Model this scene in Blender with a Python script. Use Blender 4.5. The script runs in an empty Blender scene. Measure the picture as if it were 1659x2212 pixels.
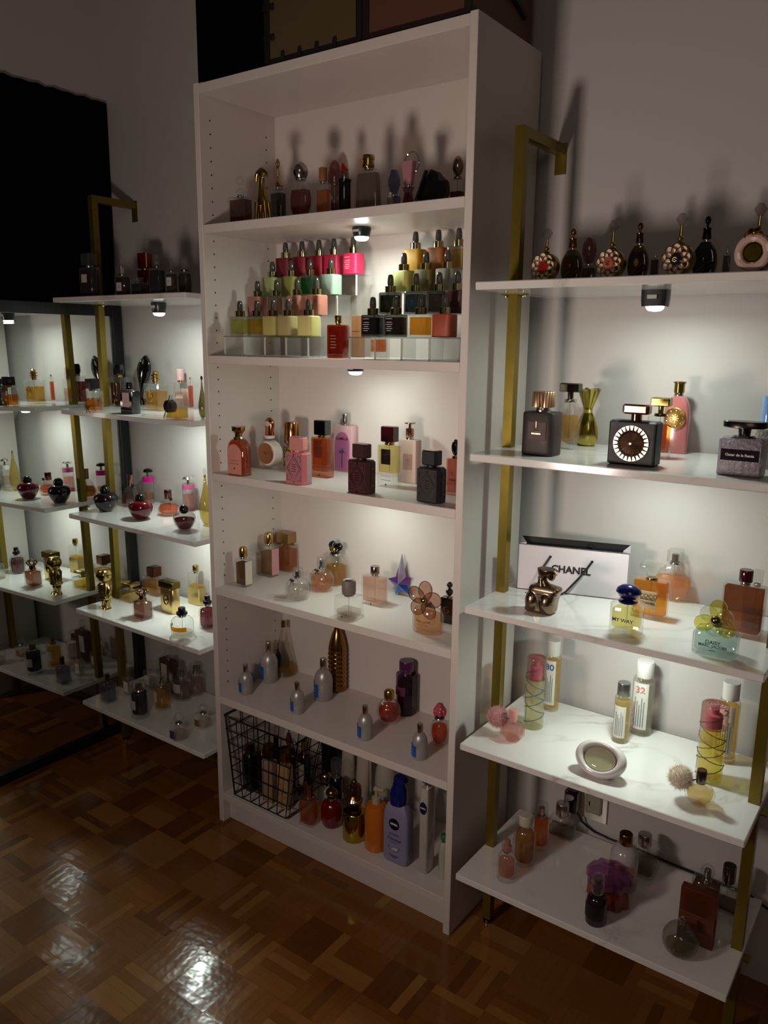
import bpy, math, random
from mathutils import Vector, Matrix
random.seed(7)
S = bpy.context.scene
C = S.collection
# ------------------------------------------------------------------ camera
cam = bpy.data.objects.new('camera', bpy.data.cameras.new('camera'))
C.objects.link(cam)
cam.matrix_world = Matrix(((0.81098776, -0.13122799, 0.57015618, 1.633376), (0.58496502, 0.16402626, -0.79429926, -1.449184), (0.01071371, 0.9776884, 0.20978707, 1.40397), (0.0, 0.0, 0.0, 1.0)))
cam.data.sensor_fit = 'VERTICAL'
cam.data.sensor_height = 24.0
cam.data.lens = 1715.38 / 2212.0 * 24.0
cam.data.clip_start = 0.02
S.camera = cam
# ------------------------------------------------------------------ world, lamps, exposure
wd = bpy.data.worlds.new('world'); S.world = wd; wd.use_nodes = True
wd.node_tree.nodes['Background'].inputs[0].default_value = (1.0, 0.80, 0.72, 1)
wd.node_tree.nodes['Background'].inputs[1].default_value = 0.03
def area(name, loc, target, size, power, color, shape='SQUARE'):
    l = bpy.data.lights.new(name, 'AREA'); l.shape = shape; l.size = size
    l.energy = power; l.color = color
    o = bpy.data.objects.new(name, l); C.objects.link(o); o.location = loc
    d = Vector(target) - Vector(loc)
    o.rotation_euler = d.to_track_quat('-Z', 'Y').to_euler()
    return o
area('room_lamp', (0.65, -1.15, 1.07), (0.95, 0.1, 1.55), 0.16, 8.4, (1.0, 0.83, 0.72))
area('fill_light', (1.9, -2.6, 2.2), (0.8, 0.0, 0.4), 0.9, 4.2, (1.0, 0.80, 0.64))  # added dim fill from above, stands for no known lamp
PUCK_POWER = 0.90
PUCK_COLOR = (0.86, 1.0, 0.90)
S.view_settings.view_transform = 'Standard'
S.view_settings.look = 'None'
S.view_settings.exposure = 0.0
S.view_settings.gamma = 1.0
S.view_settings.use_curve_mapping = False
S.cycles.transparent_max_bounces = 32
S.cycles.max_bounces = 10
S.cycles.caustics_reflective = True
S.cycles.blur_glossy = 1.0
S.cycles.caustics_refractive = False
S.cycles.sample_clamp_indirect = 4.0
# ------------------------------------------------------------------ materials
def lin(h):
    h = h.lstrip('#'); v = [int(h[i:i+2], 16) / 255 for i in (0, 2, 4)]
    return tuple(((c + .055) / 1.055) ** 2.4 if c > .04045 else c / 12.92 for c in v) + (1.0,)
CACHE = {}
def newmat(name):
    m = bpy.data.materials.new(name); m.use_nodes = True
    nt = m.node_tree; nt.nodes.clear()
    o = nt.nodes.new('ShaderNodeOutputMaterial')
    return m, nt, o
def noise(nt, scale, detail=3, coord='Object'):
    tc = nt.nodes.new('ShaderNodeTexCoord'); n = nt.nodes.new('ShaderNodeTexNoise')
    n.inputs['Scale'].default_value = scale; n.inputs['Detail'].default_value = detail
    nt.links.new(tc.outputs[coord], n.inputs['Vector']); return n
def principled(name, col, rough=.5, metal=0, coat=0, nscale=60, namp=.06, bump=0, sheen=0, sub=0):
    m, nt, o = newmat(name)
    p = nt.nodes.new('ShaderNodeBsdfPrincipled')
    p.inputs['Base Color'].default_value = col; p.inputs['Metallic'].default_value = metal
    p.inputs['Coat Weight'].default_value = coat
    if sheen: p.inputs['Sheen Weight'].default_value = sheen
    n = noise(nt, nscale)
    mr = nt.nodes.new('ShaderNodeMapRange')
    mr.inputs['To Min'].default_value = max(0, rough - namp); mr.inputs['To Max'].default_value = rough + namp
    nt.links.new(n.outputs['Fac'], mr.inputs['Value']); nt.links.new(mr.outputs[0], p.inputs['Roughness'])
    if bump:
        b = nt.nodes.new('ShaderNodeBump'); b.inputs['Strength'].default_value = bump; b.inputs['Distance'].default_value = .004
        nt.links.new(n.outputs['Fac'], b.inputs['Height']); nt.links.new(b.outputs[0], p.inputs['Normal'])
    nt.links.new(p.outputs[0], o.inputs[0]); return m
def glassmat(name, tint, rough=.02):
    m, nt, o = newmat(name)
    tr = nt.nodes.new('ShaderNodeBsdfTransparent'); gl = nt.nodes.new('ShaderNodeBsdfGlossy')
    gl.inputs['Roughness'].default_value = rough; gl.inputs['Color'].default_value = (1, 1, 1, 1)
    tint = tuple(c ** .6 for c in tint[:3]) + (1,)
    lw = nt.nodes.new('ShaderNodeLayerWeight'); lw.inputs['Blend'].default_value = .5
    edge = tuple(c * .62 for c in tint[:3]) + (1,)
    mx = nt.nodes.new('ShaderNodeMix'); mx.data_type = 'RGBA'
    mx.inputs[6].default_value = tint; mx.inputs[7].default_value = edge
    pw = nt.nodes.new('ShaderNodeMath'); pw.operation = 'POWER'; pw.inputs[1].default_value = 3.5
    nt.links.new(lw.outputs['Facing'], pw.inputs[0]); nt.links.new(pw.outputs[0], mx.inputs[0])
    nt.links.new(mx.outputs[2], tr.inputs[0])
    n = noise(nt, 30); bp = nt.nodes.new('ShaderNodeBump'); bp.inputs['Strength'].default_value = .12; bp.inputs['Distance'].default_value = .001
    nt.links.new(n.outputs['Fac'], bp.inputs['Height']); nt.links.new(bp.outputs[0], gl.inputs['Normal'])
    p5 = nt.nodes.new('ShaderNodeMath'); p5.operation = 'POWER'; p5.inputs[1].default_value = 4.5
    nt.links.new(lw.outputs['Facing'], p5.inputs[0])
    mul = nt.nodes.new('ShaderNodeMath'); mul.operation = 'MULTIPLY_ADD'; mul.inputs[1].default_value = .62; mul.inputs[2].default_value = .055; mul.use_clamp = True
    nt.links.new(p5.outputs[0], mul.inputs[0])
    df = nt.nodes.new('ShaderNodeBsdfDiffuse'); df.inputs[0].default_value = tint
    haze = nt.nodes.new('ShaderNodeMixShader'); haze.inputs[0].default_value = .022
    nt.links.new(tr.outputs[0], haze.inputs[1]); nt.links.new(df.outputs[0], haze.inputs[2])
    ms = nt.nodes.new('ShaderNodeMixShader')
    nt.links.new(mul.outputs[0], ms.inputs[0]); nt.links.new(haze.outputs[0], ms.inputs[1]); nt.links.new(gl.outputs[0], ms.inputs[2])
    nt.links.new(ms.outputs[0], o.inputs[0]); return m
def liquidmat(name, col, dens=.27):
    m, nt, o = newmat(name)
    lum = max(col[:3])
    tr = nt.nodes.new('ShaderNodeBsdfTransparent')
    tr.inputs[0].default_value = tuple(min(1, (c / max(lum, .02)) ** .5 * (.15 + .85 * min(1, lum * 3) ** .5)) for c in col[:3]) + (1,)
    df = nt.nodes.new('ShaderNodeBsdfDiffuse'); tl = nt.nodes.new('ShaderNodeBsdfTranslucent')
    n = noise(nt, 25); mx = nt.nodes.new('ShaderNodeMix'); mx.data_type = 'RGBA'
    mx.inputs[6].default_value = col; mx.inputs[7].default_value = tuple(c * .88 for c in col[:3]) + (1,)
    nt.links.new(n.outputs['Fac'], mx.inputs[0])
    nt.links.new(mx.outputs[2], df.inputs[0]); nt.links.new(mx.outputs[2], tl.inputs[0])
    dt = nt.nodes.new('ShaderNodeMixShader'); dt.inputs[0].default_value = .5
    nt.links.new(df.outputs[0], dt.inputs[1]); nt.links.new(tl.outputs[0], dt.inputs[2])
    ms = nt.nodes.new('ShaderNodeMixShader'); ms.inputs[0].default_value = dens
    nt.links.new(tr.outputs[0], ms.inputs[1]); nt.links.new(dt.outputs[0], ms.inputs[2]); nt.links.new(ms.outputs[0], o.inputs[0]); return m
def M_(key):
    if key in CACHE: return CACHE[key]
    alias = {'gold': 'm:#c0a058:.17', 'silver': 'm:#c8c8c6:.18', 'g': 'g:#f8faf8', 'gc': 'g:#f2f4f0'}
    k = alias.get(key, key); a = k.split(':')
    if a[0] == 'g': r = glassmat('glass ' + a[1], lin(a[1]))
    elif a[0] == 'l':
        gn = float(a[2]) if len(a) > 2 else 1.0
        c_ = lin(a[1]); k_ = min(gn, .8 / max(c_[:3])); k_ = max(k_, 1.0)
        r = liquidmat('liquid ' + a[1], tuple(v * k_ for v in c_[:3]) + (1,))
    elif a[0] == 'p': r = principled('gloss ' + a[1], lin(a[1]), .12, coat=.5)
    elif a[0] == 'f': r = principled('matte ' + a[1], lin(a[1]), .55)
    elif a[0] == 'r': r = principled('rugged ' + a[1], lin(a[1]), .35, bump=1.0, nscale=140)
    elif a[0] == 's': r = principled('satin ' + a[1], lin(a[1]), float(a[2]) if len(a) > 2 else .35, metal=.45)
    elif a[0] == 'm': r = principled('metal ' + a[1], lin(a[1]), float(a[2]) if len(a) > 2 else .15, metal=1.0, namp=.03)
    CACHE[key] = r; return r
# ------------------------------------------------------------------ geometry helpers
def ring(a, b, z, sect='round', cx=0., cy=0., seg=None):
    pts = []
    if sect == 'rect' or sect == 'oct':
        k = .14 if sect == 'rect' else .42
        ch = k * min(a, b)
        for sx, sy, sw in ((1, 1, 0), (-1, 1, 1), (-1, -1, 0), (1, -1, 1)):
            q = [(sx * a, sy * (b - ch)), (sx * (a - ch), sy * b)]
            if sw: q.reverse()
            pts += q
    elif sect == 'hex':
        for i in range(8): t = math.pi / 8 + i * math.pi / 4; pts.append((a * math.cos(t), b * math.sin(t)))
    elif sect in ('super', 'arch'):
        n = 5.0; s = seg or 28
        for i in range(s):
            t = 2 * math.pi * i / s; c_, s_ = math.cos(t), math.sin(t)
            pts.append((a * math.copysign(abs(c_) ** (2 / n), c_), b * math.copysign(abs(s_) ** (2 / n), s_)))
    elif sect == 'flute':
        for i in range(48):
            t = 2 * math.pi * i / 48; r = 1 if i % 2 else .93; pts.append((a * r * math.cos(t), b * r * math.sin(t)))
    elif sect == 'lobe':
        for i in range(48):
            t = 2 * math.pi * i / 48; r = .94 + .06 * abs(math.cos(4 * t)); pts.append((a * r * math.cos(t), b * r * math.sin(t)))
    else:
        s = seg or 24
        for i in range(s): t = 2 * math.pi * i / s; pts.append((a * math.cos(t), b * math.sin(t)))
    return [(x + cx, y + cy, z) for x, y in pts]
class MB:
    def __init__(self): self.v = []; self.f = []
    def loft(self, rings, close=True):
        n = len(rings[0]); o = len(self.v)
        for r in rings: self.v += r
        for i in range(len(rings) - 1):
            for j in range(n):
                k = (j + 1) % n
                self.f.append((o + i * n + j, o + i * n + k, o + (i + 1) * n + k, o + (i + 1) * n + j))
        if close:
            self.f.append(tuple(o + j for j in reversed(range(n))))
            self.f.append(tuple(o + (len(rings) - 1) * n + j for j in range(n)))
        return self
    def box(self, x0, x1, y0, y1, z0, z1):
        o = len(self.v)
        self.v += [(x, y, z) for z in (z0, z1) for x, y in ((x0, y0), (x1, y0), (x1, y1), (x0, y1))]
        for f in ((3, 2, 1, 0), (4, 5, 6, 7), (0, 1, 5, 4), (1, 2, 6, 5), (2, 3, 7, 6), (3, 0, 4, 7)): self.f.append(tuple(o + i for i in f))
        return self
    def bbox(self, x0, x1, y0, y1, z0, z1, c=.001):
        """box with chamfered vertical edges and top/bottom rims"""
        cx, cy, a, b = (x0 + x1) / 2, (y0 + y1) / 2, (x1 - x0) / 2, (y1 - y0) / 2
        def r(k, z):
            A, B = a - k, b - k; ch = c
            p = [(A, B - ch), (A - ch, B), (-A + ch, B), (-A, B - ch), (-A, -B + ch), (-A + ch, -B), (A - ch, -B), (A, -B + ch)]
            return [(x + cx, y + cy, z) for x, y in p]
        return self.loft([r(c, z0), r(0, z0 + c), r(0, z1 - c), r(c, z1)])
    def lathe(self, prof, cx=0, cy=0, seg=24, sy=1.0, sect='round'):
        return self.loft([ring(max(r, 1e-5), max(r * sy, 1e-5), z, sect, cx, cy, seg) for r, z in prof])
    def ball(self, cx, cy, cz, rx, ry=None, rz=None, n=16, m=9):
        ry = ry or rx; rz = rz or rx
        rs = []
        for i in range(m + 1):
            t = -math.pi / 2 + math.pi * i / m; k = max(math.cos(t), .02)
            rs.append(ring(rx * k, ry * k, cz + rz * math.sin(t), 'round', cx, cy, n))
        return self.loft(rs)
    def tube(self, path, r, n=8, closed=False):
        P_ = [Vector(p) for p in path]; L = len(P_); rs = []
        up = None
        for i, p in enumerate(P_):
            if closed: t = P_[(i + 1) % L] - P_[i - 1]
            else: t = P_[min(i + 1, L - 1)] - P_[max(i - 1, 0)]
            t.normalize()
            if up is None: up = Vector((0, 0, 1)) if abs(t.z) < .9 else Vector((1, 0, 0))
            s = t.cross(up)
            if s.length < 1e-4: s = t.cross(Vector((1, 0, 0)))
            s.normalize(); u = s.cross(t); up = u
            rr = r[i] if isinstance(r, (list, tuple)) else r
            rs.append([tuple(p + s * rr * math.cos(2 * math.pi * j / n) + u * rr * math.sin(2 * math.pi * j / n)) for j in range(n)])
        if closed: rs.append(rs[0])
        return self.loft(rs, close=not closed)
    def prism(self, pts, y0, y1):
        """outline in x,z extruded along y"""
        o = len(self.v); n = len(pts)
        self.v += [(x, y0, z) for x, z in pts] + [(x, y1, z) for x, z in pts]
        self.f.append(tuple(o + i for i in range(n))); self.f.append(tuple(o + n + i for i in reversed(range(n))))
        for i in range(n): k = (i + 1) % n; self.f.append((o + k, o + i, o + n + i, o + n + k))
        return self
    def xf(self, M):
        self.v = [tuple(M @ Vector(p)) for p in self.v]; return self
    def build(self, name, mat, parent=None, smooth=True, ang=35, label=None, mesh_only=False):
        me = bpy.data.meshes.new(name); me.from_pydata(self.v, [], self.f); me.update()
        if isinstance(mat, str): mat = M_(mat)
        me.materials.append(mat)
        if smooth:
            me.polygons.foreach_set('use_smooth', [True] * len(me.polygons)); me.set_sharp_from_angle(angle=math.radians(ang))
        if mesh_only: return me
        o = bpy.data.objects.new(name, me); C.objects.link(o)
        if parent: o.parent = parent
        if label: o['label'] = label
        return o
def thing(name, label, cat, loc=(0, 0, 0), yaw=0, group=None):
    o = bpy.data.objects.new(name, None); C.objects.link(o); o.empty_display_size = .02
    o.location = loc; o.rotation_euler = (0, 0, math.radians(yaw)); o['label'] = label; o['category'] = cat
    if group: o['group'] = group
    return o
def tag(o, label, cat, group=None):
    o['label'] = label; o['category'] = cat
    if group: o['group'] = group
    return o
def struct(o):
    o['kind'] = 'structure'; return o
def text(t, s, size, loc, mat, name='lettering', rot=(math.pi / 2, 0, 0), bold=0, shear=0, align='CENTER', bend=None, sx=1.0):
    cu = bpy.data.curves.new(name, 'FONT'); cu.body = s; cu.size = size; cu.align_x = align; cu.align_y = 'CENTER'
    cu.extrude = .00012; cu.offset = bold; cu.shear = shear; cu.resolution_u = 3
    o = bpy.data.objects.new(name, cu)
    C.objects.link(o); dg = bpy.context.evaluated_depsgraph_get(); me = bpy.data.meshes.new_from_object(o.evaluated_get(dg))
    bpy.data.objects.remove(o); me.name = name
    M = Matrix.Translation(loc) @ Matrix.Rotation(rot[2], 4, 'Z') @ Matrix.Rotation(rot[1], 4, 'Y') @ Matrix.Rotation(rot[0], 4, 'X') @ Matrix.Diagonal((sx, 1, 1, 1))
    me.transform(M)
    if bend:
        for v in me.vertices:
            a = v.co.x / bend; r = bend + (-v.co.y - bend); v.co.x, v.co.y = r * math.sin(a), -r * math.cos(a)
    me.materials.clear(); me.materials.append(M_(mat))
    ob = bpy.data.objects.new(name, me); C.objects.link(ob); ob.parent = t
    return ob
# ------------------------------------------------------------------ room shell
def wallmat(name, col, nscale=400, bump=.08, rough=.6):
    return principled(name, lin(col), rough, nscale=nscale, bump=bump)
CACHE['wall'] = wallmat('painted wall', '#b4aeac')
CACHE['laminate'] = wallmat('white laminate', '#cbc2bd', 900, .02, .38)
def box_struct(name, x0, x1, y0, y1, z0, z1, mat):
    return struct(MB().box(x0, x1, y0, y1, z0, z1).build(name, mat, smooth=False))
WY = .297
box_struct('wall_back', -.86, 3.2, WY, WY + .1, 0, 3.0, 'wall')
box_struct('wall_left', -.86, -.76, -3.2, WY, 0, 3.0, 'wall')
# marble and wood
def marble():
    m, nt, o = newmat('white marble print')
    p = nt.nodes.new('ShaderNodeBsdfPrincipled'); p.inputs['Roughness'].default_value = .14; p.inputs['Coat Weight'].default_value = .3
    tc = nt.nodes.new('ShaderNodeTexCoord')
    n1 = nt.nodes.new('ShaderNodeTexNoise'); n1.inputs['Scale'].default_value = 3.2; n1.inputs['Detail'].default_value = 6; n1.inputs['Distortion'].default_value = 1.6
    nt.links.new(tc.outputs['Object'], n1.inputs['Vector'])
    w = nt.nodes.new('ShaderNodeMath'); w.operation = 'SUBTRACT'; w.inputs[1].default_value = .5
    a = nt.nodes.new('ShaderNodeMath'); a.operation = 'ABSOLUTE'
    nt.links.new(n1.outputs['Fac'], w.inputs[0]); nt.links.new(w.outputs[0], a.inputs[0])
    n2 = nt.nodes.new('ShaderNodeTexNoise'); n2.inputs['Scale'].default_value = 4.0
    nt.links.new(tc.outputs['Object'], n2.inputs['Vector'])
    r = nt.nodes.new('ShaderNodeValToRGB'); r.color_ramp.elements[0].position = 0.0; r.color_ramp.elements[0].color = lin('#aaa5a1')
    r.color_ramp.elements[1].position = .04; r.color_ramp.elements[1].color = lin('#d6d3d0')
    e = r.color_ramp.elements.new(.006); e.color = lin('#bfbab6')
    nt.links.new(a.outputs[0], r.inputs[0])
    mx = nt.nodes.new('ShaderNodeMix'); mx.data_type = 'RGBA'; mx.inputs[6].default_value = lin('#d6d3d0')
    rr = nt.nodes.new('ShaderNodeMapRange'); rr.inputs['From Min'].default_value = .48; rr.inputs['From Max'].default_value = .66
    nt.links.new(n2.outputs['Fac'], rr.inputs['Value']); nt.links.new(rr.outputs[0], mx.inputs[0]); nt.links.new(r.outputs[0], mx.inputs[7])
    nt.links.new(mx.outputs[2], p.inputs['Base Color']); nt.links.new(p.outputs[0], o.inputs[0]); return m
CACHE['marble'] = marble()
def wood(name, c1, c2):
    m, nt, o = newmat(name)
    p = nt.nodes.new('ShaderNodeBsdfPrincipled'); p.inputs['Roughness'].default_value = .15; p.inputs['Specular IOR Level'].default_value = .42
    tc = nt.nodes.new('ShaderNodeTexCoord'); mp = nt.nodes.new('ShaderNodeMapping'); mp.inputs['Scale'].default_value = (14, 160, 20)
    n = nt.nodes.new('ShaderNodeTexNoise'); n.inputs['Scale'].default_value = 1; n.inputs['Detail'].default_value = 5
    nt.links.new(tc.outputs['Object'], mp.inputs[0]); nt.links.new(mp.outputs[0], n.inputs['Vector'])
    mx = nt.nodes.new('ShaderNodeMix'); mx.data_type = 'RGBA'; mx.inputs[6].default_value = lin(c1); mx.inputs[7].default_value = lin(c2)
    nt.links.new(n.outputs['Fac'], mx.inputs[0]); nt.links.new(mx.outputs[2], p.inputs['Base Color'])
    n2 = nt.nodes.new('ShaderNodeTexNoise'); n2.inputs['Scale'].default_value = 22; nt.links.new(tc.outputs['Object'], n2.inputs['Vector'])
    b = nt.nodes.new('ShaderNodeBump'); b.inputs['Strength'].default_value = .4; b.inputs['Distance'].default_value = .003
    nt.links.new(n2.outputs['Fac'], b.inputs['Height']); nt.links.new(b.outputs[0], p.inputs['Normal'])
    nt.links.new(p.outputs[0], o.inputs[0]); return m
WOODS = [wood('oak strip %d' % i, a, b) for i, (a, b) in enumerate([('#6a3f16', '#7c4b1c'), ('#744820', '#855426'), ('#83552a', '#916234'), ('#5c3512', '#693e17'), ('#855a2a', '#926636'), ('#6f431a', '#804f22')])]
floor = struct(MB().box(-.86, 3.6, -3.4, WY + .1, -.05, -.006).build('floor', WOODS[3], smooth=False))
# parquet: 12 cm squares of five strips, direction alternating
PX, PY, PS = .855, -.022, .1205
strips = []
for i in range(-14, 17):
    for j in range(-22, 4):
        x0, y0 = PX + i * PS, PY + j * PS
        if x0 < -.78 or y0 + PS > WY + .1: continue
        horiz = (i + j) % 2 == 0
        base = random.choice([0, 1, 5, 2]) if horiz else random.choice([3, 0, 1, 3])  # tone by strip direction paints in the wood's sheen, on top of random variation
        for k in range(5):
            mi = base if random.random() < .74 else random.randrange(6)
            w = PS / 5
            cx, cy = (x0 + PS / 2, y0 + (k + .5) * w) if horiz else (x0 + (k + .5) * w, y0 + PS / 2)
            strips.append((cx, cy, 0 if horiz else math.pi / 2, mi))
def floor_dist(s):
    return (Vector((s[0], s[1], 0)) - Vector(cam.matrix_world.translation)).length
camI = cam.matrix_world.inverted()
def in_view(x, y, z=0):
    p = camI @ Vector((x, y, z))
    if p.z > -.05: return False
    u, v = p.x / -p.z * 1715.4, p.y / -p.z * 1715.4
    hidden = (x > -.01 and x < .81 and y > .0) or (x < -.7)
    return abs(u) < 850 and abs(v) < 1130 and not hidden
strips.sort(key=lambda s: (not in_view(s[0], s[1]), floor_dist(s)))
a_, b_ = PS / 2 - .00015, PS / 10 - .00015
def stripbox(m, cx, cy, rot, dz):
    hx, hy = (a_, b_) if rot == 0 else (b_, a_)
    def r(k, z): return [(cx - hx + k, cy - hy + k, z), (cx + hx - k, cy - hy + k, z), (cx + hx - k, cy + hy - k, z), (cx - hx + k, cy + hy - k, z)]
    m.loft([r(0, -.006), r(0, dz)])
smesh = [[None, None] for _ in WOODS]
for mi in range(len(WOODS)):
    mb = MB(); stripbox(mb, 0, 0, 0, 0); smesh[mi] = mb.build('parquet_strip', WOODS[mi], smooth=False, mesh_only=True)
for n, (cx, cy, rot, mi) in enumerate(strips[:300]):
    o = bpy.data.objects.new('parquet_strip', smesh[mi]); C.objects.link(o); o.parent = floor
    o.location = (cx, cy, -random.random() * .0001); o.rotation_euler = (0, 0, rot)
rest = MB(); rm = []
for (cx, cy, rot, mi) in strips[300:]:
    stripbox(rest, cx, cy, rot, -random.random() * .0001); rm += [mi] * 6
o = rest.build('parquet_field', WOODS[0], floor, smooth=False); o['kind'] = 'stuff'
for w_ in WOODS[1:]: o.data.materials.append(w_)
o.data.polygons.foreach_set('material_index', rm)
# ------------------------------------------------------------------ blackout cloth on the left wall
cl = MB()
N = 60; rows_ = []
y0c, y1c = -1.3, .288
o_ = 0
fr, bk = [], []
for i in range(N + 1):
    t = i / N; y = y0c + (y1c - y0c) * t
    x = -.744 + .003 * math.sin(i * 1.9); zt = 2.15 + (.004 if i % 2 else 0)
    fr.append((x, y, zt)); bk.append((x, y - (.022 if i == N else 0), .03))
v = fr + bk; n = N + 1
cl.v = v + [(x - .004, y, z) for x, y, z in v]
for i in range(N):
    cl.f += [(i, i + 1, n + i + 1, n + i), (2 * n + i + 1, 2 * n + i, 3 * n + i, 3 * n + i + 1), (i + 1, i, 2 * n + i, 2 * n + i + 1), (n + i, n + i + 1, 3 * n + i + 1, 3 * n + i)]
cl.f += [(0, n, 3 * n, 2 * n), (N, 2 * n + N, 3 * n + N, n + N)]
CACHE['blackcloth'] = principled('black cloth', (.0012, .0012, .0014, 1), .95, nscale=300, bump=.2)
CACHE['blackcloth'].node_tree.nodes['Principled BSDF'].inputs['Specular IOR Level'].default_value = .05
tag(cl.build('blackout_curtain', 'blackcloth', smooth=True), 'black blackout cloth covering the left wall above and behind the mirror', 'curtain')
# ------------------------------------------------------------------ leaning mirror
mt = thing('floor_mirror', 'black-framed floor mirror leaning on the left wall beside the gold shelf unit', 'mirror', (-.700, 0, 0))
mt.rotation_euler = (0, -math.radians(1.16), 0)
YR, YL, HT, FW, FT = .285, -.62, 1.515, .037, .030
CACHE['mirror'] = None
mm, nt, oo = newmat('silvered glass'); g_ = nt.nodes.new('ShaderNodeBsdfGlossy'); g_.inputs['Color'].default_value = (.80, .83, .80, 1); g_.inputs['Roughness'].default_value = .0
nt.links.new(g_.outputs[0], oo.inputs[0]); CACHE['mirror'] = mm
MB().box(-.006, 0, YL + FW - .004, YR - FW + .004, FW - .004, HT - FW + .004).build('mirror_glass', 'mirror', mt, smooth=False)
CACHE['frame'] = principled('black metal frame', lin('#060708'), .45, nscale=80)
for (n_, y0, y1, z0, z1) in (('frame_stile', YR - FW, YR, 0, HT), ('frame_stile', YL, YL + FW, 0, HT), ('frame_rail', YL + FW, YR - FW, HT - FW, HT), ('frame_rail', YL + FW, YR - FW, 0, FW)):
    m = MB(); m.bbox(-.02, .010, y0, y1, z0, z1, .002); m.build(n_, 'frame', mt)
# ------------------------------------------------------------------ bookcase
bc = thing('bookcase', 'tall white bookcase of six compartments between the two gold and marble shelf units', 'bookcase', (0, 0, 0))
T_ = .018
MB().bbox(0, T_, 0, .28, 0, 2.02).build('side_panel', 'laminate', bc)
MB().bbox(.8 - T_, .8, 0, .28, 0, 2.02).build('side_panel', 'laminate', bc)
MB().bbox(T_, .8 - T_, .0015, .28, 1.996, 2.0175).build('top_panel', 'laminate', bc)
MB().box(T_, .8 - T_, .270, .2745, .06, 1.996).build('back_panel', 'laminate', bc, smooth=False)
for z in (1.689, 1.364, 1.052, .729, .402, .094):
    MB().bbox(T_ + .0005, .7995 - T_, .001, .270, z - .0215, z).build('shelf' if z > .1 else 'bottom_shelf', 'laminate', bc)
MB().bbox(T_, .8 - T_, .027, .043, 0, .0722).build('kickboard', 'laminate', bc)
hl = MB()
for yy in (.035, .235):
    for k in range(60):
        z = .18 + k * .032
        if min(abs(z - s) for s in (1.68, 1.355, 1.043, .72, .393)) < .016 or z > 1.97: continue
        for xx in (T_, .8 - T_):
            d_ = .0004 if xx < .4 else -.0004
            hl.lathe([(.0022, 0), (.0022, .0004)], 0, 0, 8)
            for q in range(len(hl.v) - 16, len(hl.v)):
                a, b, c = hl.v[q]; hl.v[q] = (xx + (c if xx < .4 else -c), yy + a, z + b)
CACHE['hole'] = principled('hole shadow', lin('#1c1613'), .9)
h_ = hl.build('peg_holes', 'hole', bc, smooth=False); h_['kind'] = 'stuff'
# ------------------------------------------------------------------ gold and marble shelf units
CACHE['brass'] = principled('satin brass', lin('#7c6c26'), .32, metal=.7, nscale=30)
def unit(label, x0, x1, y0, zs, yp, ztop):
    u = thing('wall_shelf_unit', label, 'shelf unit', (0, 0, 0))
    for z in zs:
        MB().bbox(x0, x1, y0, .283, z - .0155, z, .0015).build('marble_board', 'marble', u)
        for xs, sg in ((x0 + .013, 1), (x1 - .013, -1)):
            b = MB().box(xs - .026, xs + .026, yp - .011, yp + .011, z - .0185, z - .0156)
            br = b.build('bracket_plate', 'brass', u, smooth=False)
            for dx in (-.02, .02):
                MB().lathe([(.004, z - .0225), (.0045, z - .0205), (.0045, z - .0186)], xs + dx, yp, 10).build('screw', 'silver', br)
    for xs in (x0 + .013, x1 - .013):
        zz = [0.012] + sorted(zs) + [ztop]
        m = MB()
        for a, b in zip(zz[:-1], zz[1:]):
            top = b - .0186 if b != ztop else b
            m.box(xs - .0105, xs + .0105, yp - .0105, yp + .0105, a + .0002, top)
        m.build('pole', 'brass', u, smooth=False)
        MB().lathe([(.012, 0), (.012, .008), (.007, .0122)], xs, yp, 12).build('levelling_foot', 'p:#0a0a0a', u)
        m = MB(); m.box(xs - .0105, xs + .0105, yp + .0105, WY - .003, ztop - .021, ztop)
        a = m.build('wall_arm', 'brass', u, smooth=False)
        MB().box(xs - .013, xs + .013, WY - .003, WY - .0002, ztop - .06, ztop + .004).build('wall_plate', 'brass', a, smooth=False)
    return u
ul = unit('gold-framed shelf unit with five white marble boards, left of the bookcase next to the mirror', -.648, -.045, -.013, [1.525, 1.187, .852, .531, .203], .14, 1.838)
ur = unit('gold-framed shelf unit with five white marble boards, right of the bookcase', .837, 1.425, -.043, [1.52, 1.183, .856, .539, .213], .103, 1.829)
# ------------------------------------------------------------------ puck lights
def emis(name, col, st):
    m, nt, o = newmat(name); e = nt.nodes.new('ShaderNodeEmission'); e.inputs[0].default_value = col; e.inputs[1].default_value = st
    nt.links.new(e.outputs[0], o.inputs[0]); return m
CACHE['lens'] = emis('lit lens', (.88, 1, .90, 1), 70)
CACHE['puckbody'] = principled('graphite plastic', lin('#26282a'), .3)
def puck(x, y, z, label, square=False, power=1.0, H=.018):
    t = thing('puck_light', label, 'lamp', (x, y, z), 0, 'battery puck lights under the shelves')
    m = MB()
    if square: m.loft([ring(.0225, .020, -H, 'super'), ring(.024, .020, -H * .6, 'super'), ring(.0245, .020, 0, 'super')])
    else: m.lathe([(.0185, -H), (.0195, -H * .92), (.0228, -H * .3), (.0228, -H * .12), (.0215, 0)], seg=28)
    hb = m.build('housing', 'puckbody', t)
    zb = -H
    MB().lathe([(.006, zb - .0085), (.012, zb - .0072), (.0155, zb - .0042), (.0168, zb - .0002)], seg=24).build('lens', 'lens', t)
    MB().bbox(-.009, .009, -.0238, -.0205, -H * .55, -H * .3, .0005).build('switch_slot', 'p:#b8bcb8', t)
    l = bpy.data.lights.new('puck_lamp', 'AREA'); l.shape = 'DISK'; l.size = .034; l.energy = PUCK_POWER * power; l.color = PUCK_COLOR
    lo = bpy.data.objects.new('puck_lamp', l); C.objects.link(lo); lo.parent = t; lo.location = (0, 0, zb - .0092)
    return t
puck(-.318, .12, 1.5093, 'lit puck light under the top marble board of the left unit', H=.030, power=1.15)
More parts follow.
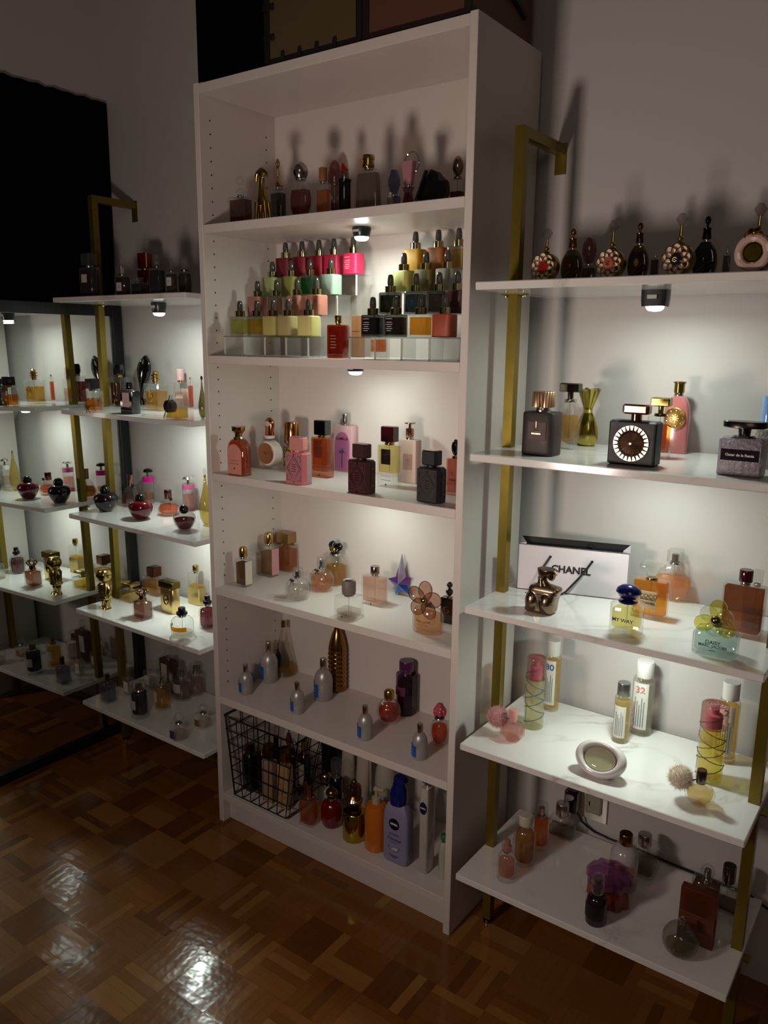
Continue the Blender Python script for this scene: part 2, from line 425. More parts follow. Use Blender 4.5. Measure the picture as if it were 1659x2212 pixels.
puck(-.318, .15, 1.1713, 'lit puck light under the second marble board of the left unit, seen in the mirror', H=.010)
puck(-.318, .15, .8363, 'lit puck light under the middle marble board of the left unit', H=.010)
puck(.433, .12, 1.6673, 'lit puck light above the dropper bottles in the bookcase', H=.022)
puck(.416, .12, 1.3423, 'lit puck light peeking below the dropper shelf of the bookcase', power=.47, H=.011)
puck(.42, .12, 1.0303, 'lit puck light under the third bookcase shelf, hidden by its front edge', power=.47, H=.012)
puck(1.141, .11, 1.5043, 'boxy lit puck light under the top marble board of the right unit', True, H=.030)
puck(1.141, .11, 1.1673, 'lit puck light under the second marble board of the right unit, hidden by its edge', H=.012)
puck(1.141, .11, .8403, 'lit puck light under the middle marble board of the right unit, hidden by its edge', H=.012)
# ------------------------------------------------------------------ trunks on top of the bookcase
def trunk(label, x0, x1, y1, h, col, edgecol, tabs):
    t = thing('storage_chest', label, 'storage chest', (x0, .004, 2.0202), 0, 'storage chests on top of the bookcase')
    w = x1 - x0; d = y1
    MB().bbox(0, w, 0, d, 0, h, .006).build('body', col, t)
    for (a, b, c_, e) in ((0, w, -.001, .008), (0, w, h - .01, h + .001)):
        MB().box(a - .001, b + .001, -.0015, 0, c_, e).build('edge_binding', edgecol, t, smooth=False)
    for xx in (0, w - .014): MB().box(xx - .001, xx + .015, -.002, 0, 0, h).build('corner_binding', edgecol, t, smooth=False)
    MB().box(w, w + .0015, 0, d, 0, .012).build('edge_binding', edgecol, t, smooth=False)
    if tabs:
        for k in range(5): MB().bbox(-.002, .030, -.005, -.0015, .045 + k * .062, .058 + k * .062, .002).build('leather_tab', edgecol, t)
        for k in range(4): MB().bbox(.05 + k * .05, .06 + k * .05, -.005, -.0015, .0, .018, .002).build('leather_tab', edgecol, t)
    return t
trunk('black fabric storage chest on the left end of the bookcase top', .019, .240, .26, .34, 'blackcloth', 'blackcloth', False)
trunk('dark tan storage chest with black leather tabs on top of the bookcase', .243, .520, .26, .34, 'f:#50412a', 'f:#0c0806', True)
tr = trunk('reddish brown storage chest with dark bindings on the right end of the bookcase top', .524, .782, .26, .34, 'f:#563324', 'f:#1c0a06', False)
s_ = MB().tube([(.2596, .02, .12), (.2625, .06, .09), (.2625, .16, .075), (.2596, .22, .055)], .008, 8).build('carry_handle', 'f:#080404', tr)
# ------------------------------------------------------------------ black stool corner, bottom left
st = thing('black_pouf', 'corner of a black upholstered pouf at the bottom left edge of the photo', 'pouf', (.276 - .2, -.787 - .2, 0))
MB().loft([ring(.196, .196, .012, 'super'), ring(.2, .2, .03, 'super'), ring(.198, .198, .33, 'super'), ring(.19, .19, .348, 'super')]).build('cushion', 'blackcloth', st)
MB().loft([ring(.18, .18, 0, 'super'), ring(.18, .18, .012, 'super')]).build('base_board', 'p:#050505', st)
# ------------------------------------------------------------------ acrylic steps
def glass_part(mb, name, t, key='g:#eef2f0'): return mb.build(name, key, t, smooth=False)
def steps(label, x0, spans, zb=1.364):
    t = thing('acrylic_steps', label, 'display stand', (0, 0, zb + .0003), 0, 'clear acrylic bottle steps')
    yb = [(.022, .0765), (.0775, .130), (.131, .183), (.184, .236)]
    zz = [.0499, .1014, .1529, .2054]
    for i, ((ya, yc), z, (xa, xb)) in enumerate(zip(yb, zz, spans)):
        glass_part(MB().box(xa, xb, ya, yc, z - .003, z - .0002), 'step_plate', t)
        lo = 0 if i == 0 else zz[i - 1] - .0001
        n = 5 if i == 0 else 2
        for k in range(n):
            xx = xa + .004 + (xb - xa - .011) * k / (n - 1)
            glass_part(MB().box(xx, xx + .003, ya, yc, 0 if (i == 0 or k == n - 1) else lo, z - .0031), 'upright', t, 'g:#f4f6f4')
            for e_ in (xx - .0004, xx + .0026): MB().box(e_, e_ + .0008, ya - .0022, ya - .0002, 0 if i == 0 else lo, z - .0031).build('edge_strip', 'p:#d8d8d4', t, smooth=False)  # whitish strips paint the bright glints along each upright's edges
        MB().box(xa, xb, ya - .0012, ya - .0002, z - .003, z - .0002).build('edge_strip', 'g:#d0d4d2', t, smooth=False)
    return t
steps('clear acrylic four-step riser under the pastel and red dropper bottles on the left', 0, [(.058, .355), (.066, .345), (.072, .355), (.075, .375)])
steps('clear acrylic four-step riser under the black, amber and mustard dropper bottles on the right', 0, [(.470, .772), (.498, .772), (.498, .772), (.498, .772)])
# ------------------------------------------------------------------ wire basket
CACHE['wire'] = principled('black wire', lin('#0a0807'), .35)
bk_ = thing('wire_basket', 'black wire basket packed with bottles at the left end of the bottom shelf', 'basket', (0, 0, .0945))
def brect(t):
    z = .002 + .246 * t; e = t
    return (.046 - .022 * e, .262 + .042 * e, .014 - .008 * e, .150 + .045 * e, z)
def rring(t, r):
    x0, x1, y0, y1, z = brect(t); c = .008; p = []
    for (cx, cy, a0) in ((x1 - c, y1 - c, 0), (x0 + c, y1 - c, 90), (x0 + c, y0 + c, 180), (x1 - c, y0 + c, 270)):
        for k in range(4): a = math.radians(a0 + 30 * k); p.append((cx + c * math.cos(a), cy + c * math.sin(a), z))
    return MB().tube(p, r, 6, closed=True)
for i in range(7): rring(i / 6, .0026 if i == 6 else .0016).build('horizontal_wire', 'wire', bk_)
def upw(fx, fy):
    p = []
    for t in (0, 1):
        x0, x1, y0, y1, z = brect(t); p.append((x0 + (x1 - x0) * fx, y0 + (y1 - y0) * fy, z))
    MB().tube(p, .0015, 6).build('upright_wire', 'wire', bk_)
for k in range(7):
    for fy in (0, 1): upw(.03 + .94 * k / 6, fy)
for k in range(4):
    for fx in (0, 1): upw(fx, .06 + .88 * k / 3)
for k in range(7):
    x0, x1, y0, y1, z = brect(0); xx = x0 + (x1 - x0) * (.03 + .94 * k / 6)
    MB().tube([(xx, y0, z), (xx, y1, z)], .0015, 6).build('floor_wire', 'wire', bk_)
# ------------------------------------------------------------------ wall outlet and cable
ou = thing('power_outlet', 'white wall socket with a black plug below the fourth right marble board', 'socket', (1.03, WY, .27))
MB().bbox(-.035, .035, -.006, -.0003, -.02, .055).build('cover_plate', 'p:#b8b0a4', ou)
MB().bbox(-.062, -.030, -.045, -.0062, .0, .06, .004).build('black_plug', 'p:#08080a', ou)
MB().bbox(-.018, .022, -.012, -.0062, .0, .05, .004).build('socket_face', 'f:#8e8878', ou)
for dx in (-.008, .008): MB().box(dx - .0015, dx + .0015, -.0126, -.0121, .02, .032).build('slot', 'p:#050505', ou, smooth=False)
cb = MB().tube([(.998, .268, .27), (1.003, .272, .262), (1.008, .278, .245), (1.02, .286, .262 - .03), (1.038, .289, .222), (1.076, .289, .2135 + .004), (1.147, .288, .2185), (1.247, .283, .2175), (1.34, .280, .2165), (1.395, .280, .2165), (1.45, .286, .19), (1.50, .288, .14), (1.56, .288, .06), (1.60, .287, .004), (1.75, .28, .0035)], .003, 8)
tag(cb.build('power_cable', 'p:#060606'), 'black power cable hanging from the socket and running behind the lowest right bottles', 'cable')
# ------------------------------------------------------------------ bottle parts
PROF = {None: [(.95, 0), (1, .03), (1, .965), (.93, 1)],
 'straight': [(.97, 0), (1, .03), (1, .96), (.95, 1)],
 'shoulder': [(.93, 0), (1, .05), (1, .70), (.95, .82), (.75, .94), (.42, 1)],
 'globe': [(.6, 0), (.82, .08), (.97, .3), (1, .5), (.93, .72), (.7, .9), (.36, 1)],
 'domeb': [(.95, 0), (1, .05), (1, .55), (.95, .75), (.78, .9), (.35, 1)],
 'barrel': [(.72, 0), (.9, .1), (1, .4), (.98, .7), (.78, .9), (.4, 1)],
 'oval': [(.55, 0), (.72, .06), (.95, .3), (1, .55), (.92, .82), (.65, .97), (.35, 1)],
 'trap': [(1, 0), (1.0, .05), (.9, .8), (.8, .97), (.7, 1)],
 'pebble': [(.8, 0), (1, .2), (1, .6), (.7, 1)],
 'waist': [(1, 0), (.95, .1), (.6, .6), (.5, .8), (.75, 1)],
 'tallb': [(.85, 0), (1, .02), (1, .9), (.85, 1)]}
ARCH = [(1, 0), (1, .03), (1, .62), (.95, .76), (.82, .88), (.6, .96), (.34, 1)]
def rings_of(prof, a, b, z0, z1, sect, inset=0.):
    out = []
    for s, t in prof:
        A = max(a * s - inset, a * s * .5); B = max(b * (s if sect != 'arch' else 1) - inset, b * .3)
        if sect == 'arch': B = max((b * (1 if t < .9 else .9)) - inset, b * .3)
        out.append(ring(A, B, z0 + (z1 - z0) * t, sect))
    return out
def clip_prof(prof, f):
    o = []
    for (s0, t0), (s1, t1) in zip(prof[:-1], prof[1:]):
        o.append((s0, t0))
        if t1 >= f:
            k = (f - t0) / max(t1 - t0, 1e-6); o.append((s0 + (s1 - s0) * k, f)); return o
    o.append(prof[-1]); return o
def disc_rings(r, b, z0, h, inset=0):
    """flat round bottle standing on its rim: sections stacked in z with circular outline"""
    out = []
    for i in range(13):
        t = -1 + 2 * i / 12; A = math.sqrt(max(1 - t * t, 0)) * r
        A = max(A, r * (.38 if i in (0, 12) else .4))
        out.append(ring(max(A - inset, .002), max(b - inset, .002) * (.75 + .25 * math.sqrt(1 - t * t)), z0 + h / 2 + t * (h / 2), 'super'))
    return out
def bowtie(t, z, w, d, mat):
    k = min(.011, w * .2); y = -d / 2 - .003
    b = MB().ball(0, y, z, .0028)
    for sx in (-1, 1):
        b.tube([(0, y, z), (sx * k * .6, y - .001, z + k * .45), (sx * k, y, z + k * .2), (sx * k * .8, y, z - k * .2), (0, y, z)], .0014, 6)
        b.tube([(0, y, z), (sx * k * .5, y, z - k), (sx * k * .8, y + .001, z - k * 1.6)], .0012, 6)
    b.build('bow', mat, t)
def make_cap(t, kind, z0, z1, cw, cd, mat, capin=None):
    h = z1 - z0; r = cw / 2; m = MB()
    if kind == 'cyl': m.lathe([(r * .97, z0), (r, z0 + h * .05), (r, z1 - h * .06), (r * .93, z1)], sy=cd / cw, seg=28)
    elif kind == 'round': m.lathe([(r * .92, z0), (r, z0 + h * .25), (r, z1 - h * .3), (r * .8, z1 - h * .06), (r * .5, z1)])
    elif kind == 'dome': m.lathe([(r * .8, z0), (r, z0 + h * .25), (r, z0 + h * .5), (r * .85, z0 + h * .75), (r * .45, z0 + h * .95), (.001, z1)])
    elif kind == 'dome2': m.lathe([(r, z0), (r, z0 + h * .7), (r * .75, z0 + h * .9), (.001, z1)])
    elif kind == 'box': m.bbox(-r, r, -cd / 2, cd / 2, z0, z1, min(.0015, h * .1))
    elif kind == 'hex': m.loft([ring(r * .8, cd * .4, z0, 'hex'), ring(r, cd / 2, z0 + h * .25, 'hex'), ring(r, cd / 2, z0 + h * .8, 'hex'), ring(r * .8, cd * .4, z1, 'hex')])
    elif kind == 'ball': m.ball(0, 0, z0 + h / 2, r, r, h / 2)
    elif kind == 'twinball':
        m.ball(0, 0, z0 + h * .27, r, r, h * .27); m.ball(0, 0, z0 + h * .77, r * .8, r * .8, h * .23)
    elif kind == 'gem': m.loft([ring(r * .5, r * .5, z0, 'hex'), ring(r, r, z0 + h * .4, 'hex'), ring(r, r, z0 + h * .6, 'hex'), ring(r * .55, r * .55, z1, 'hex')])
    elif kind == 'spike': m.lathe([(r, z0), (r * .7, z0 + h * .15), (r * .45, z0 + h * .5), (r * .6, z0 + h * .85), (r * .2, z1)])
    elif kind == 'ring':
        m.lathe([(r * .7, z0), (r * .8, z0 + h * .3), (r * .4, z0 + h * .4)])
        R_ = min(r * .75, h * .3); m.tube([(R_ * math.cos(a * math.pi / 8), 0, z0 + h - R_ + R_ * math.sin(a * math.pi / 8)) for a in range(16)], R_ * .32, 8, closed=True)
    elif kind == 'banded':
        m.lathe([(r * .97, z0), (r, z0 + h * .04), (r, z0 + h * .25), (r * .9, z0 + h * .28), (r * .9, z0 + h * .6), (r, z0 + h * .63), (r, z1 - h * .04), (r * .95, z1)])
    elif kind == 'knob':
        m.lathe([(r * .75, z0), (r * .75, z0 + h * .2), (r, z0 + h * .25), (r, z0 + h * .33), (r * .7, z0 + h * .38), (r * .7, z0 + h * .48), (r, z0 + h * .53), (r, z0 + h * .62), (r * .6, z0 + h * .68), (r * .75, z0 + h * .85), (r * .3, z1)])
    elif kind == 'stack': m.lathe([(r * .7, z0), (r, z0 + h * .15), (r * .95, z0 + h * .4), (r * .62, z0 + h * .5), (r * .66, z0 + h * .6), (r * .62, z1 - h * .04), (r * .58, z1)])
    elif kind == 'slab': m.bbox(-r, r, -cd * .45, cd * .45, z0 + h * .45, z1, .002); m.lathe([(r * .28, z0), (r * .3, z0 + h * .46)])
    elif kind == 'mush': m.lathe([(r * .26, z0), (r * .3, z0 + h * .5), (r * .5, z0 + h * .52)]); m.lathe([(r * .94, z0 + h * .53), (r, z0 + h * .58), (r, z1 - h * .05), (r * .96, z1)], sy=cd / cw, seg=32)
    elif kind == 'flare': m.lathe([(r * .5, z0), (r * .55, z0 + h * .3), (r * .8, z0 + h * .5), (r * .95, z0 + h * .6), (r * .95, z1 - h * .15), (r, z1 - h * .1), (r, z1)], sect='hex')
    elif kind == 'flare2': m.lathe([(r * .8, z0), (r * .8, z0 + h * .8), (r, z0 + h * .86), (r, z0 + h * .94), (r * .85, z1)])
    elif kind == 'goblet': m.lathe([(r * .6, z0), (r * .75, z0 + h * .1), (r * .75, z0 + h * .6), (r * .25, z0 + h * .65), (r * .25, z0 + h * .9), (r, z0 + h * .93), (r, z1)])
    elif kind == 'cone': m.loft([ring(r * .62, r * .5, z0, 'super'), ring(r, r * .7, z1, 'super')])
    elif kind == 'pebble': m.lathe([(r * .3, z0), (r * .7, z0 + h * .15), (r, z0 + h * .5), (r * .9, z0 + h * .75), (r * .5, z0 + h * .95), (.001, z1)], sy=.8)
    elif kind == 'crystal': m.loft([ring(r * .3, cd * .25, z0, 'oct'), ring(r * .5, cd * .35, z0 + h * .3, 'oct'), ring(r, cd * .5, z0 + h * .55, 'oct'), ring(r * .95, cd * .5, z0 + h * .8, 'oct'), ring(r * .6, cd * .35, z1, 'oct')])
    elif kind == 'ribbed':
        pts = lambda z, k: [(r * k * (1 if i % 2 else .95) * math.cos(2 * math.pi * i / 56), r * k * (1 if i % 2 else .95) * math.sin(2 * math.pi * i / 56), z) for i in range(56)]
        m.loft([pts(z0, 1), pts(z1 - h * .04, 1), pts(z1, .96)])
    elif kind == 'bigring':
        n = 28
        for (ra, za, rb, zb) in (): pass
        prof = [(r * .92, z0), (r, z0 + h * .2), (r, z1 - h * .15), (r * .86, z1), (r * .62, z1 - h * .06), (r * .55, z1 - h * .4), (.001, z1 - h * .45)]
        m.lathe(prof, seg=28)
    elif kind == 'minaret':
        m.lathe([(r, z0), (r * 1.05, z0 + h * .08), (r * .85, z0 + h * .4), (r, z0 + h * .48), (r * .3, z0 + h * .55), (r * .3, z0 + h * .66)]); m.ball(0, 0, z0 + h * .82, r * .72, r * .72, h * .18)
    elif kind == 'crown':
        m.lathe([(r * .6, z0), (r * .6, z0 + h * .35), (r * .5, z0 + h * .4)])
        for i in range(6):
            a = i * math.pi / 3; m.tube([(r * .55 * math.cos(a), r * .55 * math.sin(a), z0 + h * .35), (r * math.cos(a), r * math.sin(a), z0 + h * .6), (r * .7 * math.cos(a), r * .7 * math.sin(a), z0 + h * .85), (0, 0, z0 + h * .95)], r * .16, 6)
            m.ball(r * .95 * math.cos(a), r * .95 * math.sin(a), z0 + h * .68, r * .2, n=8, m=5)
        m.ball(0, 0, z1 - h * .06, r * .22, n=8, m=5)
    elif kind == 'flower':
        for i in range(5):
            a = i * 2 * math.pi / 5 + .3; m.ball(r * .6 * math.cos(a), r * .35 * math.sin(a), z0 + h * .45 + r * .35 * math.sin(a * 2), r * .48, r * .3, r * .5, 10, 6)
        m.ball(-r * .35, 0, z1 - h * .15, r * .35, r * .22, h * .18, 10, 6)
        m.build('cap', mat, t)
        MB().ball(r * .1, -r * .55, z0 + h * .35, r * .34, r * .2, r * .34, 10, 6).ball(-r * .2, -r * .45, z0 + h * .62, r * .25, r * .15, r * .3, 8, 5).build('gold_stamen', 'm:#b8a850:.2', t); return
    elif kind == 'rose':
        for k, (rr, n_) in enumerate(((.62, 6), (.4, 5), (.15, 3))):
            for i in range(n_):
                a = i * 2 * math.pi / n_ + k * .5; m.ball(r * rr * math.cos(a), r * rr * math.sin(a), z0 + h * (.4 + .18 * k), r * .42, r * .42, h * .3, 10, 6)
    elif kind == 'bud':
        m.lathe([(r * .3, z0), (r * .8, z0 + h * .15), (r * .9, z0 + h * .3), (r * .55, z0 + h * .45)], sect='lobe')
        for i in range(5):
            a = i * 2 * math.pi / 5; m.ball(r * .5 * math.cos(a), r * .5 * math.sin(a), z0 + h * .55, r * .35, r * .35, h * .25, 10, 6)
        m.ball(0, 0, z0 + h * .75, r * .38, r * .38, h * .25, 10, 7)
    elif kind == 'figure':
        m.lathe([(r, z0), (r * .9, z0 + h * .12), (r * .3, z0 + h * .3)], sy=.7)
        m.lathe([(r * .14, z0 + h * .28), (r * .26, z0 + h * .45), (r * .16, z0 + h * .6), (r * .3, z0 + h * .72), (r * .1, z0 + h * .8)])
        m.ball(0, 0, z0 + h * .9, r * .24, r * .2, h * .1, 10, 7)
        for sx in (-1, 1): m.tube([(sx * r * .25, 0, z0 + h * .7), (sx * r * .45, 0, z0 + h * .82), (sx * r * .2, 0, z0 + h * .95)], r * .07, 6)
    elif kind == 'spray':
        m.lathe([(r, z0), (r, z1 - h * .05), (r * .95, z1)], seg=20); m.build('clear_cover', mat, t)
        MB().lathe([(r * .75, z0 - .001), (r * .75, z0 + h * .3), (r * .5, z0 + h * .38), (r * .5, z0 + h * .75), (r * .42, z0 + h * .8)]).build('spray_nozzle', capin or 'silver', t); return
    m.build('cap', mat, t, ang=40)
    if capin: MB().lathe([(r * .5, z0 + .0005), (r * .5, z0 + h * .6), (r * .42, z0 + h * .64)]).build('spray_head', capin, t)
def plate(t, w, h, z, x, y, mat, name='paper_label'):
    MB().bbox(x - w / 2, x + w / 2, y - .0006, y, z - h / 2, z + h / 2, .0003).build(name, mat, t, smooth=False)
def arcplate(t, r, sy, z0, z1, a0, a1, mat, name='paper_label'):
    m = MB(); n = 10; o = []
    for rr in (r + .0003, r + .0009):
        for z in (z0, z1):
            for i in range(n + 1):
                a = a0 + (a1 - a0) * i / n; o.append((rr * math.sin(a), -rr * sy * math.cos(a), z))
    m.v = o; k = n + 1
    for i in range(n): m.f += [(2 * k + i, 2 * k + i + 1, 3 * k + i + 1, 3 * k + i), (i + 1, i, k + i, k + i + 1), (3 * k + i, 3 * k + i + 1, k + i + 1, k + i), (i, i + 1, 2 * k + i + 1, 2 * k + i)]
    m.f += [(0, 2 * k, 3 * k, k), (n, k + n, 3 * k + n, 2 * k + n)]
    m.build(name, mat, t)
def perf(t, w, d, h, glass='g', liq=None, sect='rect', prof=None, fill=.9, thick=.07, hb=.7, cap='cyl', capw=.5, capm='gold', capin=None, neckm='silver', neckh=None,
         lab=None, bow=None, emblem=None, edge=None, lower=None, band=None, panel=None, script=False, lattice=False, sidelab=None, disc=False, drop=None, writing=None, wcol='#2a2420',
         medal=None, crown=False, collar=None, bandlab=None, florals=False, beads=False, gain=1.0, tree=False, sidemark=False, loop=False, lines=False, **k):
    a, b = w / 2, d / 2; H = h * hb
    pr = ARCH if sect == 'arch' else PROF[prof]
    rd = sect in ('round', 'flute', 'lobe', 'hex')
    clear = glass.startswith('g')
    if disc:
        body = MB().loft(disc_rings(a, b, 0, H))
    else: body = MB().loft(rings_of(pr, a, b, 0, H, sect))
    body.build('glass_body' if clear else 'body', glass, t, ang=40)
    if liq and clear:
        th = max(H * thick, .002); ins = min(a, b) * .13 + .0008
        if disc:
            rs = disc_rings(a, b, 0, H, ins); rs = [r for r in rs if th < r[0][2] < H * fill]
            MB().loft(rs).build('liquid', 'l:' + liq + ':' + str(gain), t)
        else:
            p2 = clip_prof(pr, fill)
            sc = p2[-1][1]
            rs = []
            for r in rings_of(p2, a, b, 0, H, sect, ins): rs.append([(x, y, th + (z * (1 - th / max(H * sc, 1e-4)))) for x, y, z in r])
            MB().loft(rs).build('liquid', 'l:' + liq + ':' + str(gain), t, ang=40)
        MB().tube([(0, 0, th + .002), (0, 0, H)], .0009, 5).build('dip_tube', 'g:#d8dcd8', t)
    nh = h * .045 if neckh is None else neckh
    cw = capw * (w if not (sect == 'rect' and False) else w); cd = min(cw, max(d * .95, cw * .55)) if cap in ('box', 'slab', 'mush', 'hex', 'crystal') else cw
    nr = min(cw * .36, d * .42)
    if nh > 0: MB().lathe([(nr, H - .0005), (nr * 1.05, H + nh * .4), (nr * .95, H + nh)], seg=18).build('collar', neckm, t)
    if collar: MB().lathe([(a * .5, H - .001), (a * .55, H + nh + h * .03), (a * .4, H + nh + h * .035)], seg=18).build('collar', collar, t)
    make_cap(t, cap, H + nh, h, cw, cd, capm, capin)
    yf = -b if not disc else -b
    if lab:
        c_, lw, lh, lx, lz = lab; z = H * lz
        c_ = c_ if ':' in c_ else 'f:' + c_
        if rd: arcplate(t, a, b / a, z - H * lh / 2, z + H * lh / 2, -lw * 1.2 + lx, lw * 1.2 + lx, c_)
        else: plate(t, w * lw, H * lh, z, w * lx / 2, yf, c_)
        if not writing and lh > .3 and not rd:
            for q in (.12, -.02, -.16): MB().box(w * lx / 2 - w * lw * .22, w * lx / 2 + w * lw * .22, yf - .0009, yf - .0006, z + H * lh * q, z + H * lh * q + .0008).build('print_line', 'f:#6a625c', t, smooth=False)
    if panel:
        pts = [(-a * .78, H * .04), (a * .78, H * .04), (a * .78, H * .6)] + [(a * .78 * math.cos(q * math.pi / 12), H * .6 + H * .27 * math.sin(q * math.pi / 12)) for q in range(1, 12)] + [(-a * .78, H * .6)]
        MB().prism(pts, yf - .0009, yf).build('front_panel', 'f:' + panel, t, smooth=False)
    if script:
        z = H * (.26 if not panel else .42); y = yf - .0012
        mat_ = 'm:#7a5c38:.3'
        for q in range(2):
            zz = z - q * H * .09; p = [(-w * .26 + w * .52 * i / 14, y, zz + .0012 * math.sin(i * 2.3 + q)) for i in range(15)]
            MB().tube(p, .00045, 4).build('script_line', mat_, t)
        MB().ball(0, y, z - H * .2 if not panel else z - H * .22, .0022, .0006, .003, 6, 4).build('printed_mark', mat_, t)
    if writing:
        for (s_, sz, fz) in writing:
            yy = yf - .0012
            text(t, s_, w * sz * 1.35, (0, yy, H * fz), 'f:' + wcol, bold=.00015)
    if bow: bowtie(t, H * (.22 if bow == 'gold' else .97), w if bow == 'gold' else w * .5, d if bow == 'gold' else d * .6, bow)
    if emblem:
        R_ = min(w * .2, H * .22)
        MB().tube([(R_ * .8 * math.cos(q * math.pi / 10), yf - .001, H * .55 + R_ * 1.2 * math.sin(q * math.pi / 10)) for q in range(20)], .0011, 6, closed=True).build('emblem', emblem, t)
        MB().tube([(-R_ * .4, yf - .001, H * .5), (-R_ * .1, yf - .001, H * .6), (R_ * .15, yf - .001, H * .5), (R_ * .4, yf - .001, H * .6)], .0010, 6).build('emblem', emblem, t)
    if edge:
        for sx in (-1, 1): MB().box(sx * a * .93 - .0006, sx * a * .93 + .0006, yf - .0006, yf, .006, H - .004).build('metal_edge', edge, t, smooth=False)
        MB().tube([(-a * .3 * math.cos(q * math.pi / 6) , yf - .0006, H * .6 + H * .25 * math.sin(q * math.pi / 6)) for q in range(12)], .0006, 5, closed=True).build('oval_outline', edge, t)
    if lower: MB().loft(rings_of([(1.015, 0), (1.015, .55)], a, b, .001, H, sect)).build('metal_sleeve', lower, t)
    if band:
        arcplate(t, a, 1, H * .42, H * .58, -1.3, -.35, 'p:#0a0808', 'black_band'); arcplate(t, a, 1, H * .36, H * .58, -.35, 1.2, 'l:' + band, 'amber_band')
    if lattice:
        m = MB()
        for i in range(8):
            for s2 in (-1, 1): m.tube([(a * 1.02 * math.cos(i * math.pi / 4 + s2 * q * .35), a * 1.02 * math.sin(i * math.pi / 4 + s2 * q * .35), .004 + (H - .008) * q / 6) for q in range(7)], .0011, 5)
        m.build('lattice', 'm:#b8924c:.2', t)
    if sidelab: MB().box(a, a + .0007, -b * .8, b * .8, H * .08, H * .92).build('paper_label', 'f:' + sidelab, t, smooth=False)
    if drop:
        MB().ball(0, yf - .002, H * .55, w * .13, .004, w * .2, 12, 8).build('jewel_drop', 'p:' + drop, t)
        m = MB(); m.tube([(-a * .6, yf - .001, H * .2), (0, yf - .002, H * .38), (a * .8, yf - .001, H * .55)], .001, 5); m.tube([(-a * .5, yf - .001, H * .12), (0, yf - .002, H * .26), (a * .7, yf - .001, H * .4)], .001, 5)
        m.build('embossed_swirl', 'm:#8a7430:.3', t)
    if medal:
        R_ = w * .42; z = H * .62
        MB().loft([[(R_ * s * math.cos(q * math.pi / 12), yf - y, z + R_ * s * math.sin(q * math.pi / 12)) for q in range(24)] for s, y in ((1, -.001), (1, .003), (.8, .005))][::-1]).build('medallion', 'm:#b89858:.3', t)
        m = MB()
        for q in range(18): m.ball(R_ * (.35 + .4 * (q % 2)) * math.cos(q * .7), yf - .0055, z + R_ * (.35 + .4 * (q % 2)) * math.sin(q * .7), .0022, .0012, .0022, 6, 4)
        m.build('medallion_beads', 'm:#d8bc80:.2', t)
    if crown:
        m = MB().tube([(0, yf - .0012, H * .66), (0, yf - .0012, H * .80)], .0009, 5)
        for q in range(3): m.tube([(-.006 + q * .001, yf - .0012, H * (.60 + q * .05)), (.006 - q * .001, yf - .0012, H * (.60 + q * .05))], .0008, 5)
        m.build('crest', 'm:#c8b090:.3', t)
        MB().box(-w * .14, w * .14, yf - .0009, yf - .0006, H * .5, H * .53).build('print_line', 'm:#c8b090:.3', t, smooth=False)
    if bandlab: plate(t, w * .86, H * .3, H * .56, 0, yf - .0003, 'p:' + bandlab, 'name_band')
    if florals:
        for q in range(7):
            an = -.9 + q * .3; z = H * (.3 + .25 * ((q * 37) % 5) / 4)
            pos = (a * 1.02 * math.sin(an), -b * 1.02 * math.cos(an) if rd else yf - .0012, z)
            MB().ball(*pos, .003, .0007, .003, 7, 4).build('printed_flower', 'f:#8a5040' if q % 2 else 'f:#6a6a3c', t)
    if beads:
        m = MB()
        for q in range(10): m.ball(a * .62 * math.cos(q * .628), a * .62 * math.sin(q * .628), H * .88, .0045, n=8, m=5)
        m.build('glass_beads', 'g:#e0e0dc', t)
    if tree:
        m = MB().tube([(0, yf - .0014, H * .1), (0, yf - .0014, H * .42)], .0012, 5)
        for q in range(7): an = math.pi * q / 6; m.tube([(0, yf - .0014, H * .42), (.007 * math.cos(an), yf - .0014, H * .42 + .008 * math.sin(an) + .002), (.010 * math.cos(an), yf - .0014, H * .42 + .006 * math.sin(an))], .0008, 4)
        m.build('palm_motif', 'f:#3a3c40', t)
    if sidemark:
        R_ = .0085
        MB().loft([[(-a - x, R_ * 1.2 * math.cos(q * math.pi / 10), H * .8 + R_ * 2 * math.sin(q * math.pi / 10)) for q in range(20)] for x in (-.001, .0012)]).build('round_mark', 'p:#0a1440', t)
        MB().loft([[(R_ * 1.2 * math.cos(q * math.pi / 10) , -b - y, H * .78 + R_ * 2 * math.sin(q * math.pi / 10)) for q in range(20)] for y in (-.001, .0008)]).build('round_mark', 'p:#0a1440', t)
        text(t, 'NIVEA', .0056, (0, -b - .0012, H * .78), 'f:#d8d8d8', bold=.0002)
    if loop: MB().tube([(w * .55 * math.cos(q * math.pi / 10) + w * .15, .004, h * .98 + w * .65 * math.sin(q * math.pi / 10)) for q in range(20)], .0022, 6, closed=True).build('clear_loop', 'g:#d8c0c4', t)
    if lines:
        for q in range(5): MB().box(-a * .5, a * (.1 + .1 * (q % 2)), yf - .0006, yf, H * (.3 + .09 * q), H * (.3 + .09 * q) + .0014).build('print_line', 'f:#b08a70', t, smooth=False)
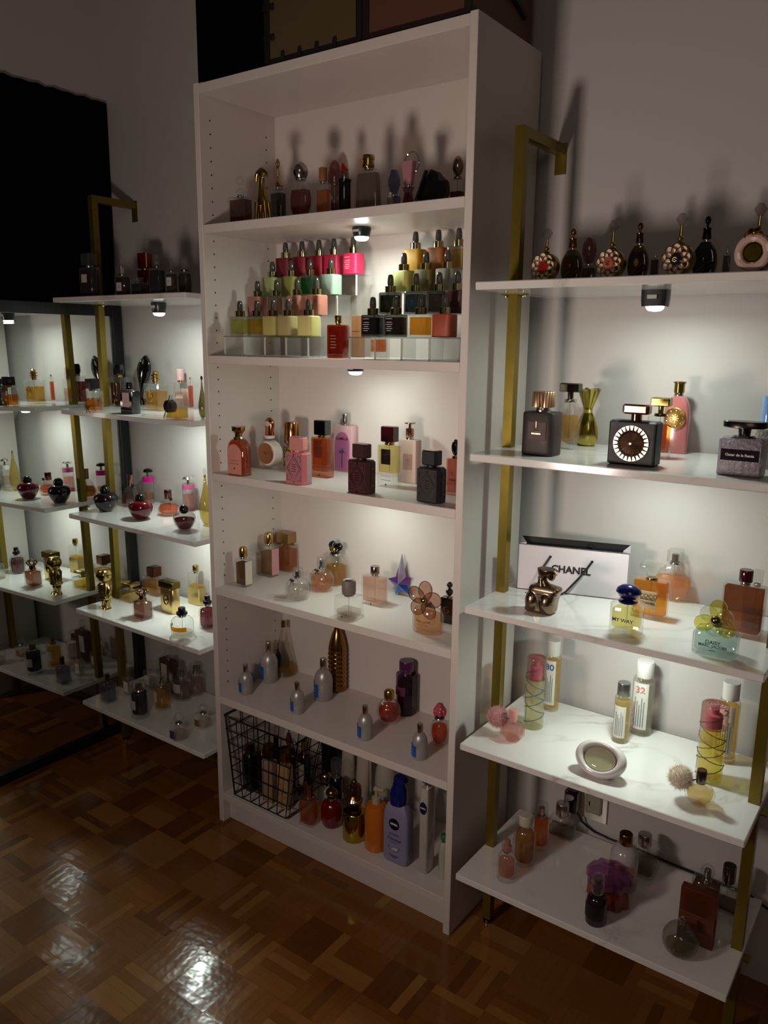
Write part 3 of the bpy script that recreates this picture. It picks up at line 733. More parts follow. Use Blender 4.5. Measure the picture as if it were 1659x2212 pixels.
def dropper(t, w, d, h, col, mode, white=False):
    H = h * .545; a, b = w / 2, d / 2
    rs = [ring(a * .95, b * .95, 0, 'super'), ring(a, b, .0015, 'super'), ring(a, b, H - .002, 'super'), ring(a * .93, b * .93, H, 'super')]
    if mode == 'f': MB().loft(rs).build('body', 'f:' + col, t)
    else:
        MB().loft(rs).build('glass_body', 'g:#dcdcd4' if col not in ('#060610', '#1c0c04', '#1c200c', '#2a4048', '#5c4638') else 'g:#707070', t)
        MB().loft([ring(a * .88, b * .88, .005, 'super'), ring(a * .88, b * .88, H * .88, 'super')]).build('liquid', 'l:' + col, t)
    r = w * .27
    MB().lathe([(r, H - .0002), (r, H + h * .16), (r * .96, H + h * .165), (r * .5, H + h * .17)], seg=20).build('collar', 'm:#a89c74:.14', t)
    MB().lathe([(r * .56, H + h * .165), (r * .6, H + h * .25), (r * .56, H + h * .34), (r * .5, h * .94), (r * .38, h * .985), (r * .1, h)], seg=16).build('rubber_bulb', 'p:#3c3830', t)
    if white:
        for q, (x0, x1) in enumerate(((-.35, .1), (-.3, .1), (-.35, .12), (-.28, .05), (-.34, .12), (-.3, .02))):
            MB().box(a * x0 * 1.6 + a * .0, a * x1 * 1.6, -b - .0004, -b, H * (.80 - .095 * q - (.06 if q > 0 else 0)), H * (.80 - .095 * q - (.06 if q > 0 else 0)) + .0013).build('print_line', 'f:#b8b4b0', t, smooth=False)
def apple(t, w, d, h, col, liq=None):
    H = h * .74; r = w / 2
    pr = [(.42, 0), (.55, .04), (.8, .25), (.97, .5), (1, .66), (.93, .82), (.72, .94), (.42, .985), (.22, .95)]
    m = MB().loft([ring(r * s, r * s * .9, H * z, 'round', seg=32) for s, z in pr])
    m.build('body', 'g:#c8c4c0' if col == 'clear' else 'p:' + col, t, ang=60)
    if liq: MB().loft([ring(r * s * .9, r * s * .8, .003 + (H - .003) * z, 'round', seg=32) for s, z in clip_prof(pr, .58)]).build('liquid', 'l:' + liq, t)
    MB().lathe([(r * .26, H * .94), (r * .28, H * 1.02), (r * .24, H * 1.08)], seg=20).build('collar', 'silver', t)
    MB().ball(0, 0, h - r * .40, r * .40, r * .40, r * .40, 24, 14).build('ball_cap', 'p:#070608', t)
def gren(t, w, d, h, liq, capm):
    H = h * .66; r = w / 2
    pr = [(.75, 0), (.98, .12), (1, .4), (.62, .82), (.3, 1)]
    MB().loft([ring(r * s, r * s, H * z, 'hex') for s, z in pr]).build('glass_body', 'g:#e8e0d8', t, smooth=False)
    MB().loft([ring(r * s * .86, r * s * .86, .008 + (H - .008) * z, 'hex') for s, z in clip_prof(pr, .55)]).build('liquid', 'l:' + liq, t, smooth=False)
    MB().lathe([(r * .3, H - .001), (r * .33, H + h * .02), (r * .33, h - .001), (r * .3, h)], seg=20).build('cap', capm, t)
    MB().ball(r * .62, -r * .2, H * 1.02, .0065, .0045, .0065, 10, 7).tube([(r * .3, 0, H), (r * .62, -r * .2, H * 1.02)], .001, 5).build('hanging_tag', 'p:#08080a', t)
def candy(t, w, d, h, band, liq, fill=.6, capm='silver', base=None):
    H = h * .78; r = w * .36
    MB().lathe([(r * .97, 0), (r, .002), (r, H - .002), (r * .96, H)], seg=28).build('glass_body', 'g:#f0ecec', t)
    MB().lathe([(r * .88, H * .14), (r * .88, H * (.14 + .62 * fill))], seg=28).build('liquid', 'l:' + liq, t)
    if base: MB().lathe([(r * .9, H * .015), (r * .9, H * .11)], seg=28).build('coloured_base', 'l:' + base, t)
    MB().lathe([(r * 1.03, H * .80), (r * 1.03, H * .985)], seg=28).build('colour_band', 'p:' + band, t)
    MB().lathe([(r * .22, H), (r * .2, H + h * .12)], seg=14).build('stem', 'm:#b0a488:.15', t)
    MB().lathe([(r * .3, h * .885), (r * .84, h * .9), (r * .9, h * .92), (r * .7, h * .97), (r * .3, h * .995), (.001, h)], seg=28).build('mushroom_cap', capm + ':.12' if capm.startswith('m:') else capm, t)
def drop(t, w, d, h, col, top):
    pr = [(.15, 0), (.5, .02), (.88, .12), (1, .25), (.9, .38), (.55, .56), (.26, .72), (.15, .86)]
    MB().lathe([(w / 2 * s, h * z) for s, z in pr], seg=24).build('body', 'l:' + col, t, ang=70)
    MB().lathe([(w / 2 * s * 1.06, h * z) for s, z in pr], seg=24).build('glass_body', 'g:#f0ecd8', t, ang=70)
    MB().lathe([(w * .085, h * .84), (w * .09, h * .87), (w * .08, h * .89)], seg=14).build('collar', 'gold', t)
    MB().ball(0, 0, h * .945, w * .15, w * .15, h * .055).build('bead_stopper', top, t)
def heel(t, w, d, h):
    S_ = [(0, -.32, .05), (.06, -.3, .06), (.16, -.26, .07), (.3, -.22, .1), (.42, -.16, .2), (.52, -.08, .32), (.62, -.02, .42), (.72, .02, .47), (.82, .07, .42), (.9, .12, .3), (.96, .17, .16), (1, .2, .03)]
    MB().loft([ring(w * 1.4 * k, d * .5 * min(1, .35 + k * 1.6), h * z, 'round', w * cx * 1.3) for z, cx, k in S_]).build('shoe_body', 'p:#060607', t, ang=70)
    MB().loft([ring(w * .42, d * .5, 0, 'round', w * -.1), ring(w * .40, d * .48, .006, 'round', w * -.1), ring(w * .2, d * .3, .02, 'round', w * -.25)]).build('toe_foot', 'p:#060607', t)
    for k in range(5): pass
def wedge(t, w, d, h):
    a, b = w * .5, d * .5
    MB().loft([[(-a * 1.0, -b, 0), (a, -b, 0), (a, b, 0), (-a * 1.0, b, 0)], [(a * .05, -b, h), (a * .8, -b, h), (a * .8, b, h), (a * .05, b, h)]]).build('glass_body', 'g:#f0f0ec', t, smooth=False)
    k = .45
    MB().loft([[(-a * .84, -b * .88, .004), (a * .9, -b * .88, .004), (a * .9, b * .88, .004), (-a * .84, b * .88, .004)], [(-a * .30, -b * .88, h * k), (a * .86, -b * .88, h * k), (a * .86, b * .88, h * k), (-a * .30, b * .88, h * k)]]).build('liquid', 'l:#a8842c', t, smooth=False)
    MB().tube([(-a * 1.04, -b, .002), (a * .02, -b, h)], .0013, 6).build('gold_edge', 'm:#c8b080:.2', t)
    q = MB().loft([ring(.0175, .0175, 0, 'hex'), ring(.019, .019, .004, 'hex'), ring(.019, .019, .017, 'hex'), ring(.0175, .0175, .021, 'hex')])
    q.xf(Matrix.Translation((-a * .62, b * .2, h * .52)) @ Matrix.Rotation(math.radians(90), 4, 'X') @ Matrix.Rotation(math.radians(10), 4, 'Z')).build('hexagonal_cap', 'p:#08080a', t, smooth=False)
def robot(t, w, d, h):
    g = 'm:#b09a58:.14'
    for sx in (-1, 1):
        MB().lathe([(w * .15, h * .03), (w * .16, h * .12), (w * .2, h * .2), (w * .17, h * .27)], cx=sx * w * .2, seg=16).build('leg', g, t)
        MB().loft([ring(w * .17, w * .26, 0, 'super', sx * w * .2, -w * .06), ring(w * .15, w * .22, h * .045, 'super', sx * w * .2, -w * .04), ring(w * .1, w * .12, h * .07, 'super', sx * w * .2)]).build('boot', g, t)
        MB().tube([(sx * w * .34, 0, h * .62), (sx * w * .47, 0, h * .52), (sx * w * .45, -.004, h * .38)], [w * .09, w * .1, w * .08], 10).build('arm', g, t)
    MB().loft([ring(w * .38, d * .45, h * .25, 'super'), ring(w * .42, d * .48, h * .29, 'super'), ring(w * .36, d * .42, h * .33, 'super'), ring(w * .38, d * .44, h * .45, 'super'), ring(w * .42, d * .48, h * .6, 'super'), ring(w * .3, d * .34, h * .665, 'super')]).build('torso', g, t)
    m = MB()
    for q in range(6): m.box(-w * .34, w * .34, -d * .5, -d * .44, h * (.33 + .05 * q), h * (.35 + .05 * q))
    m.build('armour_ribs', 'm:#6e5c2c:.3', t)
    MB().lathe([(w * .16, h * .66), (w * .14, h * .72)], seg=14).build('neck', g, t)
    MB().loft([ring(w * .3, d * .4, h * .715, 'super'), ring(w * .42, d * .55, h * .8, 'super'), ring(w * .42, d * .55, h * .9, 'super'), ring(w * .3, d * .4, h * .985, 'super'), ring(w * .1, d * .1, h, 'super')]).build('helmet', g, t)
    MB().loft([ring(w * .40, d * .25, h * .81, 'super', 0, -d * .34), ring(w * .40, d * .27, h * .88, 'super', 0, -d * .34)]).build('visor', 'p:#0a0806', t)
def discb(t, w, d, h):
    R_ = w * .5; H = h * .62
    cyl = lambda r, y0, y1: MB().loft([[(r * s * math.cos(q * math.pi / 18), y, H / 2 + r * s * math.sin(q * math.pi / 18)) for q in range(36)] for s, y in ((.93, y0), (1, y0 + .003), (1, y1 - .003), (.93, y1))][::-1])
    cyl(min(R_, H / 2), -d * .5, d * .5).build('body', 'p:#c8c0ba', t)
    cyl(min(R_, H / 2) * .86, -d * .5 - .002, -d * .5 + .004).build('round_face', 'm:#b07a54:.35', t)
    MB().tube([(-.008, -d * .5 - .0025, H * .5), (-.003, -d * .5 - .0025, H * .56), (.002, -d * .5 - .0025, H * .48), (.009, -d * .5 - .0025, H * .55)], .0005, 5).build('script_line', 'm:#6a4428:.3', t)
    MB().lathe([(w * .2, H - .003), (w * .22, H + h * .02), (w * .2, H + h * .035)]).build('collar', 'p:#c8c0ba', t)
    MB().lathe([(w * .2, H + h * .036), (w * .22, H + h * .06), (w * .2, H + h * .16), (w * .24, h * .86), (w * .2, h * .95), (w * .08, h)], sy=.6).build('cap', 'm:#b8784c:.14', t)
    MB().ball(0, -w * .13, h * .88, w * .15, w * .05, h * .055).build('cap_stone', 'p:#b89c98', t)
def octb(t, w, d, h, col, plaque, capcol, face, side=None):
    H = h * .68; a, b = w / 2, d / 2
    MB().loft([ring(a * .96, b * .96, 0, 'oct'), ring(a, b, .002, 'oct'), ring(a, b, H - .004, 'oct'), ring(a * .88, b * .85, H, 'oct')]).build('body', col, t, smooth=False)
    f_ = 1 - .42 * b / a
    plate(t, w * f_ * .94, H * .9, H * .5, 0, -b, face, 'face_panel')
    y = -b - .0011; z = H * .5; A, B = w * f_ * .42, H * .4
    m = MB().tube([(0, y, z + B), (A, y, z), (0, y, z - B), (-A, y, z)], .0009, 5, closed=True); m.tube([(0, y, z + B * .75), (A * .75, y, z), (0, y, z - B * .75), (-A * .75, y, z)], .0006, 5, closed=True)
    m.build('diamond_engraving', plaque, t)
    m = MB()
    for q in range(4):
        zz = z + B * (.3 - .18 * q); ww = A * (.35 - .05 * abs(q - 1.5)); m.tube([(-ww, y, zz), (-ww * .4, y, zz + .001), (ww * .2, y, zz - .001), (ww, y, zz + .0005)], .0007, 4)
    for sz in (-1, 1): m.ball(0, y, z + sz * B * 1.08, .0016, .0007, .0024, 6, 4)
    for sx in (-1, 1):
        for sz in (-1, 1): m.tube([(sx * A * .5, y, z + sz * B * .95), (sx * A * .95, y, z + sz * B * .95), (sx * A * .95, y, z + sz * B * .5)], .0005, 4)
    m.build('engraved_pattern', plaque, t)
    x = a + .0003
    if side:
        m = MB(); hs = d * .5 * (1 - .42) * .9
        m.tube([(x, -hs, H * .12), (x, hs, H * .12), (x, hs, H * .88), (x, -hs, H * .88)], .0006, 4, closed=True)
        for q in range(10): m.box(x - .0003, x + .0004, -.0015 + hs * .5 * math.cos(q * .628), .0015 + hs * .5 * math.cos(q * .628), H * .5 + .008 * math.sin(q * .628) - .001, H * .5 + .008 * math.sin(q * .628) + .001)
        for q in (.25, .75): m.ball(x, 0, H * q, .0007, .002, .003, 6, 4)
        m.build('side_ornament', side, t)
    else: MB().box(a, a + .0006, -b * .5, b * .5, H * .08, H * .92).build('side_panel_inlay', 'f:#a89090', t, smooth=False)
    MB().lathe([(w * .17, H - .0005), (w * .17, H + h * .04)], seg=16).build('collar', capcol, t)
    MB().loft([ring(a * .62, b * .78, H + h * .04, 'oct'), ring(a * .66, b * .84, H + h * .06, 'oct'), ring(a * .66, b * .84, h - .002, 'oct'), ring(a * .62, b * .78, h, 'oct')]).build('cap', capcol, t, smooth=False)
    MB().loft([ring(a * .52, b * .66, h, 'oct'), ring(a * .52, b * .66, h + .0006, 'oct')]).build('cap_inlay', plaque, t, smooth=False)
def giraffe(t, w, d, h):
    g = 'm:#a88a48:.25'
    m = MB()
    m.loft([ring(w * .34, d * .4, h * .30, 'round', 0), ring(w * .36, d * .42, h * .38, 'round', .0), ring(w * .26, d * .34, h * .5, 'round', -.002), ring(w * .17, d * .25, h * .66, 'round', -.003), ring(w * .15, d * .22, h * .82, 'round', -.002), ring(w * .17, d * .24, h * .9, 'round', 0)])
    for sx, sy in ((-1, -1), (-1, 1), (1, -1), (1, 1)): m.tube([(sx * w * .26, sy * d * .25, h * .36), (sx * w * .34, sy * d * .28, h * .15), (sx * w * .36, sy * d * .3, .0)], [w * .15, w * .1, w * .09], 8)
    m.loft([ring(w * .2, d * .22, h * .84, 'round', 0), ring(w * .3, d * .26, h * .9, 'round', -w * .1), ring(w * .26, d * .22, h * .96, 'round', -w * .1), ring(w * .1, d * .1, h, 'round', -w * .05)])
    m.tube([(-w * .3, 0, h * .93), (-w * .42, 0, h * .86), (-w * .46, 0, h * .76)], [w * .12, w * .11, w * .05], 8)
    m.tube([(w * .12, 0, h * .94), (w * .34, 0, h * .88), (w * .42, 0, h * .80)], [w * .1, w * .08, w * .03], 8)
    m.build('animal_body', g, t, ang=70)
    MB().ball(w * .2, -d * .3, h * .8, w * .09).build('jewel', 'silver', t)
def egg(t, w, d, h):
    MB().lathe([(w * .3, 0), (w * .3, h * .4), (w * .12, h * .45)], seg=20).build('stand', 'g:#a89088', t)
    MB().ball(0, 0, h * .72, w * .5, w * .5, h * .28, 24, 14).build('egg_shell', 'g:#b07a76', t)
def lipstick(t, w, d, h):
    r = w / 2
    MB().lathe([(r * .97, 0), (r, .001), (r, h * .58), (r * .93, h * .62)], seg=28).build('case', 'p:#070708', t)
    MB().lathe([(r * 1.1, h * .60), (r * 1.1, h * .64), (r * .8, h * .65)], seg=28).build('rim', 'p:#070708', t)
    MB().lathe([(r * .7, h * .65), (r * .7, h * .79), (r * .66, h * .8)], seg=24).build('inner_tube', 'm:#a89888:.25', t)
    rr = r * .6; rs = [ring(rr, rr, h * .8)]
    for q in (0, .5, 1): rs.append([(x * (1 - .5 * q) - rr * .25 * q, y * (1 - .55 * q), h * .84 + h * .08 * q + h * .08 * (.5 - x / rr / 2) * (1 if q else .6)) for x, y, z in ring(rr, rr, 0)])
    MB().loft(rs).build('red_tip', 'p:#8e0616', t)
def gem(t, w, d, h):
    rs = []
    pts = [(-1, -.35, .0), (-.55, -.6, .0), (.6, -.6, 0), (1, -.25, 0), (.9, .5, 0), (-.6, .6, 0)]
    lv = [(0, .8, 0), (.35, 1.0, .02), (.72, .86, .0), (1, .38, -.03)]
    for z, s, off in lv: rs.append([(x * w / 2 * s + (.1 * w * z), y * w / 2 * s * .8, h * z * (1 - .12 * (x > .5)) ) for x, y, _ in pts])
    MB().loft(rs).build('faceted_body', 'g:#3a3440', t, smooth=False)
    MB().loft([[(x * .82, y * .82, .004 + z * .86) for x, y, z in r] for r in rs]).build('liquid', 'l:#141018', t, smooth=False)
    MB().tube([(-w * .42, -w * .27, h * .1), (-w * .05, -w * .30, h * .95)], .004, 6).build('black_strap', 'p:#050506', t)
def tube(t, w, d, h):
    a = w / 2
    MB().loft([ring(a * .6, a * .6, 0), ring(a * .62, a * .62, h * .12), ring(a * .95, a * .85, h * .15), ring(a, a * .8, h * .5), ring(a, a * .3, h * .93), ring(a, a * .08, h, 'round')]).build('tube_body', 'p:#a89c90', t)
    MB().lathe([(a * .64, .0), (a * .66, h * .13), (a * .6, h * .135)]).build('screw_cap', 'p:#b8aca0', t)
def box(t, w, d, h, col, top=None):
    MB().bbox(-w / 2, w / 2, -d / 2, d / 2, 0, h * (1 if not top else .55), .0008).build('box_body', 'f:' + col, t)
    if top: MB().bbox(-w / 2, w / 2, -d / 2, d / 2, h * .55 + .0002, h, .0008).build('upper_half', 'm:' + top + ':.35', t)
    else: MB().box(-w / 2 + .001, w / 2 - .001, -d / 2 - .0004, -d / 2, h * .62, h * .625).build('lid_seam', 'f:#1c120c', t, smooth=False)
def star(t, w, d, h):
    def outline(s, cz, rot=0.2):
        o = []
        for i in range(10):
            r = (1 if i % 2 == 0 else .52) * s; a = math.pi / 2 + i * math.pi / 5 + rot; o.append((r * math.cos(a), r * math.sin(a)))
        return o
    R_ = w * .58; cz = R_ * .85
    m, nt, o = newmat('violet to blue glass')
    p = nt.nodes.new('ShaderNodeBsdfPrincipled'); p.inputs['Roughness'].default_value = .12; p.inputs['Coat Weight'].default_value = .6; p.inputs['Metallic'].default_value = .35
    tc = nt.nodes.new('ShaderNodeTexCoord'); sp = nt.nodes.new('ShaderNodeSeparateXYZ'); cr = nt.nodes.new('ShaderNodeValToRGB')
    mr = nt.nodes.new('ShaderNodeMapRange'); mr.inputs['From Max'].default_value = h * .7
    cr.color_ramp.elements[0].color = lin('#1c6ab0'); cr.color_ramp.elements[0].position = .1; cr.color_ramp.elements[1].color = lin('#1c4a60'); e = cr.color_ramp.elements.new(.6); e.color = lin('#6a1c7a'); e = cr.color_ramp.elements.new(.35); e.color = lin('#243a90')
    nt.links.new(tc.outputs['Object'], sp.inputs[0]); nt.links.new(sp.outputs[2], mr.inputs['Value']); nt.links.new(mr.outputs[0], cr.inputs[0]); nt.links.new(cr.outputs[0], p.inputs['Base Color']); nt.links.new(p.outputs[0], o.inputs[0])
    mb = MB(); ol = outline(R_, cz); n = 10
    mb.v = [(x, 0, max(z + cz, 0)) for x, z in ol] + [(0, -d * .6, cz), (0, d * .6, cz)]
    for i in range(n): k = (i + 1) % n; mb.f += [(i, 10, k), (k, 11, i)]
    mb.build('star_body', m, t, smooth=False)
    mb = MB(); tip = (w * .05, 0, h); base = [(-w * .20, 0, cz + R_ * .38), (w * .02, -d * .62, cz), (w * .26, 0, cz + R_ * .36), (w * .04, d * .5, cz + R_ * .3)]
    mb.v = [tip] + base; mb.f = [(0, 1, 2), (0, 2, 3), (0, 3, 4), (0, 4, 1), (4, 3, 2, 1)]
    mb.build('silver_point', 's:#a298aa:.18', t, smooth=False)
def petal(mb, cx, cz, ang, L, W, y, th=.0016, cup=.004):
    rs = []
    pts = []
    n = 18
    for rr, dy in ((1, 0), (.8, cup), (.45, cup * 1.5)):
        row = []
        for i in range(n):
            a = 2 * math.pi * i / n; u = L * .5 + L * .5 * rr * math.cos(a); v = W * .5 * rr * math.sin(a) * (1 + .15 * math.cos(a))
            row.append((cx + u * math.sin(ang) + v * math.cos(ang), y - (cup * 1.5 - dy) , cz + u * math.cos(ang) - v * math.sin(ang)))
        rs.append(row)
    back = [[(x, yy + th, z) for x, yy, z in r] for r in rs]
    mb.loft(back[::-1] + rs)
def daisy(t, w, d, h, liq, petal_=None, knob='gold', blue=False, **k):
    pc = k.get('petal', petal_); H = h * .5; a, b = w / 2, d / 2
    pr = [(.93, 0), (1, .05), (1, .7), (.85, .88), (.4, 1)]
    sect = 'super' if blue else 'round'
    MB().loft([ring(a * s, b * s, H * z, sect) for s, z in pr]).build('glass_body', 'g:#eef2f0' if blue else 'g:#f0e8dc', t)
    MB().loft([ring(a * s * .9, b * s * .86, .006 + (H - .006) * z, sect) for s, z in clip_prof(pr, .68)]).build('liquid', 'l:' + liq, t)
    MB().lathe([(a * .2, H - .001), (a * .2, H + h * .06)], seg=16).build('collar', 'm:#8a7850:.2', t)
    cz = h * .64; L = (h - cz) * 1.0 + .002; y = -b * .45
    for i in range(5 if not blue else 6):
        ang = math.radians(i * (72 if not blue else 60) + 6)
        m = MB(); petal(m, 0, cz, ang, L * (1 if not blue or i % 2 == 0 else .8), L * .78, y)
        p = m.build('petal', ('g:' + pc) if not blue else ('g:#ece488' if i % 2 == 0 else 'g:#eceee0'), t, ang=70)
        if not blue:
            n = 20; MB().tube([(0 + (L * .5 + L * .5 * math.cos(q * .314)) * math.sin(ang) + L * .39 * math.sin(q * .314) * math.cos(ang), y - .006, cz + (L * .5 + L * .5 * math.cos(q * .314)) * math.cos(ang) - L * .39 * math.sin(q * .314) * math.sin(ang)) for q in range(n)], .0008, 5, closed=True).build('petal_rim', 'm:#8a6458:.3', p)
    MB().ball(0, y - .008, cz, w * .115, w * .1, w * .115, 20, 12).build('ball_centre', 'm:#b8a86c:.1' if knob == 'gold' else knob, t)
    if blue:
        text(t, 'DAISY', .0095, (0, -b - .0008, H * .5), 'f:#1c3a44', bold=.0002); text(t, 'MARC JACOBS', .0075, (0, -b - .0008, H * .37), 'f:#1c3a44', bold=.0002); MB().box(-.006, .006, -b - .0007, -b - .0003, H * .20, H * .22).build('print_line', 'f:#1c3a44', t, smooth=False)
    else:
        text(t, 'DAISY LOVE', .0078, (0, -b - .0008, H * .48), 'f:#6a4028', bend=b, bold=.0001); text(t, 'MARC JACOBS', .0048, (0, -b - .0008, H * .36), 'f:#6a4028', bend=b)
def flask(t, w, d, h):
    r = w / 2; H = h * .75
    MB().lathe([(r * .94, 0), (r, .002), (r, H * .62), (r * .93, H * .76), (r * .7, H * .9), (r * .36, H)], seg=28).build('flask_body', 's:#a8a4a2:.34', t, ang=60)
    MB().lathe([(r * .36, H - .001), (r * .38, H + .001), (r * .38, h - .002), (r * .34, h)], seg=20).build('cap', 'm:#c0b4a6:.16', t)
    arcplate(t, r, 1, H * .12, H * .55, -1.15, .1, 'f:#0c4a94')
    arcplate(t, r, 1, H * .57, H * .63, -1.0, -.5, 'f:#0c4a94', 'printed_mark')
    for q in range(3): arcplate(t, r + .0008, 1, H * (.2 + .1 * q), H * (.21 + .1 * q), -.95, -.2, 'f:#6a9ac8', 'print_line')
def eiffel(t, w, d, h):
    r = w / 2
    pr = [(.8, 0), (1, .02), (.97, .1), (.72, .3), (.45, .55), (.25, .78), (.18, .88)]
    MB().lathe([(r * s, h * z) for s, z in pr], seg=28).build('glass_body', 'g:#e8e4d8', t, ang=60)
    MB().lathe([(r * s * .9, .004 + h * z) for s, z in clip_prof(pr, .16)], seg=28).build('liquid', 'l:#a88c3c', t, ang=60)
    MB().lathe([(r * .2, h * .88), (r * .2, h * .985), (r * .14, h)], seg=16).build('cap', 'm:#a8905c:.2', t)
    def rad(z): 
        for (s0, z0), (s1, z1) in zip(pr[:-1], pr[1:]):
            if z <= z1: return r * (s0 + (s1 - s0) * (z - z0) / (z1 - z0))
        return r * .18
    m = MB(); top, bot = [], []
    path = [(.72, -1.2, .02), (.62, -.9, .10), (.52, -.5, .16), (.44, .2, .14), (.36, .5, .12), (.28, .1, .12), (.2, -.5, .10), (.12, -1.1, .06)]
    for z, a, k in path:
        R1 = rad(z) * 1.03; R2 = rad(max(z - k, .02)) * 1.03
        top.append((R1 * math.sin(a), -R1 * math.cos(a), h * z)); bot.append((R2 * math.sin(a), -R2 * math.cos(a), h * (z - k)))
    n = len(path); m.v = top + bot + [(x * 1.03, y * 1.03, z) for x, y, z in top + bot]
    for i in range(n - 1): m.f += [(i, i + 1, n + i + 1, n + i), (2 * n + i, 3 * n + i, 3 * n + i + 1, 2 * n + i + 1)]
    m.build('black_ribbon', 'f:#060606', t, smooth=True)
def bullet(t, w, d, h):
    r = w / 2; rs = []
    for i in range(60):
        z = i / 59
        s = .8 if z < .0 else (1 if z < .62 else max(1 - ((z - .62) / .38) ** 1.8 * .72, .2))
        if z < .04: s = .88 + .12 * z / .04
        amp = .05 if z < .66 else 0
        rs.append([(r * s * (1 + amp * math.sin(i * 1.5 + 1.2 * math.sin(q * 2 * math.pi / 28))) * math.cos(2 * math.pi * q / 28), r * s * (1 + amp * math.sin(i * 1.5 + 1.2 * math.sin(q * 2 * math.pi / 28))) * math.sin(2 * math.pi * q / 28), h * z) for q in range(28)])
    MB().loft(rs).build('rippled_body', 'm:#9a7038:.16', t, ang=80)
def pump(t, w, d, h, col, capcol, scalecap=1):
    r = w / 2; H = h * .75
    MB().lathe([(r * .9, 0), (r, .004), (r, H * .86), (r * .85, H * .96), (r * .4, H)], seg=28).build('body', 'p:' + col, t)
    MB().lathe([(r * .4, H), (r * .4, H + h * .09), (r * .3, H + h * .1)], seg=20).build('screw_collar', 'p:' + capcol, t)
    MB().tube([(0, 0, H + h * .09), (0, 0, h - .006)], .0045, 10).build('pump_stem', 'p:' + capcol, t)
    MB().tube([(-.004, 0, h - .005), (.012, 0, h - .003), (.024, 0, h - .001)], [.008, .006, .004], 10).build('pump_spout', 'p:' + capcol, t)
def nivea(t, w, d, h):
    a, b = w / 2, d / 2; H = .168
    pr = [(.88, 0), (.97, .03), (1, .1), (1, .68), (.95, .82), (.78, .93), (.55, 1)]
    MB().loft([ring(a * s, b * (s if z < .9 else s * 1.05), H * z, 'super') for s, z in pr]).build('body', 'f:#827c9c', t)
    r = a * .55
    MB().lathe([(r * 1.1, H - .003), (r * 1.14, H + .004), (r * 1.12, H + .022), (r * .98, H + .034), (r * .8, H + .042), (r * .7, H + .052)], seg=28).build('pump_collar', 'p:#0a1560', t)
    MB().tube([(0, 0, H + .04), (0, 0, H + .052)], r * .42, 12).build('pump_stem', 'p:#0a1560', t)
    MB().loft([ring(r * .6, r * .55, H + .052, 'super', .003), ring(r * .85, r * .55, H + .060, 'super', .006), ring(r * .7, r * .5, H + .070, 'super', .004)]).build('pump_head', 'p:#0a1560', t)
    z = H * .665; R_ = .0158; y = -b
    MB().loft([[(R_ * math.cos(q * math.pi / 16), yy, z + R_ * math.sin(q * math.pi / 16)) for q in range(32)] for yy in (y - .0007, y + .001)][::-1]).build('round_mark', 'p:#050a28', t)
    text(t, 'NIVEA', .0078, (0, y - .0010, z), 'f:#d0d0d8', bold=.0004)
    for hw_, z_ in ((.013, .50), (.016, .478), (.012, .355), (.016, .13), (.010, .112), (.006, .094)):
        MB().box(-hw_, hw_, y - .0006, y, H * z_, H * z_ + .0013).build('print_line', 'f:#3a3860', t, smooth=False)
    text(t, 'Coconut', .0118, (0, y - .0006, H * .415), 'f:#1a1840', shear=.35, bold=.0001)
    m = MB().loft([[(.010 * math.cos(q * math.pi / 12) + .004, yy, H * .24 + .0045 * math.sin(q * math.pi / 12)) for q in range(24)] for yy in (y - .0006, y + .0005)][::-1]); m.build('printed_shell', 'f:#c0b8c4', t)
    MB().tube([(-.004, y - .0008, H * .235), (.004, y - .0008, H * .218), (.012, y - .0008, H * .235)], .0009, 5).build('printed_shell', 'f:#2a1c20', t)
    for sx in (-1, 1): MB().tube([(sx * .012, y - .0006, H * .22), (sx * .015, y - .0006, H * .26), (sx * .018, y - .0006, H * .29)], .0008, 5).build('printed_flower', 'f:#5a5880', t)
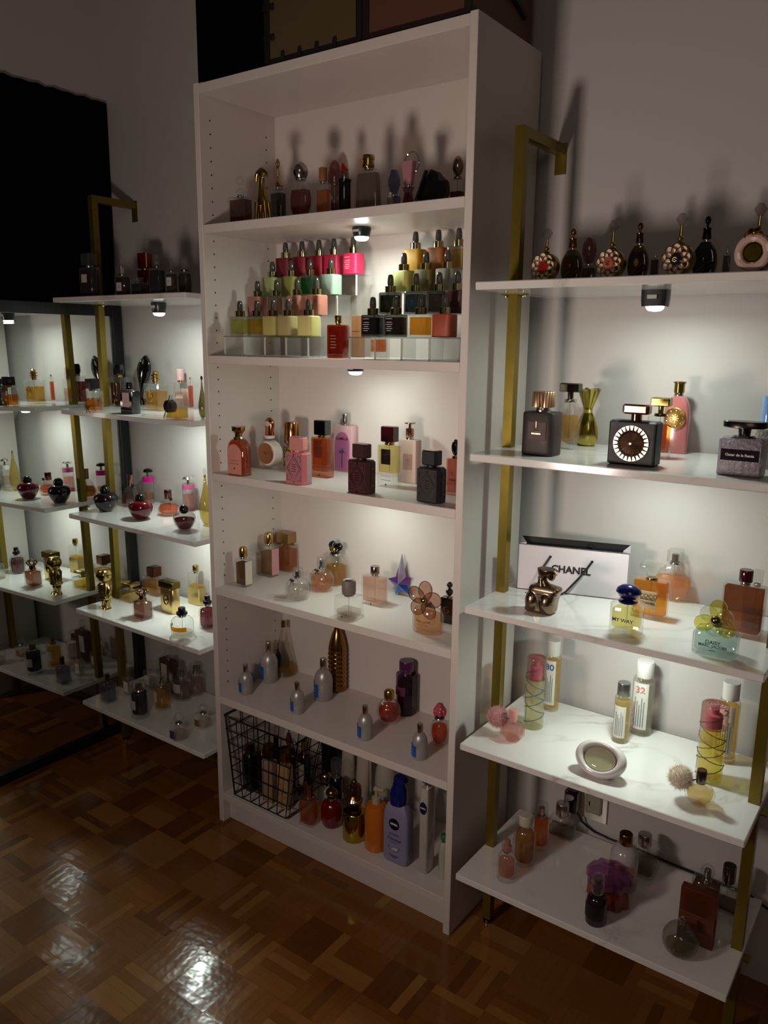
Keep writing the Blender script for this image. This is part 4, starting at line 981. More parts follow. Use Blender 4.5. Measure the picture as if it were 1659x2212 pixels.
def flacon(t, w, d, h, col, ringy=False):
    R_ = w / 2; cz = R_ * 1.02; y = -d * .5
    MB().lathe([(R_ * .4, 0), (R_ * .45, .003), (R_ * .3, .006)], seg=20, sy=.6).build('foot', 'm:#8e7a38:.18', t)
    disc = lambda r, y0, y1: MB().loft([[(r * s * math.cos(q * math.pi / 20), yy, cz + r * s * math.sin(q * math.pi / 20)) for q in range(40)] for s, yy in ((.8, y0), (1, y0 + .004), (1, y1 - .004), (.8, y1))][::-1])
    disc(R_, y + .004, -y).build('round_body', 'm:#8e7a3c:.2', t)
    if not ringy:
        n = 9
        for i in range(n):
            m = MB(); petal(m, 0, cz, 2 * math.pi * i / n, R_ * 1.0, R_ * .68, y + .004 + (.0006 if i % 2 else 0), .002, .003)
            p = m.build('petal', 'p:#d8c0b0', t, ang=70)
            ang = 2 * math.pi * i / n
            MB().tube([(R_ * (.5 + .5 * math.cos(q * .45)) * math.sin(ang) + R_ * .35 * math.sin(q * .45) * math.cos(ang), y - .0012, cz + R_ * (.5 + .5 * math.cos(q * .45)) * math.cos(ang) - R_ * .35 * math.sin(q * .45) * math.sin(ang)) for q in range(14)], .0008, 5, closed=True).build('gold_rim', 'm:#c8b060:.15', p)
        rs = []
        for s, yy in ((1, y - .001), (.5, y - .004)):
            rs.append([(R_ * s * (.42 if q % 2 else .36) * math.cos(q * math.pi / 24), yy, cz + R_ * s * (.42 if q % 2 else .36) * 1.15 * math.sin(q * math.pi / 24)) for q in range(48)])
        MB().loft(rs[::-1]).build('flower_centre', 'p:' + col, t)
        m = MB()
        for q in range(9): m.ball(R_ * .13 * math.cos(q * .7) * (q > 0), y - .005, cz + R_ * .13 * math.sin(q * .7) * (q > 0), .0016, .0014, .0016, 6, 4)
        m.build('gold_stamens', 'm:#c8b060:.2', t)
    else:
        m = MB().tube([(R_ * .76 * math.cos(q * math.pi / 16), y - .001, cz + R_ * .76 * math.sin(q * math.pi / 16)) for q in range(32)], R_ * .24, 10, closed=True); m.build('enamel_ring', 'p:#b89a90', t)
        MB().loft([[(R_ * .5 * s * math.cos(q * math.pi / 16), yy, cz + R_ * .5 * s * math.sin(q * math.pi / 16)) for q in range(32)] for s, yy in ((.9, y - .004), (1, y + .002))]).build('gold_window', 'm:#7a6a28:.2', t)
        MB().tube([(R_ * .54 * math.cos(q * math.pi / 16), y - .003, cz + R_ * .54 * math.sin(q * math.pi / 16)) for q in range(32)], .0014, 6, closed=True).build('gold_rim', 'm:#c8b060:.15', t)
        for i in range(4): m = MB(); petal(m, 0, cz + R_ * .7, math.radians(-60 + 40 * i), R_ * .55, R_ * .4, y - .002); m.build('bow_leaf', 'm:#a89048:.2', t)
    zt = cz + R_ * .98
    MB().lathe([(.0045, zt - .001), (.0065, zt + .002), (.004, zt + .006), (.0055, zt + .010), (.003, zt + .013), (.0022, max(zt + .020, h - .018))], seg=16).build('neck_stem', 'm:#c8b060:.14', t)
    MB().loft([ring(.004, .004, h - .019, 'hex'), ring(.0095, .0095, h - .011, 'hex'), ring(.0095, .0095, h - .007, 'hex'), ring(.005, .005, h, 'hex')]).build('crystal_knob', 'g:#d8cccc', t, smooth=False)
def pouch(t, w, d, h):
    r = w / 2; rs = []
    for s, z in ((.7, 0), (.9, .05), (1, .18), (.92, .34), (.6, .5), (.36, .6), (.33, .64), (.42, .70), (.66, .84), (.98, 1)):
        am = .0 if z < .4 else .09
        rs.append([(r * s * (1 + am * math.cos(6 * 2 * math.pi * q / 48)) * math.cos(2 * math.pi * q / 48), r * s * (1 + am * math.cos(6 * 2 * math.pi * q / 48)) * .8 * math.sin(2 * math.pi * q / 48), h * z + (h * .03 * math.cos(6 * 2 * math.pi * q / 48) if z == 1 else 0)) for q in range(48)])
    MB().loft(rs).build('pouch_body', 'm:#a89c4c:.17', t, ang=80)
    m = MB()
    for q in range(3): m.tube([(r * .36 * math.cos(k * .4), r * .3 * math.sin(k * .4), h * (.6 + .02 * q)) for k in range(16)], .0012, 6, closed=True)
    m.build('cord', 'm:#c8b460:.2', t)
    MB().ball(-r * .75, -r * .35, h * .16, .005, .004, .007, 8, 6).build('red_seal', 'p:#8e0a1c', t)
def sun(t, w, d, h):
    a, b = w / 2, d / 2; H = h * .73
    MB().bbox(-a, a, -b, b, 0, H, .003).build('body', 'f:#101013', t)
    y = -b; z = H * .5; R_ = w * .37
    MB().loft([[(x * s, yy, z + zz * s) for x, zz in ((-a * .9, -H * .45), (a * .9, -H * .45), (a * .9, H * .45), (-a * .9, H * .45))] for s, yy in ((1, y - .0002), (1, y - .0012))]).build('recessed_frame', 'f:#08080a', t, smooth=False)
    for i in range(24):
        a0 = 2 * math.pi * i / 24; m = MB()
        p = [((R_ * .76), -.055), (R_, -.105), (R_, .105), (R_ * .76, .055)]
        q = [(r_ * math.cos(a0 + da), z + r_ * math.sin(a0 + da)) for r_, da in p]
        m.prism(q, y - .004, y - .0012); m.build('sun_ray', 'm:#c8987a:.2', t, smooth=False)
    rs = [[(R_ * .72 * s * (1 if q % 2 else k) * math.cos(q * math.pi / 24), yy, z + R_ * .72 * s * (1 if q % 2 else k) * math.sin(q * math.pi / 24)) for q in range(48)] for s, yy, k in ((.08, y - .007, 1), (.9, y - .003, .93), (1, y - .0012, .97))]
    MB().loft(rs).build('sunburst_disc', 'm:#b88a70:.18', t, smooth=False)
    MB().lathe([(w * .11, H), (w * .11, h * .84)], seg=20).build('neck', 'm:#a87c6c:.15', t)
    MB().loft([ring(w * .26, b * .62, h * .84, 'oct'), ring(w * .28, b * .68, h * .87, 'oct'), ring(w * .28, b * .68, h * .97, 'oct'), ring(w * .25, b * .6, h, 'oct')]).build('cap', 'm:#b88a7c:.18', t, smooth=False)
def bust(t, w, d, h):
    m = MB()
    m.loft([ring(w * .34, d * .36, 0, 'super', -w * .08), ring(w * .41, d * .42, h * .05, 'super', -w * .07), ring(w * .40, d * .42, h * .25, 'super', -w * .03), ring(w * .40, d * .40, h * .42, 'super', w * .01), ring(w * .43, d * .38, h * .54, 'super', w * .045), ring(w * .40, d * .33, h * .60, 'super', w * .055), ring(w * .27, d * .28, h * .635, 'round', w * .03), ring(w * .15, d * .22, h * .665, 'round', -w * .03), ring(w * .115, d * .20, h * .72, 'round', -w * .05), ring(w * .12, d * .20, h * .80, 'round', -w * .05)])
    for sx in (-1, 1):
        m.ball(sx * w * .205 - w * .05, -d * .17, h * .245, w * .215, d * .40, h * .27, 20, 12)
    m.tube([(-w * .02, -d * .28, h * .58), (-w * .06, -d * .2, h * .78)], w * .03, 8).tube([(w * .10, -d * .28, h * .60), (w * .02, -d * .2, h * .74)], w * .025, 8)
    m.loft([ring(w * .10, d * .2, h * .76, 'round', -w * .05), ring(w * .14, d * .26, h * .82, 'round', -w * .02), ring(w * .22, d * .32, h * .87, 'round', w * .04), ring(w * .26, d * .34, h * .93, 'round', w * .06), ring(w * .27, d * .35, h * .995, 'round', w * .06)])
    m.loft([ring(w * .05, d * .10, h * .765, 'round', w * .23, -d * .1), ring(w * .09, d * .16, h * .79, 'round', w * .21, -d * .08), ring(w * .14, d * .2, h * .87, 'round', w * .18, -d * .06), ring(w * .14, d * .2, h * .98, 'round', w * .18, -d * .05)])
    m.tube([(w * .30, -d * .14, h * .99), (w * .375, -d * .18, h * .915), (w * .31, -d * .14, h * .90)], [w * .025, w * .035, w * .025], 8)
    m.ball(w * .325, -d * .15, h * .872, w * .03, d * .06, h * .015, 8, 5).ball(w * .315, -d * .15, h * .838, w * .03, d * .06, h * .015, 8, 5)
    o = m.build('torso_and_face', 'm:#8a7662:.24', t, ang=80)
    r = o.modifiers.new('fuse', 'REMESH'); r.mode = 'VOXEL'; r.voxel_size = .0010; r.use_smooth_shade = True
    sm = o.modifiers.new('soften', 'SMOOTH'); sm.iterations = 5; sm.factor = .5
    MB().tube([(-w * .46, -d * .30, h * .41), (-w * .24, -d * .50, h * .42), (-w * .04, -d * .42, h * .45), (w * .18, -d * .44, h * .45), (w * .44, -d * .30, h * .48)], .0008, 6).build('seam_line', 'f:#1c1410', t)
def pom(t, w, d, h, liq, glass, pc, capm):
    r = w / 2; H = h * .62
    pts = []
    def jr(s, z, off, n=9): return [(r * s * math.cos(2 * math.pi * (q + off) / n), r * s * math.sin(2 * math.pi * (q + off) / n), z) for q in range(n)]
    rs = [jr(.55, 0, 0), jr(.95, H * .28, .5), jr(1.0, H * .55, 0), jr(.72, H * .85, .5), jr(.3, H, 0)]
    MB().loft(rs).build('faceted_body', glass, t, smooth=False)
    MB().loft([[(x * .85, y * .85, z + .003) for x, y, z in q] for q in rs[:3]]).build('liquid', 'l:' + liq, t, smooth=False)
    MB().lathe([(r * .3, H - .001), (r * .32, H + .004), (r * .34, h - .004), (r * .3, h)], seg=20).build('cap', capm, t)
    cx, cy, cz = -r * 1.28, -.002, h * .60; R_ = .0225
    pm = MB().ball(cx, cy, cz, R_ * .86, R_ * .86, R_ * .86, 20, 12).build('pompom', 'fur' + pc, t)
    rnd = random.Random(3); m = MB()
    for i in range(2600):
        z_ = rnd.uniform(-1, 1); a_ = rnd.uniform(0, 6.283); s_ = math.sqrt(1 - z_ * z_); n_ = Vector((s_ * math.cos(a_), s_ * math.sin(a_), z_))
        b0 = Vector((cx, cy, cz)) + n_ * R_ * .82; e_ = Vector((cx, cy, cz)) + (n_ + Vector((rnd.uniform(-.25, .25), rnd.uniform(-.25, .25), rnd.uniform(-.25, .25)))) * R_ * rnd.uniform(.95, 1.08)
        s1 = n_.cross(Vector((.3, .5, .8))).normalized() * .0005; s2 = n_.cross(s1).normalized() * .0005
        k = len(m.v); m.v += [tuple(b0 + s1), tuple(b0 - s1 * .5 + s2), tuple(b0 - s1 * .5 - s2), tuple(e_)]; m.f += [(k, k + 1, k + 3), (k + 1, k + 2, k + 3), (k + 2, k, k + 3)]
    fo = m.build('fur', 'fur' + pc, t, smooth=False); fo['kind'] = 'stuff'
    MB().tube([(cx + R_ * .8, cy, cz), (-r * .4, -.001, H + .002), (-r * .3, 0, H + .004)], .0012, 6).build('ribbon', 'f:#2a2022', t)
def cyl(t, w, d, h, liq, line, capc, fill):
    r = w / 2; H = h * .70
    MB().lathe([(r * .95, 0), (r, .002), (r, H)], seg=32).build('glass_body', 'g:#f0f2e4', t)
    MB().lathe([(r * .88, .007), (r * .88, H * fill)], seg=32).build('liquid', 'l:' + liq, t)
    MB().lathe([(r * 1.0, H + .0003), (r * 1.0, h - .002), (r * .96, h)], seg=32).build('cap', 'g:' + capc, t)
    MB().lathe([(r * .62, H + .001), (r * .62, H + (h - H) * .55), (r * .3, H + (h - H) * .6), (r * .3, H + (h - H) * .8)], seg=20).build('spray_head', 'f:#b06a80', t)
    rnd = random.Random(int(w * 1e5)); m = MB(); a_, z_ = -1.6, H * .06; p = []
    for s0 in range(2):
        p = []; a_ = -1.7; z_ = H * (.06 + .05 * s0)
        for q in range(5):
            a2 = (1.5 if q % 2 == s0 else -1.5) + rnd.uniform(-.35, .35); z2 = z_ + H * .25
            for k in range(7): f_ = k / 6; p.append(((r + .0007) * math.sin(a_ + (a2 - a_) * f_), -(r + .0007) * math.cos(a_ + (a2 - a_) * f_), z_ + (z2 - z_) * f_))
            a_, z_ = a2, z2
        p = [q for q in p if q[2] < h * (.9 if s0 == 0 else .62)]
        m.tube(p, .0008, 5)
    m.build('painted_lines', 'f:' + line, t)
    p = [(r * (.08 + .045 * k / 3) * 1.6 * math.cos(k * .6), r * (.08 + .045 * k / 3) * 1.6 * math.sin(k * .6), h + .0004) for k in range(32)]
    MB().tube([q for q in p if q[0] ** 2 + q[1] ** 2 < (r * .92) ** 2], .0006, 5).build('spiral_print', 'f:#7a2030', t)
def num(t, w, d, h, num, nc, liq, capm='p:#c0bcb8'):
    r = w / 2 * .92; H = h * .79
    MB().lathe([(r * .95, 0), (r, .003), (r, H * .94), (r * .85, H)], seg=32).build('glass_body', 'g:#eef0e8', t)
    MB().lathe([(r * .88, .010), (r * .88, H * .9)], seg=32).build('liquid', 'l:' + liq, t)
    MB().lathe([(r * .78, H), (r * .80, H + .002), (r * .80, h - .002), (r * .76, h)], seg=28).build('cap', capm, t)
    arcplate(t, r, 1, H * .13, H * .93 if num else H * .8, -.75, .75, 'f:#c8c8c0')
    if num: text(t, num, .0215, (0, -r - .0012, H * .81), 'f:' + nc, bend=r, bold=.0003)
    col = 'f:#5a5c60'
    for q in range(5):
        an = -.42 + .2 * q
        arcplate(t, r + .0008, 1, H * .18, H * (.68 - .06 * (q % 3)), an, an + .05, col, 'print_line')
    if num: text(t, 'bon parfumeur', .0125, (-.0135, -r - .0012, H * .32), 'f:' + ('#2a6a60' if num == '80' else nc), rot=(math.pi / 2, -math.pi / 2, 0), bend=r)
def eggring(t, w, d, h):
    """white egg leaning back with an oval well of clear liquid"""
    M = Matrix.Translation((0, 0, .031)) @ Matrix.Rotation(math.radians(-38), 4, 'X')
    a, b, c = w * .5, h * .52, d * .62; n, rs = 40, []
    for s, y in ((.02, c), (.5, c * .9), (.8, c * .62), (.96, c * .28), (1.0, 0), (.97, -c * .3), (.88, -c * .5), (.78, -c * .56), (.70, -c * .5), (.66, -c * .3), (.64, -c * .1), (.02, -c * .1)):
        rs.append([(a * s * math.cos(2 * math.pi * q / n) * (1 + .06 * math.sin(2 * math.pi * q / n)), y, b * s * math.sin(2 * math.pi * q / n)) for q in range(n)])
    MB().loft(rs[::-1]).xf(M).build('ceramic_shell', 'p:#c4bcba', t, ang=80)
    MB().loft([[(a * .64 * s * math.cos(2 * math.pi * q / n), y, b * .64 * s * math.sin(2 * math.pi * q / n)) for q in range(n)] for s, y in ((1, -c * .11), (1, -c * .3), (.7, -c * .38), (.05, -c * .4))][::-1]).xf(M).build('glass_lens', 'g:#f0f0e4', t, ang=80)
    MB().loft([[(a * .60 * math.cos(2 * math.pi * q / n), y, b * .60 * math.sin(2 * math.pi * q / n)) for q in range(n)] for y in (-c * .12, -c * .2)][::-1]).xf(M).build('liquid', 'f:#a8a68c', t, ang=80)
def shell(t, w, d, h):
    r = w / 2
    def lr(s, z, k=8): return [(r * s * (1 + .08 * math.cos(k * 2 * math.pi * q / 64)) * math.cos(2 * math.pi * q / 64), r * s * .8 * (1 + .08 * math.cos(k * 2 * math.pi * q / 64)) * math.sin(2 * math.pi * q / 64), z) for q in range(64)]
    MB().loft([lr(.82, 0), lr(.9, .004), lr(.86, h * .3), lr(.78, h * .46)]).build('liquid_base', 'l:#b04a28', t)
    MB().loft([lr(.86, 0.0005), lr(.94, .004), lr(.90, h * .3), lr(.82, h * .47)]).build('glass_body', 'g:#e0b8a0', t)
    MB().loft([lr(.9, h * .48), lr(1.0, h * .56), lr(.98, h * .75), lr(.75, h * .94), lr(.2, h)]).build('scalloped_cap', 'g:#c8a0c8', t)
    MB().loft([lr(.82, h * .49), lr(.9, h * .58), lr(.86, h * .74), lr(.5, h * .9)]).build('inner_cap', 'l:#b890b8', t)
def sphere(t, w, d, h):
    r = w / 2; rs = []; n, mm_ = 40, 24
    for i in range(mm_ + 1):
        ph = -math.pi / 2 + .35 + (math.pi - .55) * i / mm_; rw = []
        for q in range(n):
            th = 2 * math.pi * q / n; dm = 1 - .05 * max(0, math.cos(8 * th + (i // 4 % 2) * math.pi)) * max(0, math.cos(i * math.pi / 2))
            rw.append((r * dm * math.cos(ph) * math.cos(th), r * dm * math.cos(ph) * math.sin(th), r * .93 + r * dm * math.sin(ph)))
        rs.append(rw)
    z0 = min(p[2] for p in rs[0]); rs = [[(x, y, z - z0) for x, y, z in q] for q in rs]
    MB().loft(rs).build('dimpled_body', 'g:#c8c4b8', t, ang=80)
    MB().loft([[(x * .86, y * .86, z * .8 + .004) for x, y, z in q] for q in rs[:9]]).build('liquid', 'l:#8a8470', t, ang=80)
    zt = max(p[2] for p in rs[-1])
    MB().lathe([(.0065, zt - .003), (.0055, zt + .006), (.007, zt + .009), (.0065, zt + .013), (.003, zt + .016)], seg=16).build('stopper', 'm:#a8a49c:.12', t)
for c_ in ('#c98e90', '#ddd0bc'): CACHE['fur' + c_] = principled('fur ' + c_, lin(c_), .8, sheen=.5)
BUILD = dict(perf=perf, dropper=dropper, apple=apple, gren=gren, candy=candy, drop=drop, heel=heel, wedge=wedge, robot=robot, discb=discb, octb=octb, giraffe=giraffe, egg=egg, lipstick=lipstick, gem=gem, tube=tube, box=box, star=star, daisy=daisy, flask=flask, eiffel=eiffel, bullet=bullet, pump=pump, nivea=nivea, flacon=flacon, pouch=pouch, sun=sun, bust=bust, pom=pom, cyl=cyl, num=num, eggring=eggring, shell=shell, sphere=sphere)
ITEMS = [
 ('perf', -0.5156, 0.03, 1.525, 0.0621, 0.0311, 0.124, 0, 'perfume_bottle', 'bottle', 'tall grape-coloured bottle with white label and square glass stopper, left end of the top shelf', 'perfumes on the top marble shelf of the left unit', {'glass': 'g', 'liq': '#3a1420', 'hb': 0.68, 'cap': 'box', 'capw': 0.62, 'capm': 'gc', 'lab': ('#b8b0a8', 0.42, 0.28, -0.18, 0.62)}),
 ('perf', -0.3464, 0.02, 1.525, 0.0452, 0.0271, 0.0803, 0, 'perfume_bottle', 'bottle', 'dark red bottle with a white label and block stopper below the tall slim stopper', 'perfumes on the top marble shelf of the left unit', {'glass': 'g', 'liq': '#3d0806', 'hb': 0.68, 'cap': 'box', 'capw': 0.55, 'capm': 'gc', 'lab': ('#b8b0a8', 0.5, 0.42, 0.0, 0.42)}),
 ('perf', -0.4581, 0.1, 1.525, 0.0309, 0.0217, 0.1273, 0, 'perfume_bottle', 'bottle', 'clear bottle with a slender pointed glass stopper behind the dark red labelled one', 'perfumes on the top marble shelf of the left unit', {'glass': 'g', 'liq': '#2d1410', 'hb': 0.5, 'cap': 'spike', 'capw': 0.4, 'capm': 'gc'}),
 ('perf', -0.2903, 0.03, 1.525, 0.0444, 0.0266, 0.0474, 0, 'perfume_bottle', 'bottle', 'low dark bottle of brown liquid in front of the red block bottle', 'perfumes on the top marble shelf of the left unit', {'glass': 'g', 'liq': '#1a0806', 'hb': 0.7, 'cap': 'box', 'capw': 0.5, 'capm': 'gc'}),
 ('perf', -0.4348, 0.17, 1.525, 0.0503, 0.0251, 0.1338, 0, 'perfume_bottle', 'bottle', 'opaque crimson block bottle with a wide crimson cap, against the wall', 'perfumes on the top marble shelf of the left unit', {'glass': 'p:#5e0a12', 'hb': 0.62, 'cap': 'box', 'capw': 0.85, 'capm': 'p:#5e0a12'}),
 ('perf', -0.194, 0.02, 1.525, 0.044, 0.0264, 0.104, 0, 'perfume_bottle', 'bottle', 'square bottle of black liquid with two stacked glass balls for a stopper', 'perfumes on the top marble shelf of the left unit', {'glass': 'g', 'liq': '#050404', 'hb': 0.66, 'cap': 'twinball', 'capw': 0.4, 'capm': 'gc'}),
 ('perf', -0.135, 0.02, 1.525, 0.0314, 0.0188, 0.0866, 0, 'perfume_bottle', 'bottle', 'amber bottle with a small white label and a thin clear stopper', 'perfumes on the top marble shelf of the left unit', {'glass': 'g', 'liq': '#4a2a10', 'hb': 0.64, 'cap': 'spike', 'capw': 0.45, 'capm': 'gc', 'lab': ('#b8b0a8', 0.62, 0.4, 0.0, 0.55)}),
 ('perf', -0.1282, 0.06, 1.525, 0.0374, 0.0261, 0.1005, 0, 'perfume_bottle', 'bottle', 'round-shouldered glass bottle with a large clear ball stopper beside the bookcase', 'perfumes on the top marble shelf of the left unit', {'glass': 'g', 'liq': '#33200f', 'sect': 'super', 'prof': 'shoulder', 'hb': 0.6, 'cap': 'ball', 'capw': 0.75, 'capm': 'gc'}),
 ('perf', -0.4918, -0.0011, 1.187, 0.0517, 0.0362, 0.0986, 0, 'perfume_bottle', 'bottle', 'small thick glass cube of amber with a black cap and gold bow', 'perfumes on the second marble shelf of the left unit', {'liq': '#b06a08', 'fill': 0.62, 'hb': 0.64, 'cap': 'box', 'capw': 0.6, 'capm': 'p:#0a0a0c', 'neckm': 'm:#c9b37a', 'bow': 'gold'}),
 ('perf', -0.6068, 0.1784, 1.187, 0.0634, 0.0349, 0.1353, 0, 'perfume_bottle', 'bottle', 'rectangular bottle of dark cola-red liquid with a gold collar, black cap and gold bow', 'perfumes on the second marble shelf of the left unit', {'liq': '#4a0d08', 'fill': 0.8, 'hb': 0.7, 'cap': 'hex', 'capw': 0.55, 'capm': 'p:#0a0a0c', 'neckm': 'gold', 'bow': 'gold', 'edge': 'm:#d8c2a0'}),
 ('perf', -0.3628, 0.0352, 1.187, 0.0569, 0.0313, 0.0912, 0, 'perfume_bottle', 'bottle', 'black square bottle with a pale pink plaque on its face', 'perfumes on the second marble shelf of the left unit', {'glass': 'p:#08080a', 'hb': 0.74, 'cap': 'cyl', 'capw': 0.42, 'capm': 'p:#08080a', 'lab': ('#e2b8bc', 0.56, 0.62, 0.0, 0.6)}),
 ('perf', -0.3883, 0.1514, 1.187, 0.0705, 0.0437, 0.1216, 0, 'perfume_bottle', 'bottle', 'square glass flask with a gold oval emblem and ribbed gold knob cap', 'perfumes on the second marble shelf of the left unit', {'liq': '#b58a26', 'fill': 0.72, 'hb': 0.68, 'cap': 'knob', 'capw': 0.38, 'capm': 'gold', 'emblem': 'gold'}),
 ('heel', -0.5989, 0.2711, 1.187, 0.053, 0.0238, 0.1628, 0, 'shoe_bottle', 'bottle', 'glossy black bottle shaped like a high heeled shoe, pointing up', 'perfumes on the second marble shelf of the left unit', {}),
 ('wedge', -0.1256, 0.0091, 1.187, 0.0564, 0.0423, 0.067, 0, 'perfume_bottle', 'bottle', 'slanted wedge of glass with amber liquid and a black hexagonal cap on its side', 'perfumes on the second marble shelf of the left unit', {}),
 ('perf', -0.4149, 0.2709, 1.187, 0.0463, 0.0232, 0.124, 0, 'perfume_bottle', 'bottle', 'tall pale bottle with a powder pink cap next to the bookcase', 'perfumes on the second marble shelf of the left unit', {'liq': '#d9b0a0', 'fill': 0.6, 'hb': 0.66, 'cap': 'cyl', 'capw': 0.55, 'capm': 'p:#c9a0a4', 'neckm': 'gold'}),
 ('perf', -0.3413, 0.2479, 1.187, 0.0147, 0.0132, 0.0993, 0, 'perfume_bottle', 'bottle', 'slim bottle of coral liquid right behind the powder pink capped one', 'perfumes on the second marble shelf of the left unit', {'liq': '#c24a2a', 'fill': 0.8, 'hb': 0.93, 'cap': 'cyl', 'capw': 0.5, 'capm': 'm:#b0a070'}),
 ('drop', -0.0891, 0.0716, 1.187, 0.0222, 0.0222, 0.1182, 0, 'perfume_bottle', 'bottle', 'drop-shaped olive bottle half hidden by the edge of the bookcase', 'perfumes on the second marble shelf of the left unit', {'col': '#5a5420', 'top': 'p:#0a0a0c'}),
 ('apple', -0.5867, 0.0844, 0.852, 0.0818, 0.0818, 0.0872, 0, 'perfume_bottle', 'bottle', 'apple-shaped bottle of near black purple glass with a black ball cap', 'perfumes on the middle marble shelf of the left unit', {'col': '#16060f'}),
 ('apple', -0.4, 0.0791, 0.852, 0.0798, 0.0798, 0.0828, 0, 'perfume_bottle', 'bottle', 'apple-shaped bottle of opaque cherry red glass with a black ball cap', 'perfumes on the middle marble shelf of the left unit', {'col': '#520309'}),
 ('apple', -0.1824, 0.0679, 0.852, 0.07, 0.07, 0.0759, 0, 'perfume_bottle', 'bottle', 'apple-shaped clear bottle half full of dark wine liquid, black ball cap', 'perfumes on the middle marble shelf of the left unit', {'col': 'clear', 'liq': '#2c0408'}),
 ('gren', -0.5924, 0.1886, 0.852, 0.0658, 0.0658, 0.1068, 0, 'perfume_bottle', 'bottle', 'faceted grenade-shaped bottle of amber below the black mirror frame', 'perfumes on the middle marble shelf of the left unit', {'liq': '#6e3f14', 'capm': 'm:#b09088'}),
 ('gren', -0.3812, 0.1718, 0.852, 0.0714, 0.0714, 0.082, 0, 'perfume_bottle', 'bottle', 'faceted grenade-shaped bottle of peach pink liquid with a small black tag', 'perfumes on the middle marble shelf of the left unit', {'liq': '#c4633a', 'capm': 'm:#7a5048'}),
 ('candy', -0.5874, 0.2565, 0.852, 0.053, 0.053, 0.1196, 0, 'perfume_bottle', 'bottle', 'cylinder bottle with a magenta band and a dark mushroom cap', 'perfumes on the middle marble shelf of the left unit', {'band': '#c0107e', 'liq': '#a5782e', 'fill': 0.35, 'capm': 'm:#3c3a34'}),
 ('candy', -0.3797, 0.2553, 0.852, 0.0553, 0.0553, 0.1166, 0, 'perfume_bottle', 'bottle', 'cylinder bottle with a pale pink band and a silver mushroom cap', 'perfumes on the middle marble shelf of the left unit', {'band': '#b85c7e', 'liq': '#d8a898', 'fill': 0.72, 'capm': 'm:#d8dcd8', 'base': '#8e1820'}),
 ('drop', -0.184, 0.1543, 0.852, 0.0382, 0.0382, 0.1742, 0, 'perfume_bottle', 'bottle', 'slender gold drop bottle with a clear bead on top, cut by the bookcase edge', 'perfumes on the middle marble shelf of the left unit', {'col': '#a0904c', 'top': 'gc'}),
 ('candy', -0.0731, 0.18, 0.852, 0.0445, 0.0445, 0.1171, 0, 'perfume_bottle', 'bottle', 'tall clear cylinder bottle with a silver mushroom cap seen only in the mirror', 'perfumes on the middle marble shelf of the left unit', {'band': '#c8c8c4', 'liq': '#b8b0a4', 'fill': 0.6, 'capm': 'm:#d8dcd8'}),
 ('robot', -0.5701, 0.0497, 0.531, 0.0496, 0.0347, 0.1342, 0, 'robot_bottle', 'bottle', 'gold robot figure bottle standing on two booted legs', 'perfumes on the fourth marble shelf of the left unit', {}),
 ('perf', -0.5733, 0.1534, 0.531, 0.0631, 0.0568, 0.0644, 0, 'perfume_bottle', 'bottle', 'low square glass bottle of yellow liquid with a flat tilted gold cap', 'perfumes on the fourth marble shelf of the left unit', {'liq': '#b8982c', 'fill': 0.6, 'hb': 0.6, 'cap': 'slab', 'capw': 0.75, 'capm': 'gold'}),
 ('perf', -0.5674, 0.246, 0.531, 0.0872, 0.0436, 0.0983, 0, 'perfume_bottle', 'bottle', 'wide bottle of amber with a brown cube cap behind the gold flask', 'perfumes on the fourth marble shelf of the left unit', {'liq': '#b98a2e', 'fill': 0.75, 'hb': 0.62, 'cap': 'box', 'capw': 0.42, 'capm': 'm:#6b4438', 'neckm': 'gold'}),
 ('perf', -0.3968, 0.0649, 0.531, 0.059, 0.0413, 0.0993, 0, 'perfume_bottle', 'bottle', 'square clear bottle of rose brown liquid with a crown-shaped cap', 'perfumes on the fourth marble shelf of the left unit', {'liq': '#5c382c', 'fill': 0.9, 'hb': 0.6, 'cap': 'crown', 'capw': 0.6, 'capm': 'm:#8a6a58', 'neckm': 'gold'}),
 ('perf', -0.374, 0.1548, 0.531, 0.067, 0.0335, 0.1064, 0, 'perfume_bottle', 'bottle', 'gold metal flask with an embossed monogram and a rounded gold shoulder cap', 'perfumes on the fourth marble shelf of the left unit', {'glass': 'm:#d8bc7c:.22', 'sect': 'super', 'hb': 0.78, 'cap': 'box', 'capw': 1.0, 'capm': 'm:#8e7c3c:.15', 'neckh': 0, 'emblem': 'm:#3a2a10'}),
 ('perf', -0.3695, 0.2631, 0.531, 0.0568, 0.0312, 0.1344, 0, 'perfume_bottle', 'bottle', 'tall half clear half gold bottle with a small gold cylinder cap', 'perfumes on the fourth marble shelf of the left unit', {'liq': '#c4a858', 'fill': 0.62, 'hb': 0.8, 'cap': 'cyl', 'capw': 0.36, 'capm': 'gold', 'lower': 'm:#c8b070:.2'}),
 ('perf', -0.1789, 0.0403, 0.531, 0.0685, 0.0685, 0.087, 0, 'perfume_bottle', 'bottle', 'fluted crystal bottle with a black cap and a black and amber band', 'perfumes on the fourth marble shelf of the left unit', {'sect': 'flute', 'prof': 'shoulder', 'liq': '#c8c4b8', 'fill': 0.2, 'hb': 0.68, 'cap': 'stack', 'capw': 0.5, 'capm': 'p:#0c0c0e', 'band': '#c07a10'}),
 ('perf', -0.1707, 0.1343, 0.531, 0.0561, 0.0561, 0.1022, 0, 'perfume_bottle', 'bottle', 'fluted crystal bottle of dark plum red with a black cap, at the right end', 'perfumes on the fourth marble shelf of the left unit', {'sect': 'flute', 'prof': 'shoulder', 'liq': '#3a0a12', 'fill': 0.85, 'hb': 0.68, 'cap': 'stack', 'capw': 0.5, 'capm': 'p:#0c0c0e'}),
